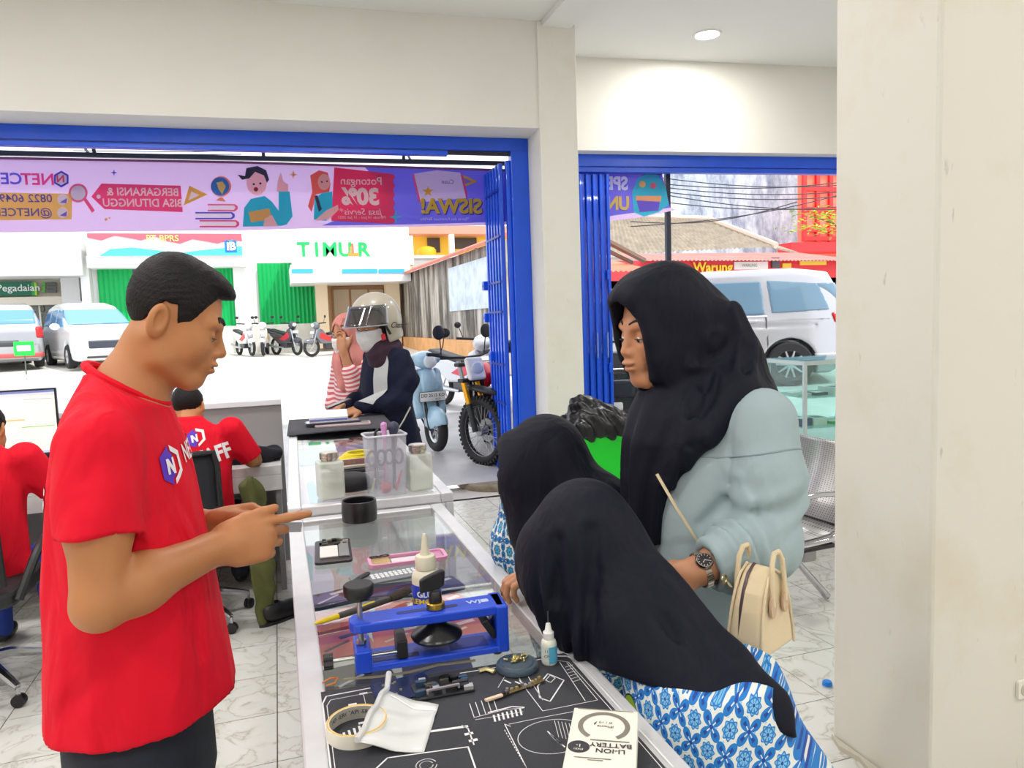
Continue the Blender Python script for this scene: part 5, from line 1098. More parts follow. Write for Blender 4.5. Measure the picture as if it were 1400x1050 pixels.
X, z = BB(25, 394, YB+.98); text('sign_lettering', 'Pegadaian', M((240, 246, 240)), s, frame3((X, YB+.98, z), (1, 0, 0), (0, 0, 1)), .30, bold=.01)
for k in range(3):
    b = MB(); bbox(b, 58, 386+k*5, 62, 390+k*5, YB+1.06, .05); b.build('green_bullet', M((90, 180, 60), rough=.5), s); b = MB(); bbox(b, 63, 386+k*5, 77, 390+k*5, YB+1.06, .05); b.build('text_bar', M((96, 100, 96), rough=.5), s)
# pavement sign stand
q = onz(34, 500, .62); t = thing('sign_stand', 'small bright green sign on a thin stand by the parked silver car', 'sign', (at(35, 500, 18.3)[0], at(35, 500, 18.3)[1], gz(0, 17.5)-.02))
b = MB(); b.b6(-.22, .22, -.02, .02, .62, .98); b.build('sign_plate', M((30, 200, 70), rough=.5), t, bevel=.01)
b = MB(); b.b6(-.15, .15, -.025, -.02, .74, .88); b.build('sign_print', M((226, 246, 230), rough=.5), t)
b = MB(); b.tube([(0, 0, 0), (0, 0, .64)], .015, 8); b.box((0, 0, .01), (.35, .2, .02)); b.build('stand', M((90, 96, 90), rough=.5), t)

# boundary wall with stains, beside the canopy shopfront
def stain_mat(name, base, dark, sx=2.5, sz=.35, lo=.42, hi=.62):
    m = bpy.data.materials.new(name); m.use_nodes = True; nt = m.node_tree; b = nt.nodes['Principled BSDF']; L = nt.links; b.inputs['Roughness'].default_value = .85
    tc = nt.nodes.new('ShaderNodeTexCoord'); mp = nt.nodes.new('ShaderNodeMapping'); mp.inputs['Scale'].default_value = (sx, sx, sz); L.new(tc.outputs['Object'], mp.inputs[0])
    n = nt.nodes.new('ShaderNodeTexNoise'); n.inputs['Scale'].default_value = 1.5; n.inputs['Detail'].default_value = 8; n.inputs['Roughness'].default_value = .7; L.new(mp.outputs[0], n.inputs[0])
    r = nt.nodes.new('ShaderNodeValToRGB'); r.color_ramp.elements[0].position = lo; r.color_ramp.elements[1].position = hi; r.color_ramp.elements[0].color = lin(dark); r.color_ramp.elements[1].color = lin(base); L.new(n.outputs[0], r.inputs[0]); L.new(r.outputs[0], b.inputs['Base Color']); return m
A = at(549, 455, 25.5); Bp = at(690, 470, 15.0); dirv = Vector((Bp[0]-A[0], Bp[1]-A[1], 0)); LW = dirv.length; aw = math.atan2(dirv.y, dirv.x)
t = thing('boundary_wall', 'rain-stained grey boundary wall with red tiled coping beyond the motorcycles', 'wall', (A[0], A[1], gz(A[0], A[1])), aw)
b = MB(); b.b6(0, LW, 0, .2, -.4, 2.35); b.build('wall_body', stain_mat('stained_wall', (196, 188, 176), (84, 78, 70), 1.6, .25), t)
b = MB(); b.b6(0, LW, -.12, .0, -.4, .28); b.build('kerb', M((226, 168, 110), rough=.8, var=.2, vs_=3), t)
b = MB(); b.add([(0, -.25, 2.35), (LW, -.25, 2.35), (LW, .5, 2.65), (0, .5, 2.65), (0, -.25, 2.28), (LW, -.25, 2.28), (LW, .5, 2.58), (0, .5, 2.58)], [(0, 1, 2, 3), (7, 6, 5, 4), (0, 4, 5, 1), (3, 2, 6, 7), (0, 3, 7, 4), (1, 5, 6, 2)]); b.build('tile_coping', M((206, 120, 100), rough=.8, var=.2, vs_=4), t)
b = MB(); b.b6(LW*.62, LW*.98, -.03, .0, 1.0, 2.1); b.build('poster', M((210, 222, 230), rough=.5, var=.3, vs_=3), t)
# yellow house with balcony behind the wall
t = thing('yellow_house', 'yellow house with white balusters and an orange water tank behind the boundary wall', 'building', (0, 0, 0)); YH = 30
b = MB(); bbox(b, 571, 318, 700, 470, YH, 5); b.build('wall', M((246, 206, 70), rough=.7), t)
b = MB(); bbox(b, 556, 308, 720, 320, YH-.9, 1.6); b.build('roof_edge', M((216, 150, 130), rough=.8), t)
for (x0, x1, y0, y1) in ((585, 602, 325, 345), (622, 652, 325, 340)):
    b = MB(); bbox(b, x0, y0, x1, y1, YH-.06, .06); b.build('window', M((70, 56, 46), rough=.4), t)
b = MB(); bbox(b, 564, 352, 625, 372, YH-1.2, .15); b.build('balcony_wall', M((176, 172, 172), rough=.8), t)
b = MB(); bbox(b, 564, 349, 670, 352.5, YH-1.25, .25); b.build('balcony_rail', M((206, 202, 200), rough=.8), t)
for k in range(7):
    b = MB(); X, z0 = BB(630+k*6, 362, YH-1.2); _, z1 = BB(630, 351, YH-1.2); b.lathe([(.05, z0), (.1, z0+.2), (.05, z0+.35), (.08, z1-.05), (.06, z1)], 8, (X, YH-1.15, 0)); b.build('baluster', M((230, 226, 222), rough=.7), t, True)
b = MB(); bbox(b, 617, 320, 623, 372, YH-1.3, .3); b.build('pillar', M((236, 236, 232), rough=.7), t)
b = MB(); X, z = BB(584, 346, YH-.9); b.lathe([(.01, z-.25), (.36, z-.25), (.38, z-.1), (.38, z+.12), (.3, z+.22), (.1, z+.28), (.01, z+.28)], 20, (X, YH-.8, 0)); b.build('water_tank', M((246, 170, 20), rough=.5), t, True)

# ------------------------------------------------------------------ view through the right opening
def RB(x, y, Y): q = ony(x, y, Y); return q[0], q[2]
t = thing('grey_tower_block', 'tall weathered blue-grey building wall behind the tiled roof', 'building', (0, 0, 0))
b = MB(); X0, z0 = RB(905, 352, 34); X1, z1 = RB(1101, 120, 34); b.b6(X0, X1, 34, 40, .6, z1); b.build('wall', stain_mat('weathered_wall', (206, 216, 228), (112, 124, 146), .9, .35, .36, .66), t)
t = thing('red_building', 'red painted building with framed panels right of the grey wall', 'building', (0, 0, 0)); YR = 30
b = MB(); X0, z1 = RB(1100, 200, YR); X1, z0 = RB(1230, 360, YR); b.b6(X0, X1, YR, YR+.5, .6, z1); b.build('wall', M((232, 120, 96), rough=.6), t)
for px in (1100, 1118, 1136, 1160):
    b = MB(); X, z1 = RB(px, 232, YR-.1); _, z0 = RB(px, 330, YR-.1); b.b6(X-.1, X+.1, YR-.15, YR, z0, z1); b.build('red_post', M((214, 40, 40), rough=.5), t)
for py in (234, 258, 286, 314, 326):
    b = MB(); X0, z = RB(1099, py, YR-.1); X1, _ = RB(1220, py, YR-.1); b.b6(X0, X1, YR-.16, YR-.02, z-.1, z+.1); b.build('red_rail', M((214, 40, 40), rough=.5), t)
b = MB(); X0, z1 = RB(1078, 332, YR-1); X1, z0 = RB(1230, 344, YR-1); b.b6(X0, X1, YR-1.2, YR-.2, z0, z1); b.build('red_canopy', M((206, 34, 40), rough=.5), t)
# tiled roof house
t = thing('tiled_roof_house', 'low house with grey ribbed tile roof seen through the right opening', 'building', (0, 0, 0)); YT = 22
TG = M((150, 138, 122), rough=.85, var=.25, vs_=3)
p0, p1, p2, p3 = [np.array((*RB(x, y, Y), Y)) for x, y, Y in ((780, 352, 22), (1060, 338, 22), (968, 303, 25), (800, 296, 25))]
def Q(u, v):
    a = p0*(1-u)+p1*u; c = p3*(1-u)+p2*u; r_ = a*(1-v)+c*v; return r_[0], r_[2], r_[1]
b = MB(); nu, nv = 84, 22; vs_ = []
for j in range(nv+1):
    for i in range(nu+1):
        X, Y, z = Q(i/nu, j/nv); vs_.append((X, Y, z+.05*abs(math.sin(i*math.pi/2))+.045*((j*1.0) % 2)))
b.add(vs_, [(j*(nu+1)+i, j*(nu+1)+i+1, (j+1)*(nu+1)+i+1, (j+1)*(nu+1)+i) for j in range(nv) for i in range(nu)]); o = b.build('roof_tiles', TG, t, False); o['kind'] = 'stuff'
b = MB(); b.tube([(p1[0], p1[2]-.05, p1[1]+.06), (p2[0], p2[2], p2[1]+.1)], .12, 8); b.tube([(p3[0]-2, p3[2], p3[1]+.1), (p2[0], p2[2], p2[1]+.1)], .12, 8); b.build('ridge_caps', M((206, 186, 170), rough=.85), t, True)
b = MB(); X0, z1 = RB(780, 350, 22.4); X1, z0 = RB(1090, 420, 22.4); b.b6(X0, X1, 22.4, 26, z0-1.5, z1-.05); b.build('wall', M((226, 214, 206), rough=.8), t)
b = MB(); e0, e1 = np.array((*RB(1058, 338, 22), 22)), np.array((*RB(1075, 345, 25), 25)); b.add([(p1[0], p1[2], p1[1]), (e1[0]+.6, 25, e1[1]), (p2[0], p2[2], p2[1])], [(0, 1, 2)]); o = b.build('hip_slope', TG, t); sd = o.modifiers.new('solid', 'SOLIDIFY'); sd.thickness = .06
# food stall: corrugated awning and red sign boards
t = thing('food_stall', 'red food stall with corrugated awning and signboards behind the silver van', 'stall', (0, 0, 0)); YS = 16.5
def corr(x0, y0, x1, y1, Y0, Y1, mat, nm):
    X0, zf = RB(x0, y1, Y0); X1, zf2 = RB(x1, y1, Y0); Xb, zb2 = RB((x0+x1)/2, y0, Y1); n = int((X1-X0)/.11); vs_ = []
    for i in range(2*n+1):
        xx = X0+(X1-X0)*i/(2*n); dz = .035 if i % 2 else 0; vs_ += [(xx, Y0, zf+dz+(zf2-zf)*i/(2*n)), (xx, Y1, zb2+dz)]
    b = MB(); b.add(vs_, [(2*k, 2*k+1, 2*k+3, 2*k+2) for k in range(2*n)]); o = b.build(nm, mat, t); o['kind'] = 'stuff'
corr(890, 347, 1180, 357, YS-1.0, YS+1.5, M((206, 138, 130), rough=.75, var=.2, vs_=2), 'awning_sheet')
corr(760, 349, 900, 372, YS-3.0, YS+.5, M((222, 146, 118), rough=.75, var=.2, vs_=2), 'low_awning_sheet')
b = MB(); X0, z1 = RB(770, 330, YS-2); X1, z0 = RB(895, 353, YS-2)
b.tube([(X0, YS-3, z1+.15), (X1, YS-1.5, z0)], .07, 6); b.tube([(X0, YS-3, z1-.05), (X1-.3, YS-1.5, z0-.05)], .05, 6); b.build('awning_truss', M((120, 96, 80), rough=.7), t)
def sboard(x0, y0, x1, y1, col, nm='sign_board', dy=0.0):
    X0, z1 = RB(x0, y0, YS-.5-dy); X1, z0 = RB(x1, y1, YS-.5-dy); b = MB(); b.b6(X0, X1, YS-.5-dy, YS-.45-dy, z0, z1); b.build(nm, M(col, rough=.5), t)
sboard(800, 357, 1062, 390, (232, 60, 66)); sboard(1066, 354, 1190, 388, (222, 40, 44)); sboard(930, 378, 1000, 430, (236, 206, 200)); sboard(800, 385, 930, 440, (226, 150, 160)); sboard(1000, 382, 1190, 430, (214, 60, 60))
sboard(1004, 358, 1050, 368, (244, 240, 232), 'white_panel', .04); sboard(1070, 360, 1082, 366, (246, 210, 60), 'yellow_block', .04); sboard(1094, 357, 1130, 362, (246, 214, 70), 'yellow_block', .04)
sboard(1056, 352, 1066, 366, (90, 94, 100), 'bracket', .06)
X, z = RB(975, 366, YS-.56); text('sign_lettering', 'Warung', M((250, 224, 40)), t, frame3((X, YS-.56, z), (1, 0, 0), (0, 0, 1)), .34, bold=.03)
X, z = RB(1025, 363, YS-.6); text('sign_lettering', 'WARUNG', M((40, 140, 80)), t, frame3((X, YS-.6, z), (1, 0, 0), (0, 0, 1)), .1, bold=.0)
b = MB(); X0, z1 = RB(800, 430, YS+.5); X1, z0 = RB(1190, 520, YS+.5); b.b6(X0, X1, YS+.5, YS+.6, z0-.6, z1+1.2); b.build('stall_back', M((196, 186, 180), rough=.8), t)
# leafy branch by the red building
t = thing('tree_branch', 'small yellow-green leafy branch in front of the red building', 'tree', tuple(at(1120, 300, 22)))
random.seed(9); b = MB(); b.tube([(1.9, 0, -4.6), (1.8, 0, -2.0), (1.2, 0, -.6), (.5, 0, -.1), (-.3, 0, .1)], [.09, .08, .05, .03, .015], 6); b.build('twig', M((110, 90, 60), rough=.8), t)
lm = MB(); lm.add([(0, 0, 0), (.09, .03, .02), (.2, 0, 0), (.09, -.03, .02)], [(0, 1, 2, 3)]); lme = lm.mesh('leaf'); lme.materials.append(M((190, 214, 50), rough=.6)); lme2 = lme.copy(); lme2.materials.clear(); lme2.materials.append(M((130, 176, 40), rough=.6))
for k in range(170):
    o = bpy.data.objects.new('leaf', random.choice((lme, lme2))); COL.objects.link(o); o.parent = t; o.location = (random.gauss(.1, .5), random.gauss(0, .25), random.gauss(.0, .12)+random.choice((.12, -.25))); o.rotation_euler = (random.uniform(-.6, .6), random.uniform(-.4, .4), random.uniform(0, 6.3)); o.scale = (1.1,)*3
# overhead cables
for k, (x0, y0, x1, y1) in enumerate(((925, 246, 1140, 240), (925, 258, 1140, 262), (925, 272, 1140, 276), (922, 296, 1140, 246), (922, 292, 1010, 276), (925, 264, 1140, 284), (925, 252, 1140, 256), (925, 240, 1140, 248))):
    a, c = at(x0-60, y0+(y0-y1)*60/(x1-x0), 19+k*.2), at(x1+80, y1, 19+k*.2); pts = [a+(c-a)*s_+np.array((0, 0, -.25*math.sin(math.pi*s_))) for s_ in np.linspace(0, 1, 12)]
    b = MB(); b.tube(pts, .014, 5); tag(b.build('overhead_cable', M((50, 52, 60), rough=.6)), 'thin dark overhead cable before the grey wall, %s from the top' % ['second', 'fourth', 'sixth', 'steepest', 'shortest', 'seventh', 'third', 'first'][k], 'cable', 'overhead cables')
for k, (x0, y0, x1, y1) in enumerate(((-20, 205, 330, 211), (100, 206, 420, 203))):
    a, c = at(x0, y0, 16), at(x1, y1, 16); b = MB(); b.tube([a, (a+c)/2+np.array((0, 0, -.05)), c], .012, 5); tag(b.build('overhead_cable', M((70, 72, 80), rough=.6)), 'thin cable in the sky strip above the banner, %s' % ['lower', 'upper'][k], 'cable', 'overhead cables')

# ================================================================== vehicles
def s_poly(x, z, poly):
    P = np.array(poly, np.float32); n = len(P); d = np.full(len(x), 1e9, np.float32); s = np.ones(len(x), bool)
    for i in range(n):
        a, b = P[i], P[i-1]; e = b-a; wx, wz = x-a[0], z-a[1]; t = np.clip((wx*e[0]+wz*e[1])/(e @ e), 0, 1); d = np.minimum(d, (wx-e[0]*t)**2+(wz-e[1]*t)**2)
        c1 = z >= a[1]; c2 = z < b[1]; c3 = e[0]*wz > e[1]*wx; al = (c1 & c2 & c3) | (~c1 & ~c2 & ~c3); s ^= al
    return np.where(s, 1, -1)*np.sqrt(d)
TYRE = M((34, 34, 37), rough=.8); RIM = M((190, 192, 196), rough=.3, metal=.8); GLS = M((96, 150, 196), rough=.06, spec=.9); GLSD = M((40, 46, 56), rough=.06, spec=.9)
def wheel(parent, c, r, w, spokes=10, y=1, name='wheel'):
    b = MB(); b.lathe([(r*.62, -w/2), (r*.93, -w/2), (r, -w*.35), (r, w*.35), (r*.93, w/2), (r*.62, w/2), (r*.6, 0)], 32, c, 'y', False); o = b.build(name, TYRE, parent, True)
    b = MB(); b.lathe([(r*.63, -w*.42), (r*.66, -w*.46), (r*.66, w*.46), (r*.63, w*.42), (r*.56, w*.2), (r*.56, -w*.2), (r*.63, -w*.42)], 32, c, 'y', False); b.build('rim', RIM, o, True)
    for k in range(spokes):
        a = 2*math.pi*k/spokes; b = MB(); b.tube([(c[0]+r*.1*math.cos(a), c[1]+y*w*.4, c[2]+r*.1*math.sin(a)), (c[0]+r*.62*math.cos(a), c[1]+y*w*.36, c[2]+r*.62*math.sin(a))], [r*.07, r*.05], 6); b.build('spoke', RIM, o, True)
    b = MB(); b.lathe([(r*.17, -w*.46), (r*.17, w*.46)], 14, c, 'y'); b.build('hub', RIM, o, True)
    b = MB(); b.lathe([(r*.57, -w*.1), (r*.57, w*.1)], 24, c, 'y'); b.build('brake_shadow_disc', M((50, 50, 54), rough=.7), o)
    return o
def car(label, loc, rz, paint, prof, W, H, wheels, wr, side_w, front_w, rear_w, h=.035, glass=GLS, extra=None, scale=1.0):
    t = thing('car', label, 'car', loc, rz, scale=scale)
    def body(p):
        x, y, z = p[:, 0], np.abs(p[:, 1]), p[:, 2]; d = s_poly(x, z, prof)-.05
        hw = W/2-.05-.22*np.clip((z-H*.55)/(H*.45), 0, 1)**1.2-.04*np.clip((.45-z)/.3, 0, 1)-.10*np.clip((np.abs(x)-1.7)/.5, 0, 1)**2
        d = smax(d, y-hw, .12)
        d = d+.012*np.exp(-((z-H*.52)/.03)**2)*(np.abs(x) < 1.8)
        for wx in wheels: d = smax(d, -np.maximum(np.sqrt((x-wx)**2+(z-wr)**2)-wr*1.16, .55-y), .02)
        return d
    xs = [q[0] for q in prof]; lo = (min(xs)-.12, -W/2-.05, .1); hi = (max(xs)+.12, W/2+.05, H+.1)
    solid('car_body', body, lo, hi, h, paint, t)
    def patch(nm, fn, mat, off=.012, hh=None):
        V, F = nets(lambda p: np.maximum(body(p)-off, fn(p)), lo, hi, hh or h*.8); 
        if len(F): link(nm, np_mesh(nm, [(V, F, 0)]), t, mat)
    for poly in side_w:
        for s in (-1, 1): patch('side_window', lambda p, poly=poly, s=s: np.maximum(s_poly(p[:, 0], p[:, 2], poly), .35-s*p[:, 1]), glass)
    if front_w: patch('windscreen', lambda p: np.maximum(np.maximum(np.abs(p[:, 1])-front_w[3]+.12*(p[:, 2]-front_w[1]), np.maximum(front_w[1]-p[:, 2], p[:, 2]-front_w[2])), front_w[0]-p[:, 0]), glass)
    if rear_w: patch('rear_window', lambda p: np.maximum(np.maximum(np.abs(p[:, 1])-rear_w[3], np.maximum(rear_w[1]-p[:, 2], p[:, 2]-rear_w[2])), p[:, 0]-rear_w[0]), glass)
    for wx in wheels:
        for s in (-1, 1): wheel(t, (wx, s*(W/2-.13), wr), wr, .2, 10, s)
    for nm, poly, sgn, axis, mat in (extra or []):
        if axis == 'side':
            for s in (-1, 1): patch(nm, lambda p, s=s, poly=poly: np.maximum(s_poly(p[:, 0], p[:, 2], poly), .3-s*p[:, 1]), mat, .018)
        elif axis == 'mirror':
            for s in (-1, 1):
                b = MB(); b.sphere((poly[0], s*poly[1], poly[2]), .12, 12, 8, (.7, 1.0, .75)); b.build(nm, mat, t, True)
        elif axis == 'pair':
            for s in (-1, 1): patch(nm, lambda p, s=s, poly=poly: np.maximum(np.maximum(np.maximum(poly[0]-s*p[:, 1], s*p[:, 1]-poly[1]), np.maximum(poly[2]-p[:, 2], p[:, 2]-poly[3])), (1.2-p[:, 0]) if sgn > 0 else (p[:, 0]+1.2)), mat, .02)
        else: patch(nm, lambda p, poly=poly: np.maximum(np.maximum(np.abs(p[:, 1])-poly[1], np.maximum(poly[2]-p[:, 2], p[:, 2]-poly[3])), (1.2-p[:, 0]) if sgn > 0 else (p[:, 0]+1.2)), mat, .02)
    return t
MPV = [(-2.0, .32), (-2.08, .6), (-2.05, 1.0), (-1.95, 1.25), (-1.72, 1.62), (-1.2, 1.7), (-.2, 1.7), (.45, 1.6), (1.25, 1.12), (1.9, .98), (2.1, .8), (2.12, .35), (1.9, .24), (-1.8, .24)]
SW = [[(-1.86, 1.12), (-1.62, 1.55), (-1.05, 1.58), (-1.0, 1.1)], [(-.94, 1.1), (-.98, 1.58), (-.2, 1.58), (-.12, 1.08)], [(-.04, 1.08), (-.12, 1.58), (.38, 1.5), (1.0, 1.1)]]
WHITE_CAR = M((236, 238, 240), rough=.25, coat=.6); SILVER = M((176, 177, 182), rough=.24, metal=.45, coat=.7); BLKCAR = M((22, 24, 34), rough=.2, coat=.6)
EX = [('headlight', (.48, .8, .68, .84), 1, 'pair', M((220, 226, 232), rough=.1)), ('grille', (0, .48, .5, .72), 1, 'x', M((70, 74, 84), rough=.4, metal=.4)), ('number_plate', (0, .25, .36, .5), 1, 'x', M((236, 236, 236), rough=.5)), ('bumper_grille', (0, .55, .26, .33), 1, 'x', M((60, 62, 70), rough=.5)), ('side_mirror', (.85, .96, 1.1), 1, 'mirror', WHITE_CAR), ('door_handle', [(-.3, .98), (-.1, .98), (-.1, 1.02), (-.3, 1.02)], 1, 'side', RIM)]
qa = at(126, 508, 20.5); car('white family car parked nose-first across the street behind the man in red', (qa[0], qa[1], gz(qa[0], qa[1])), R(-66), WHITE_CAR, MPV, 1.72, 1.72, (-1.3, 1.3), .31, SW, (.3, 1.12, 1.55, .74), (-1.2, 1.15, 1.52, .6), .05, extra=EX)
EXR = [('tail_light', (.62, .84, .8, 1.1), -1, 'pair', M((190, 40, 40), rough=.2)), ('number_plate', (0, .25, .6, .75), -1, 'x', M((70, 72, 76), rough=.5)), ('rear_bumper', (0, .8, .3, .42), -1, 'x', M((206, 90, 90), rough=.5))]
qb = at(2, 499, 20.5); car('silver-white car seen from behind, parked at the far left across the street', (qb[0], qb[1], gz(qb[0], qb[1])), R(112), SILVER, MPV, 1.75, 1.74, (-1.3, 1.3), .32, SW, None, (-1.2, 1.15, 1.55, .66), .055, extra=EXR)
# silver van seen from its rear left quarter
VAN = [(-2.2, .34), (-2.3, .6), (-2.28, 1.0), (-2.18, 1.3), (-1.98, 1.68), (-1.5, 1.75), (-.2, 1.75), (.5, 1.64), (1.35, 1.14), (2.0, .96), (2.2, .78), (2.22, .36), (2.0, .24), (-2.0, .24)]
SV = [[(-2.0, 1.14), (-1.84, 1.55), (-1.1, 1.62), (-1.16, 1.12)], [(-1.06, 1.1), (-1.02, 1.61), (-.12, 1.62), (-.06, 1.06)], [(.02, 1.06), (-.04, 1.61), (.42, 1.54), (1.1, 1.1)]]
EXV = [('tail_light', [(-2.36, .92), (-2.36, 1.14), (-2.02, 1.1), (-2.06, .96)], -1, 'side', M((196, 24, 28), rough=.15)), ('door_seam', [(-1.12, .4), (-1.11, .4), (-1.06, 1.08), (-1.09, 1.08)], -1, 'side', M((90, 90, 94), rough=.5)), ('door_seam', [(-.02, .4), (-.01, .4), (.0, 1.04), (-.02, 1.04)], -1, 'side', M((90, 90, 94), rough=.5)), ('slide_rail', [(-2.0, 1.0), (-1.1, 1.0), (-1.1, 1.015), (-2.0, 1.015)], -1, 'side', M((80, 80, 84), rough=.5)), ('door_handle', [(-.95, .98), (-.72, .98), (-.72, 1.03), (-.95, 1.03)], 1, 'side', RIM), ('window_trim', [(-1.1, 1.06), (-1.1, 1.09), (1.0, 1.07), (1.0, 1.05)], 1, 'side', M((230, 230, 234), rough=.2, metal=.8)), ('rear_bumper', (0, .85, .3, .5), -1, 'x', SILVER)]
va = R(152); VS = 1.04; GLV = M((92, 124, 146), rough=.05, spec=.9)
g0 = .35
for _ in range(6): wq = onz(1079, 527, g0); g0 = gz(wq[0], wq[1])
cx_, cy_ = -1.42*VS, .76*VS
vloc = (wq[0]-(math.cos(va)*cx_-math.sin(va)*cy_), wq[1]-(math.sin(va)*cx_+math.cos(va)*cy_), g0-.01)
car('silver van parked outside the right opening, rear wheel towards the shop', vloc, va, SILVER, VAN, 1.78, 1.78, (-1.42, 1.42), .34, SV, (.4, 1.14, 1.58, .76), (-1.3, 1.15, 1.55, .7), .03, GLV, extra=EXV, scale=VS)
EXB = [('headlight', (.4, .78, .62, .8), 1, 'pair', M((214, 222, 230), rough=.1)), ('fog_light', (.55, .68, .42, .52), 1, 'pair', M((200, 206, 214), rough=.1)), ('grille', (0, .4, .5, .72), 1, 'x', M((50, 54, 66), rough=.3, metal=.5)), ('number_plate', (0, .25, .34, .46), 1, 'x', M((210, 212, 214), rough=.5)), ('side_mirror', (.85, .98, 1.1), 1, 'mirror', BLKCAR)]
qk = at(850, 560, 9.5); car('black car with bright headlamps parked just outside the right opening behind the blue gate', (3.8, 9.1, gz(3.8, 9.1)), R(-105), BLKCAR, MPV, 1.75, 1.72, (-1.3, 1.3), .32, SW, (.3, 1.12, 1.55, .74), None, .05, GLSD, extra=EXB, scale=.93)

# ------------------------------------------------------------------ pale blue scooter
def build_scooter():
    q = at(566, 560, 8.6); t = thing('scooter', 'pale blue scooter with white number plate parked facing the shop', 'scooter', (q[0], q[1], gz(q[0], q[1])), R(-78))
    PB = M((150, 186, 210), rough=.25, coat=.6); BK = M((28, 28, 32), rough=.5)
    fw, rw = (.62, 0, .235), (-.62, 0, .235)
    for c in (fw, rw):
        b = MB(); b.torus(c, .19, .055, 'y', 36, 12); w = b.build('wheel', TYRE, t, True); b = MB(); b.lathe([(.15, -.03), (.152, .03), (.12, .02), (.12, -.02), (.15, -.03)], 28, c, 'y', False); b.build('rim', RIM, w, True)
        for k in range(7):
            a = 2*math.pi*k/7; b = MB(); b.tube([(c[0]+.02*math.cos(a), 0, c[2]+.02*math.sin(a)), (c[0]+.14*math.cos(a+.3), 0, c[2]+.14*math.sin(a+.3))], .011, 6); b.build('spoke', RIM, w, True)
    def fend(p): d = s_ell(p, (.62, 0, .33), (.27, .085, .17)); d = np.maximum(d, -s_ell(p, (.62, 0, .24), (.27, .07, .24))); return np.maximum(d, .24-p[:, 2]+.3*(p[:, 0]-.62))
    solid('front_fender', fend, (.3, -.12, .2), (.95, .12, .55), .012, PB, t)
    for s in (-1, 1):
        b = MB(); b.tube([(.62, s*.075, .235), (.5, s*.07, .55)], .02, 8); b.build('fork_leg', BK, t, True)
    def apron(p):
        x, y, z = p[:, 0], np.abs(p[:, 1]), p[:, 2]; d = s_box(p, (.42, 0, .63), (.07, .19, .28), .06, rotm('y', -.28)); d = sm(d, s_ell(p, (.46, 0, .72), (.1, .12, .2)), .05); return d+.01*np.exp(-((y-.1)/.012)**2)
    solid('leg_shield', apron, (.15, -.24, .3), (.7, .24, 1.0), .014, PB, t)
    def headf(p): d = s_ell(p, (.4, 0, 1.0), (.16, .13, .1), rotm('y', .2)); return sm(d, s_cone(p, (.33, -.16, 1.0), (.33, .16, 1.0), .05, .05), .05)
    solid('headset', headf, (.15, -.26, .85), (.62, .26, 1.15), .012, PB, t)
    b = MB(); b.sphere((.53, 0, .985), .075, 16, 10, (.5, 1, 1)); b.build('headlamp', M((214, 226, 236), rough=.08), t, True)
    for s in (-1, 1):
        b = MB(); b.tube([(.34, s*.15, 1.01), (.27, s*.34, 1.0)], .022, 10); b.build('handgrip', BK, t, True)
        b = MB(); b.tube([(.36, s*.28, 1.02), (.44, s*.36, 1.0)], .008, 6); b.build('brake_lever', RIM, t)
        b = MB(); b.tube([(.3, s*.22, 1.03), (.28, s*.28, 1.15), (.27, s*.3, 1.24)], .006, 6); ms = b.build('mirror_stem', BK, t)
        b = MB(); b.sphere((.27, s*.31, 1.29), .07, 14, 10, (.25, 1, .8)); b.build('mirror', BK, t, True)
    b = MB(); b.prism(rrect(-.15, .15, -.05, .05, .008), 0, .008); o = b.build('number_plate', M((232, 234, 236), rough=.5), t); o.rotation_euler = (R(90), 0, R(90)); o.location = (.565, 0, .60)
    b = MB(); b.prism(rrect(-.155, .155, -.055, .055, .008), -.002, .0); b2 = b.build('plate_frame', BK, o)
    text('plate_lettering', 'DD 2513 KD', M((20, 20, 24)), o, Matrix.Translation((0, .012, .009)), .052, bold=.01); text('plate_lettering', '06.23', M((20, 20, 24)), o, Matrix.Translation((.06, -.03, .009)), .028)
    def tail(p): d = s_ell(p, (-.45, 0, .55), (.42, .17, .17)); d = sm(d, s_box(p, (-.1, 0, .36), (.32, .16, .05), .04), .06); return d
    solid('rear_body', tail, (-.95, -.25, .25), (.4, .25, .8), .018, PB, t)
    b = MB(); b.prism(rrect(-.8, -.05, -.13, .13, .08), .7, .78); b.build('saddle', BK, t, bevel=.03)
    b = MB(); b.tube([(-.2, .1, .12), (-.62, .12, .235)], .05, 8); b.build('engine', BK, t, True)
    b = MB(); b.tube([(-.1, .12, .3), (-.12, .28, .0)], .012, 6); b.build('side_stand', BK, t)
build_scooter()

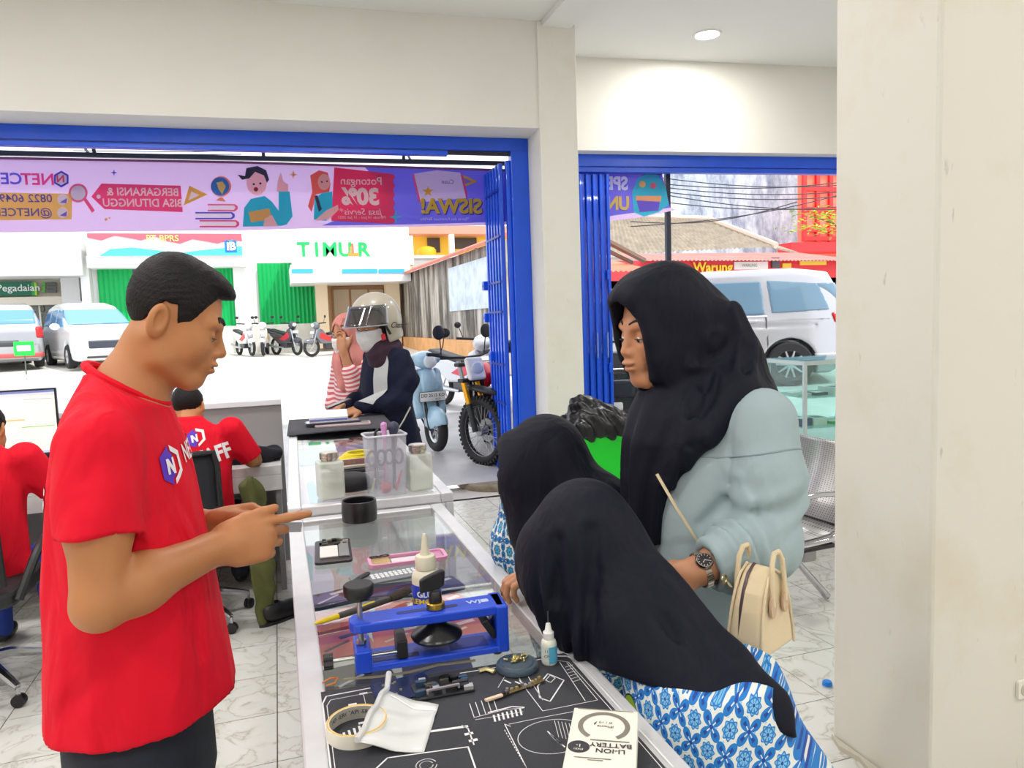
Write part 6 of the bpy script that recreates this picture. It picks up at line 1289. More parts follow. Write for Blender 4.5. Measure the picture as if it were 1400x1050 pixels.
# ------------------------------------------------------------------ dirt bike
def build_dirtbike():
    q = at(661, 626, 7.5); O = (q[0], q[1], gz(q[0], q[1])); t = thing('dirt_bike', 'red, black and white dirt bike with gold fork and knobbly tyres by the blue gate', 'motorcycle', O, R(-108))
    BK = M((26, 26, 30), rough=.5); WH = M((232, 232, 234), rough=.35); RD = M((216, 44, 70), rough=.35); GD = M((226, 160, 20), rough=.3, metal=.6); GREY = M((150, 150, 154), rough=.3, metal=.7)
    # local x forward; the front wheel sits at the origin
    def kwheel(c, r, w, yaw, nm='wheel'):
        e = bpy.data.objects.new('x', None); X = Matrix.Translation(c) @ Matrix.Rotation(yaw, 4, 'Z')
        b = MB(X); b.torus((0, 0, 0), r-w, w, 'y', 44, 12); o = b.build(nm, TYRE, t, True)
        b = MB(X)
        for k in range(44):
            for s in (-1, 0, 1):
                a = 2*math.pi*(k+.5*(s != 0))/44; rr = r+.006-(.014 if s else 0); b.box((rr*math.cos(a), s*w*.62, rr*math.sin(a)), (.026, .028, .026), (0, -a, 0))
        o2 = b.build('tread_knobs', TYRE, o); o2['kind'] = 'stuff'
        b = MB(X); b.lathe([(r-2*w+.004, -.02), (r-2*w+.014, -.024), (r-2*w+.014, .024), (r-2*w+.004, .02)], 40, (0, 0, 0), 'y', False); b.build('rim', RIM, o, True)
        b = MB(X)
        for k in range(28): a = 2*math.pi*k/28; b.tube([(.04*math.cos(a+.5*(-1)**k), .03*(-1)**k, .04*math.sin(a+.5*(-1)**k)), ((r-2*w)*math.cos(a), 0, (r-2*w)*math.sin(a))], .0025, 4, False)
        b.build('spokes', RIM, o)
        b = MB(X); b.lathe([(.045, -.05), (.05, -.045), (.05, .045), (.045, .05)], 16, (0, 0, 0), 'y'); b.build('hub', GREY, o, True)
        b = MB(X); b.lathe([(.06, .06), (.12, .06), (.12, .064), (.06, .064), (.06, .06)], 28, (0, 0, 0), 'y', False); b.build('brake_disc', GREY, o, True); return o
    st = R(42); kwheel((0, 0, .345), .345, .045, st); kwheel((-1.3, 0, .32), .32, .055, 0)
    X = Matrix.Rotation(st, 4, 'Z')
    for s in (-1, 1):
        b = MB(X); b.tube([(0, s*.09, .345), (-.09, s*.09, .62)], .032, 10); b.build('fork_guard', BK, t, True)
        b = MB(X); b.tube([(-.07, s*.09, .56), (-.17, s*.09, .84)], .027, 12); b.build('fork_leg', GD, t, True)
        b = MB(X); b.tube([(-.17, s*.09, .84), (-.24, s*.09, 1.06)], .024, 10); b.build('fork_tube', GREY, t, True)
    for z, x in ((.86, -.18), (1.02, -.23)):
        b = MB(X); b.box((x, 0, z), (.09, .25, .04)); b.build('triple_clamp', BK, t, bevel=.01)
    b = MB(X); b.tube([(-.3, -.4, 1.14), (-.25, -.2, 1.1), (-.23, 0, 1.09), (-.25, .2, 1.1), (-.3, .4, 1.14)], .014, 8); b.build('handlebar', BK, t, True)
    for s in (-1, 1):
        b = MB(X); b.tube([(-.29, s*.3, 1.135), (-.31, s*.43, 1.145)], .02, 8); b.build('handgrip', BK, t, True)
        b = MB(X); b.tube([(-.27, s*.28, 1.12), (-.26, s*.3, 1.3)], .006, 6); ms = b.build('mirror_stem', BK, t); b = MB(X); b.sphere((-.26, s*.31, 1.36), .075, 12, 8, (.2, 1, 1)); b.build('mirror', BK, t, True)
    def fend(p): q_ = p @ rotm('z', st); d = s_ell(q_, (.02, 0, .77), (.24, .07, .035), rotm('y', .12)); return d
    solid('front_fender', fend, (-.4, -.4, .65), (.45, .45, .9), .012, BK, t)
    def mask(p): q_ = p @ rotm('z', st); return s_box(q_, (-.08, 0, .98), (.03, .11, .12), .03, rotm('y', -.3))
    solid('headlight_mask', mask, (-.4, -.3, .8), (.25, .3, 1.2), .014, WH, t)
    b = MB(X); b.sphere((-.045, 0, .985), .075, 14, 8, (.35, 1.1, .9)); b.build('headlamp', M((206, 216, 226), rough=.1), t, True)
    def tank(p): d = s_ell(p, (-.48, 0, .88), (.24, .12, .14), rotm('y', .2)); return d
    solid('fuel_tank', tank, (-.8, -.2, .65), (-.15, .2, 1.1), .016, RD, t)
    for s in (-1, 1):
        b = MB(); b.prism([(-.2, .96), (-.3, .98), (-.62, .74), (-.5, .62), (-.3, .6), (-.2, .78)], s*.13-.015, s*.13+.015, 'y'); b.build('shroud', BK if s < 0 else RD, t, bevel=.012)
        b = MB(); b.prism([(-.26, .93), (-.3, .94), (-.5, .78), (-.45, .72)], s*.148-.003, s*.148+.003, 'y'); b.build('shroud_graphic', WH, t)
        b = MB(); b.prism([(-.75, .86), (-1.35, .98), (-1.4, .9), (-1.0, .62), (-.8, .62)], s*.12-.012, s*.12+.012, 'y'); b.build('side_panel', WH, t, bevel=.01)
        b = MB(); b.prism([(-.85, .82), (-1.2, .88), (-1.0, .68)], s*.134-.003, s*.134+.003, 'y'); b.build('side_graphic', BK, t)
        b = MB(); b.tube([(-.6, s*.1, .4), (-1.3, s*.08, .32)], .025, 8); b.build('swingarm', GREY, t, True)
        b = MB(); b.tube([(-.68, s*.1, .36), (-.68, s*.24, .35)], .018, 6); b.build('footpeg', GREY, t)
    b = MB(); b.prism([(-.55, .96), (-.7, .9), (-1.35, 1.0), (-1.4, .95), (-.8, .84), (-.5, .9)], -.1, .1, 'y'); b.build('seat', BK, t, bevel=.03)
    b = MB(); b.prism([(-1.2, .98), (-1.75, 1.02), (-1.75, .99), (-1.2, .92)], -.09, .09, 'y'); b.build('rear_fender', WH, t, bevel=.015)
    def eng(p): d = s_box(p, (-.6, 0, .42), (.16, .12, .13), .04); d = sm(d, s_cone(p, (-.5, 0, .5), (-.42, 0, .68), .1, .09), .03); return d+.008*np.sin(p[:, 2]*140)*(p[:, 2] > .5)
    solid('engine', eng, (-.85, -.2, .22), (-.25, .2, .82), .014, M((70, 70, 74), rough=.4, metal=.5), t)
    b = MB(); b.tube([(-.2, 0, .95), (-.3, 0, .5), (-.45, 0, .27), (-.75, 0, .27), (-.8, 0, .6), (-.75, 0, .85), (-.25, 0, .88)], .024, 8); b.build('frame_tube', BK, t, True)
    b = MB(); b.tube([(-.4, -.12, .6), (-.36, -.15, .4), (-.6, -.15, .32), (-1.0, -.16, .6), (-1.4, -.17, .8)], [.022, .022, .024, .045, .05], 10); b.build('exhaust', GREY, t, True)
    b = MB(); b.sphere((-.62, .13, .5), .05, 10, 8); b.build('green_cover', M((40, 190, 80), rough=.4), t, True)
    b = MB(); b.tube([(-.7, .12, .3), (-.66, .3, .0)], .012, 6); b.build('side_stand', BK, t)
build_dirtbike()

# ------------------------------------------------------------------ commuter motorbikes
def motorbike(loc, rz, label, c1, c2, scale=1.0):
    t = thing('motorbike', label, 'motorbike', loc, rz, 'parked commuter motorbikes', scale)
    BK = M((30, 30, 34), rough=.5); P1_ = M(c1, rough=.3, coat=.3); P2_ = M(c2, rough=.35)
    for x in (.6, -.6):
        b = MB(); b.torus((x, 0, .28), .235, .045, 'y', 28, 8); w = b.build('wheel', TYRE, t, True); b = MB()
        for k in range(6): a = math.pi*k/3; b.tube([(x, 0, .28), (x+.2*math.cos(a), 0, .28+.2*math.sin(a))], .012, 5)
        b.lathe([(.195, -.02), (.2, 0), (.195, .02)], 24, (x, 0, .28), 'y', False); b.build('rim', RIM, w)
    for s in (-1, 1):
        b = MB(); b.tube([(.6, s*.07, .28), (.42, s*.07, .8)], .022, 6); b.build('fork_leg', RIM, t)
        b = MB(); b.tube([(.36, s*.05, .98), (.28, s*.32, 1.0)], .018, 6); b.build('handlebar', BK, t)
        b = MB(); b.tube([(.3, s*.22, 1.0), (.28, s*.27, 1.14)], .006, 5); b.sphere((.28, s*.29, 1.18), .055, 8, 6, (.3, 1, .8)); b.build('mirror', BK, t)
    b = MB(); b.sphere((.62, 0, .46), .2, 14, 8, (1.2, .45, .45)); b.build('front_fender', P1_, t, True)
    b = MB(); b.sphere((.42, 0, .92), .13, 14, 8, (.9, 1, .9)); b.build('headlamp_cowl', P1_, t, True)
    b = MB(); b.sphere((.53, 0, .93), .07, 10, 8, (.5, 1, .8)); b.build('headlamp', M((220, 224, 228), rough=.1), t, True)
    b = MB(); b.prism([(.4, .85), (.5, .6), (.3, .38), (-.3, .36), (-.75, .62), (-.85, .78), (-.4, .72), (.1, .62), (.25, .8)], -.12, .12, 'y'); b.build('fairing', P1_, t, bevel=.04)
    b = MB(); b.prism([(.34, .72), (.4, .56), (.1, .45), (-.2, .5)], -.128, .128, 'y'); b.build('side_graphic', P2_, t, bevel=.01)
    b = MB(); b.prism([(.05, .7), (-.35, .76), (-.82, .84), (-.85, .78), (-.4, .68), (.05, .62)], -.11, .11, 'y'); b.build('saddle', BK, t, bevel=.03)
    b = MB(); b.box((-.02, 0, .32), (.36, .2, .18)); b.build('engine', M((80, 80, 84), rough=.4, metal=.5), t, bevel=.03)
    b = MB(); b.tube([(.0, -.12, .25), (-.5, -.15, .28), (-.85, -.16, .36)], [.02, .04, .045], 8); b.build('exhaust', RIM, t, True)
    b = MB(); b.prism(rrect(-.1, .1, -.04, .04, .005), .0, .006); o = b.build('number_plate', M((226, 228, 230), rough=.5), t); o.rotation_euler = (R(90), 0, R(90)); o.location = (.555, 0, .72)
for (px, py, d, rz, lb, c1, c2) in ((336, 482, 22.8, -70, 'red and white motorbike parked across the street, left of the row', (230, 228, 230), (206, 50, 60)), (363, 481, 22.8, -95, 'white and gold motorbike parked across the street, middle of the row', (232, 230, 226), (206, 170, 90)), (392, 480, 22.6, -60, 'dark motorbike with red side parked across the street, right of the row', (60, 60, 70), (196, 40, 60)), (450, 476, 22.0, -150, 'grey motorbike parked side-on before the brown entrance', (110, 112, 120), (206, 60, 60))):
    q = at(px, py, d); motorbike((q[0], q[1], gz(q[0], q[1])), R(rz), lb, c1, c2, 1.0)
q = at(638, 545, 11.2); motorbike((q[0], q[1], gz(q[0], q[1])), R(-70), 'white motorbike with red side parked between the scooter and the dirt bike', (214, 216, 220), (214, 60, 84), 1.08)

# ================================================================== people
SKIN_M = M((188, 126, 80), rough=.5, sub=.06, var=.06, vs_=14, bump=.06, bs=240)
SKIN_F = M((190, 132, 96), rough=.5, sub=.06, var=.05, vs_=14)
SKIN_K = M((196, 140, 104), rough=.5, sub=.06)
LIP_M = M((164, 88, 72), rough=.45); LIP_F = M((176, 92, 84), rough=.4)
HAIR = M((16, 13, 14), rough=.6, var=.5, vs_=120, bump=.5, bs=260, spec=.3)
BROW = M((36, 26, 24), rough=.8)
EYE_W = M((222, 214, 206), rough=.25); EYE_D = M((28, 18, 14), rough=.2)
RED = fabric((226, 12, 42), .8, .8, (7, 7, 2.6), .25, .045)
WHITE_PRINT = M((246, 240, 246), rough=.6); PURPLE_PRINT = M((92, 44, 196), rough=.6)
DENIM = M((28, 32, 46), rough=.8, var=.25, vs_=40, bump=.2, bs=600)
HIJAB = fabric((8, 11, 29), .7, .6, (9, 9, 3.5), .26)

def hx(p, c, rot): return (p-np.array(c, np.float32)) @ rot
def head_rot(pitch, yaw=0.0, roll=0.0):
    """head frame: x forward, y left, z up; pitch > 0 looks down, yaw > 0 turns left"""
    return rotm('z', yaw) @ rotm('y', pitch) @ rotm('x', roll)
def head_sdf(q, fem=0.0, ears=True):
    y = q.copy(); y[:, 1] = np.abs(y[:, 1])
    d = s_ell(q, (.004, 0, .03), (.083, .073, .082))
    d = sm(d, s_ell(q, (.034, 0, -.03), (.06, .06, .082)), .03)
    d = sm(d, s_chain(y, [(-.01, .052, -.045), (.015, .05, -.082), (.07, .018, -.112)], [.022, .021, .018], .02), .03)
    d = sm(d, s_ell(q, (.082, 0, -.106), (.019, .024, .019)), .022)
    d = sm(d, s_ell(y, (.058, .036, -.04), (.03, .026, .03)), .03)
    d = sm(d, s_cone(y, (.081, .045, .012), (.089, .014, .008), .009-.002*fem, .011-.003*fem), .02)
    d = smax(d, -s_ell(y, (.1, .032, -.012), (.016, .017, .011)), .014)
    d = sm(d, s_ell(y, (.0785, .032, -.013), (.0135, .0165, .012)), .006)
    d = sm(d, s_cone(q, (.091, 0, .0), (.113-.003*fem, 0, -.04), .007, .0105-.001*fem), .014)
    d = sm(d, s_ell(y, (.1, .0115, -.045), (.012, .0085, .008)), .008)
    d = sm(d, s_ell(q, (.089, 0, -.07), (.018, .03, .026)), .016)
    d = sm(d, s_ell(q, (.107, 0, -.066), (.0095, .021, .006)), .006)
    d = sm(d, s_ell(q, (.1035, 0, -.0795), (.0105, .018, .007)), .006)
    d = smax(d, -s_ell(q, (.113, 0, -.0722), (.011, .02, .0014)), .003)
    if ears:
        e = s_ell(y, (-.012, .079, -.016), (.019, .0095, .034), rotm('z', -.35))
        e = smax(e, -s_ell(y, (-.006, .089, -.012), (.012, .0105, .022), rotm('z', -.35)), .003)
        d = sm(d, e, .008)
    return d
def lip_index(V, c, rot, scale=1.0):
    q = hx(V, c, rot)/scale
    up = ((q[:, 1]/.024)**2+((q[:, 2]+.0665)/.0062)**2 < 1) & (q[:, 0] > .093)
    lo = ((q[:, 1]/.021)**2+((q[:, 2]+.0785)/.0078)**2 < 1) & (q[:, 0] > .09)
    return up | lo
def face_faces(V, F, c, rot, scale=1.0): return lip_index(V[F].mean(1), c, rot, scale).astype(int)
def face_bits(parent, c, rot, scale=1.0, lid=.35, fem=0.0):
    """eyebrows and eyes as children, in the frame of the head"""
    def T(v): return tuple(np.array(c)+(rot @ (np.array(v)*scale)))
    def skinx(y, z):
        xs_ = np.linspace(.13, .03, 120).astype(np.float32); d = head_sdf(np.stack([xs_, np.full(120, y, np.float32), np.full(120, z, np.float32)], 1), fem, False)
        i = np.argmax(d < 0); return float(xs_[i])
    for s in (-1, 1):
        b = MB(); k = 1.45-.45*fem; pts = [(0, s*(.046+.004*fem), .0165), (0, s*.038, .0225), (0, s*.026, .0225), (0, s*.013, .0165)]
        yy = np.linspace(0, 3, 9); pts = [(0, np.interp(j, range(4), [v[1] for v in pts]), np.interp(j, range(4), [v[2] for v in pts])) for j in yy]
        rad = [float(np.interp(j, range(4), [.0018, .0038, .0044, .0032]))*scale*k*(1-.2*fem) for j in yy]
        b.tube([T((skinx(v[1], v[2])-.0004, v[1], v[2])) for v in pts], rad, 8); b.build('eyebrow', BROW, parent, True)
        e = MB(); e.sphere((0, 0, 0), .0108*scale, 14, 10); me = e.mesh('eye'); o = link('eye', me, parent, EYE_W, True)
        o.location = T((.0826-.0012*(1-fem), s*.032, -.0165))
        i = MB(); i.lathe([(.0001, .0116*scale), (.0045*scale, .0112*scale), (.0052*scale, .0104*scale)], 14, axis='x'); io = i.build('iris', EYE_D, o, True)
        io.rotation_euler = Matrix(rot.tolist()).to_euler(); io.rotation_euler.y += .25
        l = MB(); l.tube([T((.0885, s*.047, -.0165)), T((.0945, s*.04, -.0165)), T((.0962, s*.032, -.0165)), T((.0945, s*.0225, -.0165))], .0011*scale, 6); l.build('eyelash', EYE_D, parent)
def s_hand(p, w, f, n, side=1, curl=(20, 35, 45, 55), thumb=(.75, .6, -.25), tcurl=25, sc=1.0, spread=.0):
    """w wrist, f finger direction, n out of the back of the hand, side=+1: thumb towards n x f"""
    f = np.array(f, float); f /= np.linalg.norm(f); n = np.array(n, float); n -= f*(n @ f); n /= np.linalg.norm(n); t = np.cross(n, f)*side
    q = ((p-np.array(w, np.float32)) @ np.stack([f, t, n], 1).astype(np.float32))/sc
    d = s_ell(q, (.05, 0, 0), (.056, .04, .0185))
    d = sm(d, s_box(q, (.055, -.001, 0), (.036, .038, .0125), .012), .012)
    d = sm(d, s_cone(q, (-.02, 0, 0), (.02, 0, 0), .027, .026), .02)
    d = sm(d, s_ell(q, (.035, .026, -.008), (.032, .018, .016)), .012)
    roots = [(.088, .0295, 0), (.093, .0095, .001), (.089, -.0105, 0), (.08, -.029, -.001)]; Ls = [(.042, .025, .019), (.046, .028, .02), (.043, .026, .02), (.033, .02, .018)]
    for k, (r0, L, c) in enumerate(zip(roots, Ls, curl)):
        pts = [np.array(r0)-np.array([.02, 0, 0])]; pts.append(np.array(r0)); a = 0; yaw = (1.5-k)*spread
        for j, l in enumerate(L):
            a += R(c)*(1.0, 1.05, .7)[j]; pts.append(pts[-1]+l*np.array([math.cos(a)*math.cos(yaw), math.sin(yaw)*math.cos(a), -math.sin(a)]))
        d = sm(d, s_chain(q, pts, [.0095, .0098, .0088, .008, .0068], .004), .006)
    v = np.array(thumb, float); v /= np.linalg.norm(v); v2 = v*math.cos(R(tcurl))+np.array([1, -.35, -.2])*math.sin(R(tcurl)); v2 /= np.linalg.norm(v2)
    b = np.array([.022, .03, -.006]); d = sm(d, s_chain(q, [b-.01*v, b+.035*v, b+.035*v+.032*v2, b+.035*v+.056*v2], [.0145, .0115, .0102, .008], .005), .008)
    return d*sc
def nails(parent, tips, mat):
    pass

def emblem(parent, tree, o, xd, yd, size, name='logo'):
    """hexagonal shield mark with an N: purple left half, white outline right half"""
    def P(poly):
        b = MB(); b.add([(x*size, y*size, 0) for x, y in poly], [tuple(range(len(poly)))]); return b.mesh(name)
    L = [(-.5, .3), (-.05, .55), (-.05, .38), (-.36, .2), (-.36, -.22), (-.05, -.4), (-.05, -.58), (-.5, -.32)]
    Rr = [(.05, .55), (.5, .3), (.5, -.28), (.05, -.58), (.05, -.42), (.36, -.2), (.36, .2), (.05, .38)]
    fill = [(-.36, .2), (-.05, .38), (.1, .3), (.1, -.3), (-.05, -.4), (-.36, -.22)]
    N = [(-.28, -.24), (-.28, .2), (-.16, .2), (.0, -.05), (.0, .2), (.1, .2), (.1, -.26), (.0, -.26), (-.16, .0), (-.16, -.24)]
    for i, (poly, m) in enumerate(((fill, PURPLE_PRINT), (L, PURPLE_PRINT), (Rr, WHITE_PRINT), (N, WHITE_PRINT))):
        wrap_text(name, P(poly), tree, o, xd, yd, m, parent, size*.5, off=.002+.0012*(i == 3))

# ------------------------------------------------------------------ man behind the counter in the red shirt
def build_man():
    O = (-.28, 1.50, 0); t = thing('person', 'man in red short-sleeved shirt standing behind the counter, looking down at his hands', 'person', O)
    hc = (.092, 0, 1.58); hr = head_rot(R(22), R(4)); HS = .94
    el_n, wr_n = (-.006, -.25, 1.132), (.155, -.105, 1.158)
    el_f, wr_f = (.0, .235, 1.13), (.13, .10, 1.15)
    def body(p):
        d = head_sdf(hx(p, hc, hr)/HS)*HS
        d = sm(d, s_chain(p, [(.058, 0, 1.525), (.02, 0, 1.45), (-.01, 0, 1.38)], [.053, .056, .075], .03), .025)
        d = sm(d, s_ell(p, (0, 0, 1.25), (.09, .16, .2)), .06)
        for s, el, wr in ((-1, el_n, wr_n), (1, el_f, wr_f)):
            a = s_chain(p, [(0, s*.175, 1.38), (-.004, s*.225, 1.25), el, ], [.05, .045, .041], .03)
            e = np.array(el); w = np.array(wr); m1 = e+(w-e)*.3+np.array((0, 0, .004))
            a = sm(a, s_chain(p, [e, m1, w], [.04, .044, .029], .03), .012)
            d = sm(d, a, .02)
        d = sm(d, s_hand(p, wr_n, (.97, .23, .03), (.05, -1, .28), 1, (4, 42, 56, 62), (.85, .32, .1), 20, 1.0), .012)
        d = sm(d, s_hand(p, wr_f, (.95, -.12, .12), (-.1, .8, .6), -1, (40, 48, 55, 60), (.9, .25, -.35), 25, 1.0), .012)
        return d
    V1, F1 = nets(body, (-.06, -.12, 1.36), (.23, .12, 1.73), .003)
    V2, F2 = nets(body, (-.09, -.33, 1.04), (.33, .02, 1.30), .0033)
    V3, F3 = nets(body, (-.09, .03, 1.04), (.33, .31, 1.30), .004)
    mi = face_faces(V1, F1, hc, hr, HS); q = hx(V1[F1].mean(1), hc, hr)/HS
    hl = np.interp(q[:, 0], [-.12, -.068, -.045, -.03, -.012, .012, .022, .032, .045, .06, .075, .12], [-.095, -.09, -.07, -.03, .022, .022, -.038, -.045, -.012, .025, .055, .07])
    mi[(q[:, 2] > hl) & ((q[:, 0] < -.034) | ((q[:, 0] > .014) & (q[:, 0] < .06))) & (mi == 0) & (q[:, 2] < .06)] = 2
    me = np_mesh('body', [(V1, F1, mi), (V2, F2, 0), (V3, F3, 0)]); link('body', me, t, [SKIN_M, LIP_M, M((112, 76, 52), rough=.7, var=.3, vs_=260)])
    face_bits(t, hc, hr, HS)
    def hair(p):
        q = hx(p, hc, hr)/HS; x, y, z = q[:, 0], np.abs(q[:, 1]), q[:, 2]
        n = .0006*np.sin(x*300-z*520+y*320)*np.sin(y*620+x*90)+.0005*np.sin(y*900+x*220-z*440)
        d = s_ell(q, (.003, 0, .032), (.09, .079, .09))
        d = sm(d, s_ell(q, (.066, 0, .088), (.042, .052, .02), rotm('y', .45)), .02)
        d = sm(d, s_ell(q, (-.012, 0, .06), (.062, .066, .062)), .02)
        hl = np.interp(x, [-.12, -.068, -.045, -.03, -.012, .012, .022, .032, .045, .06, .075, .12], [-.075, -.07, -.05, -.012, .022, .022, -.018, -.028, .0, .035, .062, .07])
        return smax(d, hl-z+.006*np.sin(x*300)*0, .012)+n
    solid('hair', hair, (-.06, -.12, 1.46), (.25, .12, 1.75), .0032, HAIR, t, 1)
    rows = [(.862, -.002, .0, .162, .205), (.9, -.002, 0, .158, .203), (1.0, -.003, 0, .15, .2), (1.1, -.004, 0, .143, .197), (1.2, -.004, 0, .13, .197), (1.29, -.005, 0, .118, .196), (1.36, -.006, 0, .104, .18), (1.415, -.005, 0, .086, .13), (1.45, .002, 0, .07, .088), (1.475, .008, 0, .062, .07)]
    def shirt(p):
        z = p[:, 2]
        def fold(th, z):
            w = np.clip((1.42-z)/.35, 0, 1)
            return 1+w*(.02*np.sin(3*th+9*z+.6)+.014*np.sin(5*th-13*z)+.012*np.sin(9*th+5*z)+.007*np.sin(15*th-9*z))
        d = s_loft(p, rows, fold)
        cr = np.zeros(len(p), np.float32)
        for s in (-1, 1):
            sh = s_chain(p, [(.0, s*.06, 1.43), (-.006, s*.175, 1.372)], [.052, .055], .03); d = sm(d, sh, .04)
            el = np.array(el_n if s < 0 else el_f); a = np.array((-.006, s*.188, 1.362)); b = a+(el-a)*.58
            sl = s_cone(p, a, b, .06, .067)
            ax = (b-a)/np.linalg.norm(b-a); u = (p-a.astype(np.float32)) @ ax.astype(np.float32); L = np.linalg.norm(b-a)
            sl = np.maximum(sl, u-L)+.0035*np.sin(u*42+p[:, 0]*60)*np.clip(u/L, 0, 1)
            d = sm(d, sl, .028)
            inner = np.maximum(s_cone(p, a+ax*.05, b+ax*.03, .046, .055), (L-.035)-u); d = np.maximum(d, -inner)
            hemline = np.exp(-((u-(L-.018))/.0022)**2)*(np.abs(s_cone(p, a, b, .06, .067)) < .01); cr = cr+.0012*hemline
        # diagonal pulls from the armpit and waist
        for (a, b, w, dp) in (((.08, -.2, 1.2), (.12, -.12, .98), .014, .007), ((.02, -.24, 1.05), (-.12, -.16, .9), .018, .006), ((.1, -.12, 1.3), (.135, -.03, 1.1), .012, .005), ((-.1, -.16, 1.3), (-.13, -.1, 1.0), .016, .006), ((-.02, -.22, 1.12), (.1, -.2, .93), .015, .005)):
            e = s_cone(p, a, b, .0, .0); cr = cr+dp*np.exp(-(e/w)**2)
        d = d+cr
        d = np.maximum(d, -np.maximum(s_loft(p, [(r[0], r[1], r[2], r[3]-.02, r[4]-.02) for r in rows]), p[:, 2]-.9))
        return smax(d, p[:, 2]+.62*p[:, 0]-1.462, .006)
    so = solid('shirt', shirt, (-.2, -.34, .84), (.22, .34, 1.56), .0065, RED, t)
    cb = MB(); ring = []
    for k in range(40):
        a = 2*math.pi*k/40; x, y = .012+.064*math.cos(a), .070*math.sin(a); ring.append((x, y, 1.462-.62*x+.001))
    cb.tube(ring+ring[:2], .0085, 8, False); cb.build('collar', RED, t, True)
    tree = bvh_of(so)
    fx = np.array((.52, .85, 0)); fx /= np.linalg.norm(fx)
    emblem(t, tree, (.098, -.108, 1.315), (.62, .78, .0), (.12, .0, 1), .06, 'chest_logo')
    wrap_text('chest_lettering', 'NETCELL', tree, (.135, .035, 1.322), (.3, .95, .0), (.2, 0, 1), WHITE_PRINT, t, .044, bold=.02, align='CENTER')
    wrap_text('back_lettering', 'STAFF', tree, (-.13, 0, 1.26), (0, -1, 0), (0, 0, 1), WHITE_PRINT, t, .075, bold=.03)
    def pants(p):
        w = s_loft(p, [(.7, -.01, 0, .128, .178), (.8, -.012, 0, .128, .178), (.97, -.012, 0, .125, .165)])
        for s in (-1, 1):
            w = sm(w, s_chain(p, [(-.01, s*.088, .82), (0, s*.095, .45), (-.015, s*.1, .05)], [.1, .078, .065], .03)+.003*np.sin(p[:, 2]*45+p[:, 0]*30), .03)
        w = w+.004*np.exp(-(s_cone(p, (-.1, -.17, .8), (.1, -.15, .72), 0, 0)/.008)**2)
        return w
    po = solid('trousers', pants, (-.19, -.24, .03), (.19, .24, .98), .008, DENIM, t)
    b = MB(); b.box((.0, -.196, .788), (.07, .012, .03)); b.build('pocket_patch', M((120, 126, 128), rough=.7, bump=.5, bs=300), t, bevel=.004)
    for s in (-1, 1):
        b = MB(); b.sphere((.035, s*.1, .04), .05, 16, 10, (2.5, .95, .8)); b.build('shoe', M((30, 30, 34), rough=.5), t, True)
    ph = MB(); ph.box((0, 0, 0), (.05, .004, .02), (0, .15, .2)); o = ph.build('phone_part', M((190, 190, 196), rough=.3, metal=.7), None, bevel=.001)
    o.location = (.0, 1.455, 1.166); tag(o, 'tiny metal phone part pinched in the fingers of the man in red', 'phone part')
    return t
build_man()

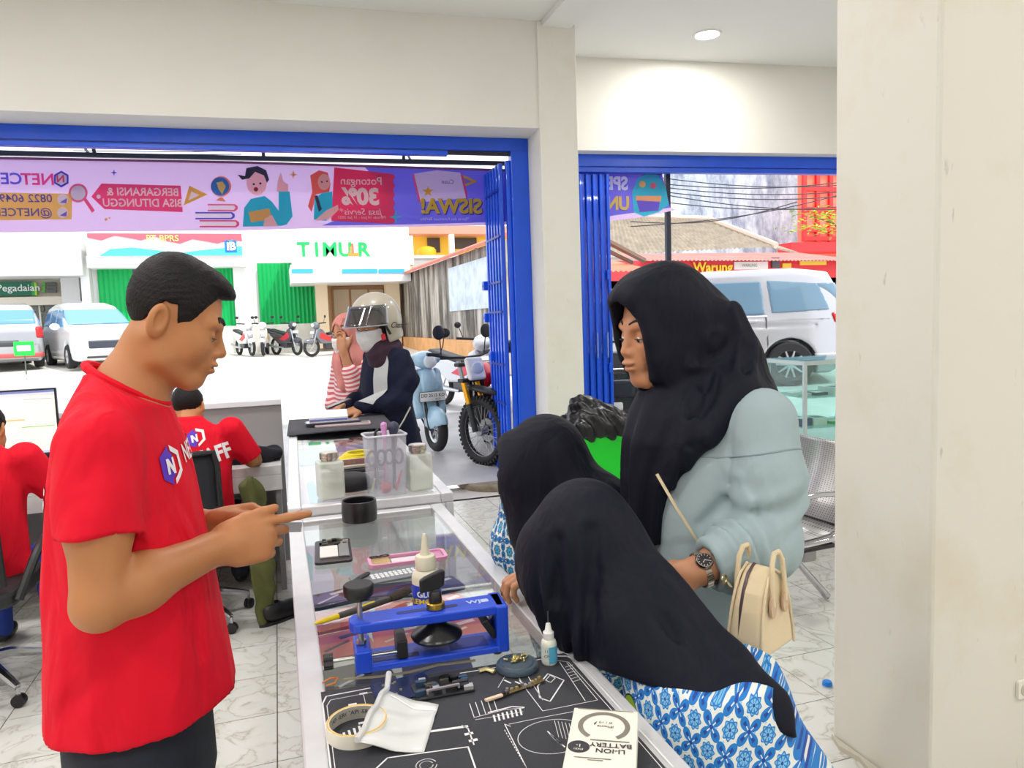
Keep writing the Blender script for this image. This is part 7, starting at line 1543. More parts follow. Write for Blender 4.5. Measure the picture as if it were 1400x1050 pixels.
# ------------------------------------------------------------------ customer in the grey sweatshirt
SWEAT = fabric((162, 180, 185), .92, .55, (5, 5, 4), .2, .04)
BATIK_A = batik_mat('batik_print', cell=.05, ang=.6, amount=.5); BATIK_B = batik_mat('batik_print_teal', cell=.05, blue=(14, 112, 168), light=(88, 176, 200), leaf=(206, 196, 40), ax='yz', amount=.48)
def hijab_face(p, hc, hr, w=.052, zc=-.022, hh=.094):
    q = hx(p, hc, hr); return np.maximum(np.sqrt((q[:, 1]/w)**2+((q[:, 2]-zc)/hh)**2)-1, -(q[:, 0]-.03)/.05)*.05
def build_woman():
    O = (.93, 1.43, 0); t = thing('person', 'woman in navy hijab and grey sweatshirt standing at the counter with a cream handbag', 'person', O, math.pi)
    hc = (.108, -.02, 1.53); hr = head_rot(R(9), R(4))
    el, wr = (.035, .235, 1.09), (.20, .225, 1.052)
    def face(p):
        d = head_sdf(hx(p, hc, hr), 1.0, False)
        return sm(d, s_cone(p, (.05, -.02, 1.45), (.02, 0, 1.35), .05, .055), .02)
    V, F = nets(face, (.06, -.13, 1.36), (.24, .09, 1.64), .0028)
    def arm(p):
        d = s_chain(p, [el, (.12, .232, 1.078), wr], [.04, .037, .026], .02)
        d = sm(d, s_hand(p, wr, (.86, -.42, -.25), (.05, .55, .83), 1, (12, 14, 16, 18), (.8, .55, -.2), 15, .92), .012)
        return d
    V2, F2 = nets(arm, (.05, .08, .93), (.40, .30, 1.14), .0036)
    def trunk(p):
        d = s_ell(p, (.02, 0, 1.1), (.09, .14, .24)); d = sm(d, s_cone(p, (.04, -.01, 1.43), (.02, 0, 1.3), .045, .06), .04)
        for s in (-1, 1): d = sm(d, s_chain(p, [(0, s*.15, 1.3), (.005, s*.2, 1.2), (el[0], s*el[1], el[2])], [.05, .042, .038], .02), .03)
        return sm(d, s_cone(p, el, (.12, .232, 1.078), .036, .034), .02)
    V3, F3 = nets(trunk, (-.1, -.28, .84), (.17, .3, 1.45), .012)
    me = np_mesh('body', [(V, F, face_faces(V, F, hc, hr)), (V2, F2, 0), (V3, F3, 0)]); link('body', me, t, [SKIN_F, LIP_F])
    face_bits(t, hc, hr, fem=1.0)
    def hijab(p):
        q = hx(p, hc, hr); x, y, z = p[:, 0], p[:, 1], p[:, 2]
        d = s_ell(q, (-.01, 0, .03), (.112, .092, .108))
        d = sm(d, s_ell(q, (.05, 0, .072), (.062, .07, .05)), .03)
        d = sm(d, s_ell(q, (-.012, 0, -.07), (.078, .08, .09)), .03)
        # back of the head down to the shoulder blades
        d = sm(d, s_chain(p, [(.02, -.02, 1.5), (-.03, -.015, 1.43), (-.075, .0, 1.365)], [.1, .092, .07], .04), .05)
        d = sm(d, s_ell(p, (-.03, .0, 1.375), (.105, .155, .045), rotm('y', -.35)), .05)
        # front fall with long vertical folds
        fr = s_loft(p, [(1.06, .178, .015, .045, .05), (1.12, .178, .015, .05, .055), (1.2, .165, .015, .064, .064), (1.28, .135, .01, .085, .09), (1.34, .1, 0, .093, .105), (1.39, .075, -.01, .088, .09), (1.42, .055, -.01, .075, .07)],
                    lambda th, zz: 1+np.clip((1.44-zz)/.2, 0, 1)*(.075*np.sin(7*th+4*zz)+.04*np.sin(12*th-7*zz+1)))
        d = sm(d, fr, .04)
        # a loose layer sweeping from the crown over the near shoulder
        e = s_chain(p, [(.0, .07, 1.55), (-.02, .085, 1.46), (.02, .128, 1.365), (.10, .125, 1.3), (.165, .085, 1.2)], [.02, .03, .042, .024, .01], .02); d = sm(d, e, .035)
        for (pts, w, dp) in (([(.0, .1, 1.6), (-.02, .115, 1.5), (.02, .14, 1.4), (.1, .14, 1.3)], .008, .009), ([(.05, .1, 1.5), (.08, .12, 1.4), (.13, .12, 1.28)], .009, .008), ([(-.05, .07, 1.56), (-.06, .09, 1.46), (-.06, .11, 1.4)], .01, .007), ([(.1, .09, 1.45), (.12, .11, 1.35), (.15, .1, 1.2)], .008, .008)):
            k = s_chain(p, pts, [0]*len(pts), .001); d = d+dp*np.exp(-(k/w)**2)-.6*dp*np.exp(-((k-.02)/w)**2)
        rim = [(.100, 0, .076), (.093, .036, .068), (.084, .055, .036), (.080, .061, -.015), (.076, .057, -.062), (.07, .042, -.104), (.07, 0, -.13)]
        qa = q.copy(); qa[:, 1] = np.abs(qa[:, 1]); rm = s_chain(qa, rim, [.014, .014, .013, .013, .013, .014, .016], .004)
        d = sm(d, s_ell(qa, (.03, .06, -.035), (.058, .025, .105)), .015)
        d = np.maximum(sm(d, rm, .02), -hijab_face(p, hc, hr, .051))
        return np.maximum(d, -(head_sdf(hx(p, hc, hr), 1.0, False)-.003))
    solid('hijab', hijab, (-.2, -.2, 1.04), (.3, .22, 1.7), .0055, HIJAB, t)
    b = MB(); b.sphere((.155, .03, 1.405), .004, 10, 8); b.build('hijab_pin', M((220, 214, 200), metal=.8, rough=.3), t, True)
    def sweater(p):
        x, y, z = p[:, 0], p[:, 1], p[:, 2]
        d = s_loft(p, [(.86, .03, 0, .135, .175), (.9, .03, 0, .15, .185), (1.0, .03, 0, .158, .19), (1.12, .03, 0, .15, .19), (1.24, .015, 0, .135, .19), (1.32, .0, 0, .115, .175), (1.385, -.005, 0, .085, .12), (1.42, .0, 0, .06, .07)],
                   lambda th, zz: 1+np.clip((1.34-zz)/.3, 0, 1)*(.022*np.sin(4*th+11*zz)+.015*np.sin(7*th-9*zz)))
        for s, e, w in ((1, el, wr), (-1, (.02, -.25, 1.08), (.17, -.17, 1.03))):
            sh = np.array((-.005, s*.17, 1.325)); e = np.array(e); w = np.array(w); end = e+(w-e)*.66
            mid = (sh+e)/2+np.array((-.008, s*.012, 0))
            a = s_chain(p, [sh, mid, e, e+(w-e)*.35, e+(w-e)*.56, end], [.07, .062, .06, .056, .05, .042], .04)
            u = ((p-e.astype(np.float32)) @ (w-e).astype(np.float32))/float((w-e) @ (w-e))
            # bunched rings near the elbow and forearm
            t1 = np.clip(1-np.abs(u-.35)/.5, 0, 1); a = a-.0075*t1*np.sin(u*34+z*28+x*16)
            t2 = np.clip(1-np.abs(z-1.17)/.07, 0, 1)*(np.abs(y) > .15); a = a-.006*t2*np.sin(z*110+x*40)
            cuff = np.maximum(s_cone(p, e+(w-e)*.56, end, .046, .042)+.0012*np.sin(np.arctan2(z-e[2], y-e[1])*30), np.abs(u-.64)-.12); a = sm(a, cuff, .006)
            a = np.maximum(a, u-.76); a = np.maximum(a, -np.maximum(s_cone(p, e, w, .036, .034), .68-u))
            d = sm(d, a, .03)
        seam = np.abs(y-(.165+.25*(1.33-z)*.3)); d = d+.0025*np.exp(-((y-.172-.05*(1.3-z))/.004)**2)*(z > 1.2)
        for (a, b, w, dp) in (((.02, .2, 1.24), (.12, .14, 1.12), .014, .009), ((.0, .21, 1.2), (.15, .15, 1.0), .016, .008), ((.1, .16, 1.1), (.16, .1, .95), .014, .007), ((-.08, .2, 1.3), (-.05, .24, 1.18), .012, .006)):
            d = d+dp*np.exp(-(s_cone(p, a, b, 0, 0)/w)**2)
        return d
    so = solid('sweatshirt', sweater, (-.2, -.35, .84), (.26, .36, 1.44), .007, SWEAT, t)
    tr = bvh_of(so); sp_ = []
    for a in np.linspace(R(-60), R(215), 34):
        dv = Vector((math.sin(a)*.8+.0, math.cos(a), 0)); c0 = Vector((-.005, .185, 1.262+.02*math.cos(a))); hit = tr.ray_cast(c0+dv*.4, -dv, .4)
        if hit[0] is not None and hit[0].y > .1: sp_.append(hit[0]+dv*.0005)
    b = MB(); b.tube(sp_, .002, 6); b.build('shoulder_seam', M((146, 162, 168), rough=.9), t, True)
    b = MB(); ring = [(.03+.138*math.cos(a), .178*math.sin(a), .868) for a in np.linspace(0, 2*math.pi, 41)]; b.tube(ring, .012, 8, False); b.build('hem_band', M((132, 152, 158), rough=.9, bump=.5, bs=400), t, True)
    tr = bvh_of(so); b = MB()
    for k, (dx, dz) in enumerate(((0, 0), (.008, .012), (-.006, .016), (.004, .026), (-.008, -.008))): b.add([(dx+.009*math.cos(a), dz+.009*math.sin(a), 0) for a in np.linspace(0, 2*math.pi, 9)[:-1]], [tuple(range(8))])
    wrap_text('chest_print', b.mesh('chest_print'), tr, (.185, .112, 1.252), (-.6, .8, 0), (0, 0, 1), M((214, 108, 40), rough=.7), t, .05, off=.004)
    def trous(p):
        d = s_loft(p, [(.6, .02, 0, .12, .16), (.9, .03, 0, .125, .165)])
        for s in (-1, 1): d = sm(d, s_chain(p, [(.02, s*.08, .7), (.02, s*.085, .35), (.0, s*.09, .05)], [.095, .075, .07], .03), .03)
        return d
    solid('trousers', trous, (-.16, -.22, .03), (.2, .22, .91), .012, M((24, 24, 34), rough=.85), t)
    for s in (-1, 1):
        b = MB(); b.sphere((.045, s*.09, .04), .045, 14, 8, (2.4, .95, .85)); b.build('shoe', M((40, 36, 40), rough=.5), t, True)
    # wristwatch
    w = thing('wristwatch', 'steel wristwatch with dark dial on the wrist of the woman in grey', 'watch', tuple(np.array(O)+np.array((-.176, -.2265, 1.057))), 0)
    ax = Vector((-.165, .01, -.038)).normalized(); up = Vector((.02, -.62, .78)); m = frame3((0, 0, 0), ax, up.cross(ax))
    X = m.to_3x3().to_4x4()
    # local: x along the forearm, z out of the dial
    def ringpts(r, n=26): return [(0, r*math.sin(a), r*math.cos(a)*.92) for a in np.linspace(0, 2*math.pi, n)]
    STEEL = M((176, 170, 164), rough=.25, metal=1.0)
    for k in range(24):
        a = R(22+k*(316/23)); b = MB(X); c, s_ = math.cos(a), math.sin(a); b.box((0, .0335*s_, .0315*c), (.014, .0075, .004), (-a, 0, 0)); b.build('bracelet_link', STEEL, w, bevel=.0012)
    b = MB(X); b.lathe([(.0165, .028), (.0172, .031), (.0172, .036), (.0152, .0385), (.0135, .0385), (.0132, .037)], 24); b.build('case', STEEL, w, True)
    b = MB(X); b.lathe([(.0133, .036), (.0133, .0374)], 24); d_ = b.build('dial', M((44, 38, 44), rough=.3), w)
    for a in range(0, 360, 30):
        b = MB(X); b.box((.0112*math.cos(R(a)), .0112*math.sin(R(a)), .0377), (.003, .0009, .0005), (0, 0, R(a))); b.build('hour_mark', M((230, 226, 220), rough=.4), d_)
    for a, L in ((40, .0065), (150, .009)):
        b = MB(X); b.box((L/2*math.cos(R(a)), L/2*math.sin(R(a)), .0380), (L, .001, .0005), (0, 0, R(a))); b.build('hand', M((236, 232, 226), rough=.4), d_)
    # handbag
    CREAM = M((226, 206, 170), rough=.55, var=.04, vs_=20, bump=.1, bs=300); PATCH = M((206, 176, 148), rough=.6)
    bc = at(1040, 838, 1.34); g = thing('handbag', 'small cream dome handbag with strap hanging beside the woman in grey', 'bag', (bc[0], bc[1], bc[2]-.062), R(205))
    def bag(p):
        x, y, z = p[:, 0], p[:, 1], p[:, 2]
        hw = np.interp(z, [0, .03, .08, .11, .135, .15], [.062, .06, .05, .04, .024, .008]); d = np.maximum(np.abs(x)-hw, np.abs(y)-np.interp(z, [0, .15], [.036, .026]))
        d = smax(np.abs(x)-hw, np.abs(y)-np.interp(z, [0, .15], [.034, .026]), .012)
        return smax(smax(d, -z, .008), z-.152, .01)*.85
    # arched end with the zip: the zip runs over the dome on one long side
    solid('bag_body', bag, (-.08, -.06, -.01), (.08, .06, .17), .004, CREAM, g)
    arch = [(-.058, .0), (-.056, .03), (-.047, .08), (-.037, .11), (-.022, .136), (0, .149), (.022, .136), (.037, .11), (.047, .08), (.056, .03), (.058, .0)]
    for yy, nm in ((.0345, 'piping'), (-.0345, 'piping')):
        b = MB(); b.tube([(x*1.02, yy*(1-.22*z/.15), z*1.012) for x, z in arch], .0028, 8); b.build(nm, CREAM, g, True)
    b = MB(); b.tube([(x*1.035, -.012, z*1.02+.001) for x, z in arch], .0034, 6, flat=.5); b.build('zip', M((96, 78, 84), rough=.45, metal=.5), g, True)
    b = MB(); b.box((-.062, -.012, .018), (.005, .006, .02)); b.build('zip_pull', M((150, 136, 120), metal=.9, rough=.35), g, bevel=.001)
    for yy in (.036, -.036):
        for xx in (-.022, .022):
            b = MB(); b.prism([(xx+px*.010, .088+pz*.02) for px, pz in ell(0, 0, 1, 1, 16)], yy-.003*np.sign(yy), yy+.002*np.sign(yy), 'y'); b.build('handle_patch', PATCH, g)
        b = MB(); b.tube([(-.022, yy, .09), (-.022, yy*.95, .13), (-.018, yy*.9, .165), (-.008, yy*.85, .182), (.008, yy*.85, .182), (.018, yy*.9, .165), (.022, yy*.95, .13), (.022, yy, .09)], .0048, 8); b.build('handle', CREAM, g, True)
    b = MB()
    inv = Matrix.Rotation(-R(205), 4, 'Z') @ Matrix.Translation((-bc[0], -bc[1], -(bc[2]-.062)))
    def wl(px, py, d): q = at(px, py, d); return inv @ Vector(q.tolist())
    pts = [wl(898, 648, 1.478), wl(925, 695, 1.46), wl(955, 742, 1.50), wl(980, 782, 1.44), wl(998, 800, 1.35)]
    b.tube(pts, .006, 8, flat=.35); b.build('shoulder_strap', CREAM, g, True)
    for q in (wl(990, 792, 1.345),):
        b = MB(); b.torus(tuple(q), .008, .0018, 'y', 14, 6); b.build('strap_ring', M((200, 176, 120), metal=1, rough=.3), g, True)
    return t
build_woman()

# ------------------------------------------------------------------ two girls in navy hijabs and batik uniforms
def build_girl_near():
    O = (.62, 1.12, 0); t = thing('person', 'girl in long navy hijab and blue batik dress bending over the nearest counter', 'person', O)
    def W(x, y, z): return (x-O[0], y-O[1], z)
    H = np.array(W(.525, 1.235, 1.14))
    def hij(p):
        x, y, z = p[:, 0], p[:, 1], p[:, 2]
        d = s_ell(p, H, (.098, .1, .112))
        d = sm(d, s_ell(p, H+np.array((-.035, .025, -.05)), (.085, .085, .09)), .04)
        # cape over the bent back
        d = sm(d, s_chain(p, [W(.555, 1.2, 1.08), W(.585, 1.13, 1.01), W(.61, 1.06, .94), W(.64, .98, .885)], [.095, .095, .09, .09], .05), .05)
        d = sm(d, s_chain(p, [W(.475, 1.27, 1.08), W(.515, 1.21, 1.0), W(.55, 1.13, .95)], [.075, .065, .06], .04), .05)
        d = sm(d, s_chain(p, [W(.66, .99, .95), W(.69, .92, .93), W(.705, .885, .905)], [.05, .035, .014], .03), .04)
        th = np.arctan2(y-W(0, 1.2, 0)[1], x-W(.5, 0, 0)[0]); r = np.hypot(x-W(.5, 0, 0)[0], y-W(0, 1.2, 0)[1])
        g = np.clip((1.12-z)/.12, 0, 1); d = d-g*(.007*np.sin(th*9+z*8)+.005*np.sin(th*15-z*12+1))
        for (pts, w, dp) in (([W(.55, 1.13, 1.22), W(.57, 1.06, 1.1), W(.585, 1.0, .99)], .012, .008), ([W(.5, 1.14, 1.18), W(.49, 1.12, 1.08), W(.5, 1.09, 1.0)], .012, .008), ([W(.6, 1.15, 1.2), W(.64, 1.05, 1.08), W(.67, .98, .99)], .012, .007), ([W(.46, 1.18, 1.16), W(.44, 1.17, 1.06)], .01, .007)):
            k = s_chain(p, pts, [0]*len(pts), .001); d = d+dp*np.exp(-(k/w)**2)-.5*dp*np.exp(-((k-.025)/w)**2)
        # hem plane rising towards the counter
        n = np.array((-.533, -.312, -1.0)); n /= np.linalg.norm(n); a = np.array(W(.556, .95, .965)); d = smax(d, (p-a.astype(np.float32)) @ n.astype(np.float32), .006)
        return smax(d, (W(.408, 0, 0)[0]-x)*1.0, .02)
    solid('hijab', hij, (-.3, -.3, .82), (.26, .32, 1.28), .0055, HIJAB, t)
    def dress(p):
        d = s_chain(p, [W(.6, 1.12, 1.0), W(.645, 1.02, .9), W(.69, .97, .72), W(.7, .97, .5)], [.085, .12, .145, .16], .06)
        d = np.maximum(d, p[:, 2]-.97)-.004*np.sin(p[:, 0]*60+p[:, 2]*18)
        return smax(d, W(.512, 0, 0)[0]-p[:, 0], .02)
    solid('dress', dress, (-.25, -.36, .3), (.3, .2, 1.0), .009, BATIK_A, t)
    hw = W(.525, 1.405, .99)
    def body(p):
        d = s_ell(p, H+np.array((-.03, .02, -.02)), (.07, .06, .09))
        d = sm(d, s_chain(p, [W(.58, 1.2, 1.0), W(.585, 1.32, .96), hw], [.04, .036, .024], .02), .03)
        d = sm(d, s_hand(p, hw, (-.8, .3, .28), (-.15, .1, 1), -1, (42, 46, 48, 50), (.5, .8, -.2), 10, .8), .012)
        for s in (-1, 1): d = sm(d, s_chain(p, [W(.72, .97+s*.07, .5), W(.75, .97+s*.07, .06)], [.06, .045], .02), .02)
        return d
    V, F = nets(body, (-.2, -.1, .9), (.06, .42, 1.18), .0036); V2, F2 = nets(lambda p: sm(body(p), s_chain(p, [W(.58, 1.16, 1.0), W(.64, 1.04, .88), W(.7, .97, .6)], [.05, .07, .09], .05), .05), (-.12, -.3, .02), (.22, .12, 1.05), .014)
    link('body', np_mesh('body', [(V, F, 0), (V2, F2, 0)]), t, SKIN_K)
    for s in (-1, 1):
        b = MB(); q = W(.73, .97+s*.07, .035); b.sphere(q, .04, 14, 8, (2.0, .9, .85)); b.build('shoe', M((30, 30, 34), rough=.5), t, True)
def build_girl_far():
    O = (.64, 1.62, 0); t = thing('person', 'girl in navy hijab half hidden behind the girl in the batik dress', 'person', O)
    def W(x, y, z): return (x-O[0], y-O[1], z)
    H = np.array(W(.595, 1.62, 1.22))
    def hij(p):
        x, y, z = p[:, 0], p[:, 1], p[:, 2]
        d = s_ell(p, H, (.098, .098, .105)); d = sm(d, s_ell(p, H+np.array((-.04, .035, -.03)), (.075, .075, .075)), .04)
        d = sm(d, s_ell(p, H+np.array((-.07, .05, .012)), (.035, .06, .05)), .02)
        d = sm(d, s_chain(p, [W(.62, 1.6, 1.15), W(.68, 1.55, 1.08), W(.73, 1.52, 1.0)], [.09, .1, .1], .05), .05)
        d = sm(d, s_chain(p, [W(.55, 1.63, 1.15), W(.58, 1.6, 1.05), W(.62, 1.58, .98)], [.07, .075, .08], .05), .05)
        for (pts, w, dp) in (([W(.56, 1.53, 1.27), W(.57, 1.52, 1.15), W(.58, 1.5, 1.05)], .012, .007), ([W(.65, 1.53, 1.25), W(.68, 1.48, 1.14)], .012, .007)):
            k = s_chain(p, pts, [0]*len(pts), .001); d = d+dp*np.exp(-(k/w)**2)
        f = H+np.array((-.1, .06, -.06)); d = np.maximum(d, -s_ell(p, f, (.06, .06, .085)))
        return np.maximum(d, .95-z)
    solid('hijab', hij, (-.25, -.25, .93), (.25, .22, 1.36), .0065, HIJAB, t)
    def dress(p):
        d = s_chain(p, [W(.575, 1.68, 1.11), W(.6, 1.66, 1.0), W(.68, 1.62, .8), W(.72, 1.6, .45)], [.075, .095, .12, .14], .06)
        d = sm(d, s_chain(p, [W(.56, 1.7, 1.08), W(.525, 1.69, 1.0), W(.535, 1.66, .94)], [.05, .052, .045], .03), .02)
        return d-.003*np.sin(p[:, 1]*70+p[:, 2]*30)
    solid('dress', dress, (-.25, -.2, .3), (.25, .24, 1.16), .009, BATIK_B, t)
    def body(p):
        d = s_ell(p, H+np.array((-.03, .02, -.01)), (.075, .06, .09)); d = sm(d, s_chain(p, [W(.6, 1.66, 1.1), W(.6, 1.65, 1.0)], [.05, .05], .02), .02)
        for s in (-1, 1): d = sm(d, s_chain(p, [W(.7, 1.6+s*.07, .5), W(.72, 1.6+s*.07, .06)], [.06, .045], .02), .02)
        return d
    V, F = nets(body, (-.2, -.1, 1.0), (.1, .15, 1.35), .007); V2, F2 = nets(lambda p: sm(body(p), s_chain(p, [W(.6, 1.66, 1.05), W(.67, 1.62, .85), W(.71, 1.6, .55)], [.05, .07, .09], .05), .05), (-.14, -.16, .02), (.22, .16, 1.06), .014)
    link('body', np_mesh('body', [(V, F, 0), (V2, F2, 0)]), t, SKIN_K)
    for s in (-1, 1):
        b = MB(); q = W(.7, 1.6+s*.07, .035); b.sphere(q, .04, 14, 8, (2.0, .9, .85)); b.build('shoe', M((30, 30, 34), rough=.5), t, True)
build_girl_near(); build_girl_far()

# ------------------------------------------------------------------ woman in the open-face helmet and her companion
def build_rider():
    O = (.66, 4.70, 0); rz = math.pi+.42
    t = thing('person', 'woman in navy coat and face mask wearing a beige helmet at the farther counter', 'person', O, rz)
    hc = (.085, 0, 1.555); hr = head_rot(R(12), R(12)); S = 1.06
    NAVY = fabric((19, 24, 48), .85, .6, (6, 6, 3), .25); MAROON = M((52, 28, 46), rough=.85, var=.2, vs_=15); GREYF = M((178, 180, 184), rough=.85)
    def body(p):
        d = head_sdf(hx(p, hc, hr)/S, 1.0, False)*S; d = sm(d, s_cone(p, (.05, 0, 1.48), (.01, 0, 1.36), .05, .06), .02)
        d = sm(d, s_hand(p, (.27, .11, 1.045), (.9, -.2, -.2), (.1, .3, .95), 1, (25, 28, 30, 32), (.8, .5, -.2), 15, .95), .01)
        return sm(d, s_hand(p, (.22, -.14, 1.05), (.95, .2, -.2), (.1, -.3, .95), -1, (25, 28, 30, 32), (.8, .5, -.2), 15, .95), .01)
    V, F = nets(body, (-.05, -.14, 1.36), (.24, .14, 1.72), .006); V2, F2 = nets(body, (.2, -.25, .96), (.48, .2, 1.1), .006)
    def trunk(p):
        d = s_ell(p, (.01, 0, 1.15), (.09, .13, .25)); d = sm(d, s_cone(p, (.03, 0, 1.44), (.01, 0, 1.3), .045, .06), .04)
        for s in (-1, 1): d = sm(d, s_chain(p, [(0, s*.14, 1.31), (-.005, s*.19, 1.2), (.03, s*.18, 1.09), (.24, s*.12, 1.05)], [.04, .036, .034, .024], .02), .03)
        return d
    V3, F3 = nets(trunk, (-.1, -.24, .88), (.27, .24, 1.46), .012)
    link('body', np_mesh('body', [(V, F, 0), (V2, F2, 0), (V3, F3, 0)]), t, SKIN_F)
    def coat(p):
        d = s_loft(p, [(.35, -.06, 0, .2, .24), (.6, -.04, 0, .18, .22), (.85, -.02, 0, .155, .2), (1.05, .01, 0, .15, .19), (1.22, .015, 0, .145, .2), (1.34, .0, 0, .12, .18), (1.4, 0, 0, .09, .13), (1.45, .01, 0, .07, .08)], lambda th, z: 1+.03*np.sin(4*th+7*z)+.02*np.sin(7*th-5*z))
        for s in (-1, 1):
            d = sm(d, s_chain(p, [(0, s*.16, 1.33), (-.01, s*.215, 1.2), (.03, s*.2, 1.09), (.15, s*.15, 1.065), (.27 if s > 0 else .22, s*.115, 1.055)], [.07, .066, .06, .052, .042], .03)+.003*np.sin(p[:, 0]*70+p[:, 2]*60), .03)
        return d
    so = solid('coat', coat, (-.3, -.32, .35), (.32, .32, 1.46), .011, NAVY, t)
    tr = bvh_of(so); b = MB(); b.add([(x, y, 0) for x, y in [(-.05, .12), (.02, .16), (.05, .1), (.045, -.1), (.02, -.15), (-.05, -.13)]], [(0, 1, 2, 3, 4, 5)])
    wrap_text('grey_panel', b.mesh('grey_panel'), tr, (.13, .12, 1.22), (-.35, .9, 0), (0, 0, 1), GREYF, t, .1, off=.006)
    def scarf(p):
        d = s_chain(p, [(.05, 0, 1.5), (.03, 0, 1.42), (.02, .02, 1.37)], [.085, .098, .12], .04); d = sm(d, s_ell(p, (.09, .05, 1.35), (.06, .08, .09)), .04)
        d = sm(d, s_ell(hx(p, hc, hr), (-.01, 0, .0), (.1, .085, .12)), .03)
        d = d-.004*np.sin(p[:, 0]*50+p[:, 2]*60)
        return np.maximum(np.maximum(d, -hijab_face(p, hc, hr, .06, .0, .11)), -(body(p)-.004))
    solid('scarf', scarf, (-.16, -.18, 1.24), (.24, .2, 1.7), .008, MAROON, t)
    m = MB()
    def mask(p): q = hx(p, hc, hr)/S; return np.maximum(head_sdf(q, 1.0, False)-.012-.012*np.exp(-((q[:, 1])/.03)**2), np.maximum(q[:, 2]+.022, -(q[:, 0]-.02)))*S
    solid('face_mask', mask, (-.02, -.14, 1.36), (.26, .14, 1.62), .006, M((226, 226, 228), rough=.85), t)
    face_bits(t, hc, hr, S, fem=1.0)
    h = thing('helmet', 'beige open-face motorcycle helmet with studs and raised clear visor', 'helmet', (O[0], O[1], 0), rz)
    BEIGE = M((178, 170, 156), rough=.35, coat=.4)
    c2 = np.array((.07, 0, 1.60)); hr2 = head_rot(R(4), R(10))
    def shell(p):
        q = hx(p, c2, hr2); d = s_ell(q, (-.005, 0, .0), (.165, .145, .155)); d = sm(d, s_cone(q, (-.03, 0, -.06), (-.045, 0, -.12), .14, .132), .03)
        d = np.maximum(d, -.165-q[:, 2]-.22*q[:, 0])
        d = np.maximum(d, -sm(s_ell(q, (0, 0, -.01), (.142, .122, .138)), s_cone(q, (-.02, 0, -.08), (-.03, 0, -.2), .115, .11), .03))
        op = np.maximum(-(q[:, 0]-.045-.25*np.maximum(q[:, 2], -.2)), q[:, 2]-.055); return smax(d, -op, .006)
    solid('shell', shell, (-.16, -.2, 1.38), (.3, .2, 1.8), .007, BEIGE, h)
    # edge trim, visor and studs follow the shell
    def HT(v): return tuple(c2+hr2 @ np.array(v))
    b = MB()
    rim = [(.03-.02, .137, -.11), (.045, .137, -.05), (.05, .134, 0), (.075, .12, .045), (.115, .085, .056), (.142, .04, .058), (.15, 0, .058)]
    rim = rim+[(x, -y, z) for x, y, z in rim[-2::-1]]; b.tube([HT(v) for v in rim], .008, 8); b.build('edge_trim', M((36, 34, 36), rough=.6), h, True)
    b = MB(); n1, n2 = 18, 8
    vs_ = []
    for j in range(n2+1):
        for i in range(n1+1):
            a = R(-82+164*i/n1); e = j/n2; rr = .168+.05*e; vs_.append(HT((.0+rr*math.cos(a)*(1+.06*e), .146*math.sin(a)*(1+.05*e), .075-.125*e)))
    b.add(vs_, [(j*(n1+1)+i, j*(n1+1)+i+1, (j+1)*(n1+1)+i+1, (j+1)*(n1+1)+i) for j in range(n2) for i in range(n1)])
    vz = b.build('visor', thin_glass('smoked_visor', (.55, .57, .62), .05, .12, .9), h, True); sd = vz.modifiers.new('solid', 'SOLIDIFY'); sd.thickness = .002
    b = MB(); b.tube([vs_[(n1+1)*n2+i] for i in range(n1+1)], .004, 6); b.build('visor_edge', M((150, 152, 158), rough=.3), h, True)
    ST = M((226, 222, 210), rough=.25, metal=.6)
    for i in range(5):
        for j in range(8):
            el_, az = R(28+i*9), R(60+j*11+(i % 2)*5); v = np.array((math.cos(el_)*math.cos(az)*.158-.005, math.cos(el_)*math.sin(az)*.138, math.sin(el_)*.148))
            if i*8+j < 40 and v[1] > 0:
                b = MB(); b.sphere(HT(v*1.005), .0042, 8, 6); b.build('stud', ST, h, True)
    sh_o = [o for o in h.children if o.name.startswith('shell')][0]
    wrap_text('lettering', 'Classic', bvh_of(sh_o), HT((-.06, .15, -.062)), (-1, .1, -.02), (0, 0, 1), M((30, 28, 28), rough=.5), h, .05, bold=.01, shear=.3, off=.0015)
    b = MB(); b.box(HT((.055, .12, -.125)), (.03, .012, .04), (0, .2, .2)); b.build('strap_buckle', M((206, 36, 48), rough=.5), h, bevel=.004)
    b = MB(); b.box((0, 0, 0), (.15, .075, .009), (0, -.3, .2)); o = b.build('smartphone', M((40, 40, 48), rough=.25), None, bevel=.003); o.location = (.33, 4.50, 1.085); tag(o, 'dark smartphone held in both hands by the woman in the helmet', 'phone')
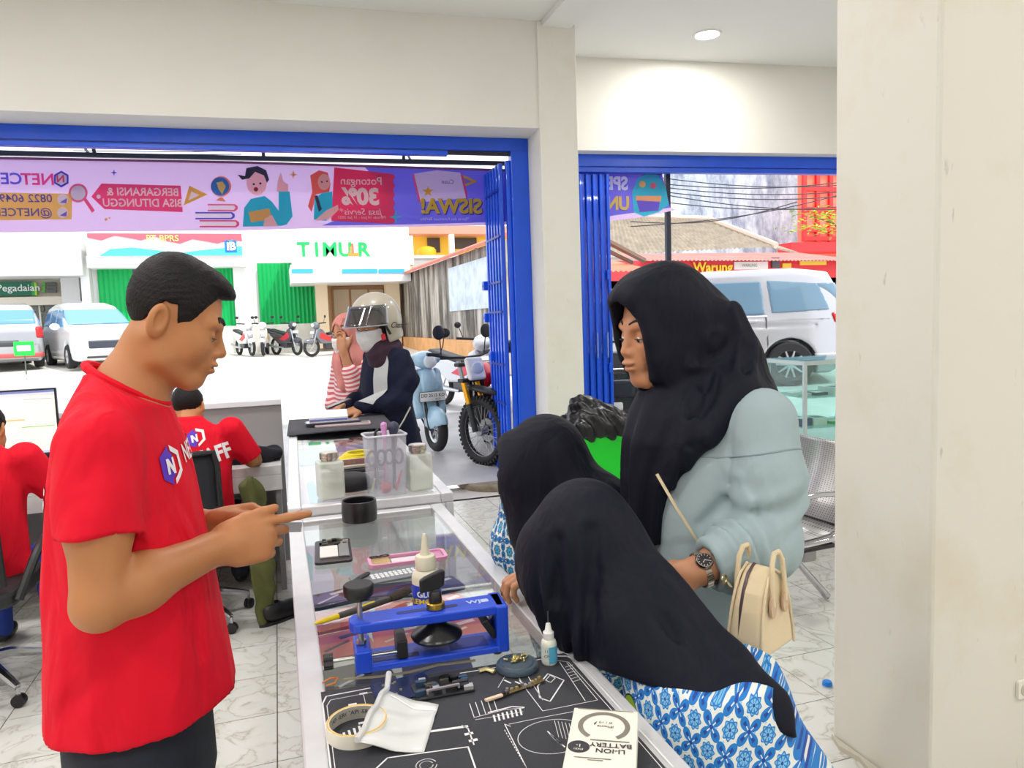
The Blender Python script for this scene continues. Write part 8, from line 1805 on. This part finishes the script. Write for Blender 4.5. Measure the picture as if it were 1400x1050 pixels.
def build_companion():
    O = (.51, 5.18, 0); rz = math.pi+.6
    t = thing('person', 'woman in salmon headscarf and pink striped sleeves, hand raised to her face mask', 'person', O, rz)
    hc = (.06, 0, 1.50); hr = head_rot(R(8), 0)
    PINK = M((214, 138, 132), rough=.85, var=.1, vs_=10)
    m, bs_, x, y, z = pattern_mat('pink_stripes'); f = ((z+.35*x)*36.0).fr().lt(.5); m.node_tree.links.new(nx_mix(f, lin((236, 214, 214)), lin((206, 96, 108))), bs_.inputs['Base Color'])
    wr = (.15, .06, 1.38); el = (.12, .13, 1.12)
    def body(p):
        d = head_sdf(hx(p, hc, hr), 1.0, False); d = sm(d, s_cone(p, (.03, 0, 1.43), (.0, 0, 1.33), .05, .06), .02)
        d = sm(d, s_chain(p, [el, wr], [.042, .027], .02), .02)
        return sm(d, s_hand(p, wr, (.0, -.25, 1), (.9, .4, 0), -1, (30, 36, 40, 44), (.7, .6, -.2), 15, .95), .012)
    V, F = nets(body, (-.06, -.14, 1.1), (.26, .2, 1.66), .006); link('body', np_mesh('body', [(V, F, 0)]), t, SKIN_F)
    def scarf(p):
        q = hx(p, hc, hr); d = s_ell(q, (-.01, 0, .02), (.112, .092, .115)); d = sm(d, s_chain(p, [(.03, 0, 1.42), (.05, .01, 1.3), (.07, .02, 1.16)], [.1, .115, .09], .04), .04)
        d = d-.004*np.sin(np.arctan2(p[:, 1], p[:, 0]-.04)*9)
        return np.maximum(np.maximum(d, -hijab_face(p, hc, hr)), -(body(p)-.004))
    solid('headscarf', scarf, (-.16, -.18, 1.05), (.24, .2, 1.66), .009, PINK, t)
    def top(p):
        d = s_loft(p, [(.1, 0, 0, .16, .18), (.8, 0, 0, .14, .18), (1.1, 0, 0, .135, .18), (1.28, 0, 0, .115, .17), (1.35, 0, 0, .08, .1)])
        e = np.array(el); w = np.array(wr)
        d = sm(d, s_chain(p, [(0, .16, 1.28), (.03, .18, 1.16), el, e+(w-e)*.45], [.065, .06, .056, .055], .03), .03); return sm(d, s_chain(p, [(0, -.16, 1.28), (.02, -.2, 1.1), (.12, -.14, 1.0)], [.065, .055, .045], .03), .03)
    solid('blouse', top, (-.18, -.28, .1), (.26, .28, 1.36), .012, m, t)
    def mask(p): q = hx(p, hc, hr); return np.maximum(head_sdf(q, 1.0, False)-.012, np.maximum(q[:, 2]+.022, -(q[:, 0]-.02)))
    solid('face_mask', mask, (0, -.12, 1.34), (.22, .12, 1.54), .006, M((232, 230, 230), rough=.85), t)
    face_bits(t, hc, hr, fem=1.0)
    def T(v): return tuple(np.array(hc)+hr @ np.array(v))
    g = thing('eyeglasses', 'thin round eyeglasses on the woman in the salmon headscarf', 'glasses', O, rz)
    for s in (-1, 1):
        b = MB(); ring = [T((.104-.012*abs(math.cos(a)), s*.033+.024*math.cos(a), -.014+.022*math.sin(a))) for a in np.linspace(0, 2*math.pi, 20)]; b.tube(ring, .0017, 6, False); b.build('rim', M((60, 44, 40), rough=.3, metal=.5), g, True)
        b = MB(); b.tube([T((.09, s*.058, -.012)), T((.0, s*.088, -.005))], .0015, 6); b.build('temple', M((60, 44, 40), rough=.3, metal=.5), g, True)
    b = MB(); b.tube([T((.106, -.01, -.012)), T((.11, 0, -.009)), T((.106, .01, -.012))], .0015, 6); b.build('bridge', M((60, 44, 40), rough=.3, metal=.5), g, True)

# ------------------------------------------------------------------ two seated staff in red shirts, seen from behind
def build_staff(O, rz, label, lean, heady, text_rot, near, hair_visible=True):
    t = thing('person', label, 'person', O, rz)   # local: x forward (towards the desk), y left
    hc = (.12+lean*.1, heady, 1.13); hr = head_rot(R(26), 0, R(-6))
    tops = np.array((.02, heady*.5, 1.03))
    ra = [(.0, -.2, 1.0), (.05, -.285, .83), (.26, -.27, .78), (.34, -.2, .785)]; la = [(.0, .2, .99), (.06, .28, .82), (.27, .26, .78), (.34, .17, .785)]
    def body(p):
        d = head_sdf(hx(p, hc, hr)); d = sm(d, s_cone(p, (hc[0]-.04, heady*.9, 1.08), (.03, heady*.5, .98), .052, .06), .02)
        for a in (ra, la): d = sm(d, s_chain(p, a, [.05, .045, .035, .03], .02), .02)
        for a, s in ((ra, -1), (la, 1)): d = sm(d, s_hand(p, a[-1], (.95, -.3*s, -.05), (0, 0, 1), -s, (22, 26, 30, 30), (.7, .6, -.2), 15), .012)
        return d
    V, F = nets(body, (-.05, -.34, .7), (.5, .34, 1.4), .0075); link('body', np_mesh('body', [(V, F, 0)]), t, SKIN_M)
    def hair(p):
        q = hx(p, hc, hr); d = s_ell(q, (.0, 0, .034), (.096, .082, .094)); x = q[:, 0]
        hl = np.interp(x, [-.12, -.06, -.03, .0, .05, .1], [-.1, -.095, -.03, .02, .02, .07]); return smax(d, hl-q[:, 2], .01)+.0014*np.sin(q[:, 1]*260+q[:, 2]*60)*np.sin(q[:, 2]*300)
    solid('hair', hair, (-.1, heady-.14, .96), (.34, heady+.14, 1.34), .006, HAIR, t)
    def shirt(p):
        d = s_loft(p, [(.44, -.03, 0, .13, .19), (.6, -.035, 0, .125, .185), (.8, -.03, 0, .12, .19), (.92, -.01, 0, .115, .2), (1.0, .005, heady*.3, .095, .18), (1.05, .015, heady*.5, .07, .11), (1.085, .03, heady*.6, .062, .068)],
                   lambda th, z: 1+np.clip((1.02-z)/.3, 0, 1)*(.022*np.sin(4*th+14*z)+.014*np.sin(7*th-11*z)))
        for a in (ra, la):
            A, B = np.array(a[0]), np.array(a[1]); d = sm(d, np.maximum(s_cone(p, A-np.array((0, np.sign(A[1])*.008, -.004)), A+(B-A)*.95, .072, .064), ((p-(A+(B-A)*.95).astype(np.float32)) @ ((B-A)/np.linalg.norm(B-A)).astype(np.float32))), .035)
        for (a, b, w, dp) in (((-.1, -.16, .95), (-.15, .0, .75), .016, .007), ((-.1, .12, .95), (-.15, .05, .7), .016, .007)): d = d+dp*np.exp(-(s_cone(p, a, b, 0, 0)/w)**2)
        return d
    so = solid('shirt', shirt, (-.2, -.37, .44), (.2, .37, 1.1), .009, RED, t); tr = bvh_of(so)
    c, s_ = math.cos(text_rot), math.sin(text_rot)
    wrap_text('back_lettering', 'STAFF', tr, (-.1, -.095, .88), (0, -c, s_), (0, s_, c), WHITE_PRINT, t, .115, bold=.035, off=.003, xs=.66) if text_rot else None
    if text_rot: emblem(t, tr, (-.1, -.03, .985), (0, -c, s_), (0, s_, c), .085, 'back_logo')
    def legs(p):
        d = s_ell(p, (-.01, 0, .47), (.15, .19, .09))
        for s in (-1, 1): d = sm(d, s_chain(p, [(.0, s*.09, .46), (.4, s*.12, .45), (.42, s*.12, .08)], [.085, .07, .05], .03), .03)
        return d
    solid('trousers', legs, (-.2, -.24, .04), (.52, .24, .6), .013, near, t)
    for s in (-1, 1):
        b = MB(); b.sphere((.47, s*.12, .045), .045, 12, 8, (2.4, .95, .9)); b.build('shoe', M((24, 24, 28), rough=.4), t, True)
build_rider(); build_companion()
STAFF_A = (-.46, 4.27, 0); STAFF_B = (-1.31, 3.80, 0)
build_staff(STAFF_A, R(84), 'staff member in lettered red shirt seated at the workbench, back turned', .2, .05, R(14), M((44, 48, 60), rough=.85))
build_staff(STAFF_B, R(88), 'staff member in red shirt at the far left, mostly cut off, seated before the monitor', 0, 0, 0, M((36, 62, 150), rough=.85))
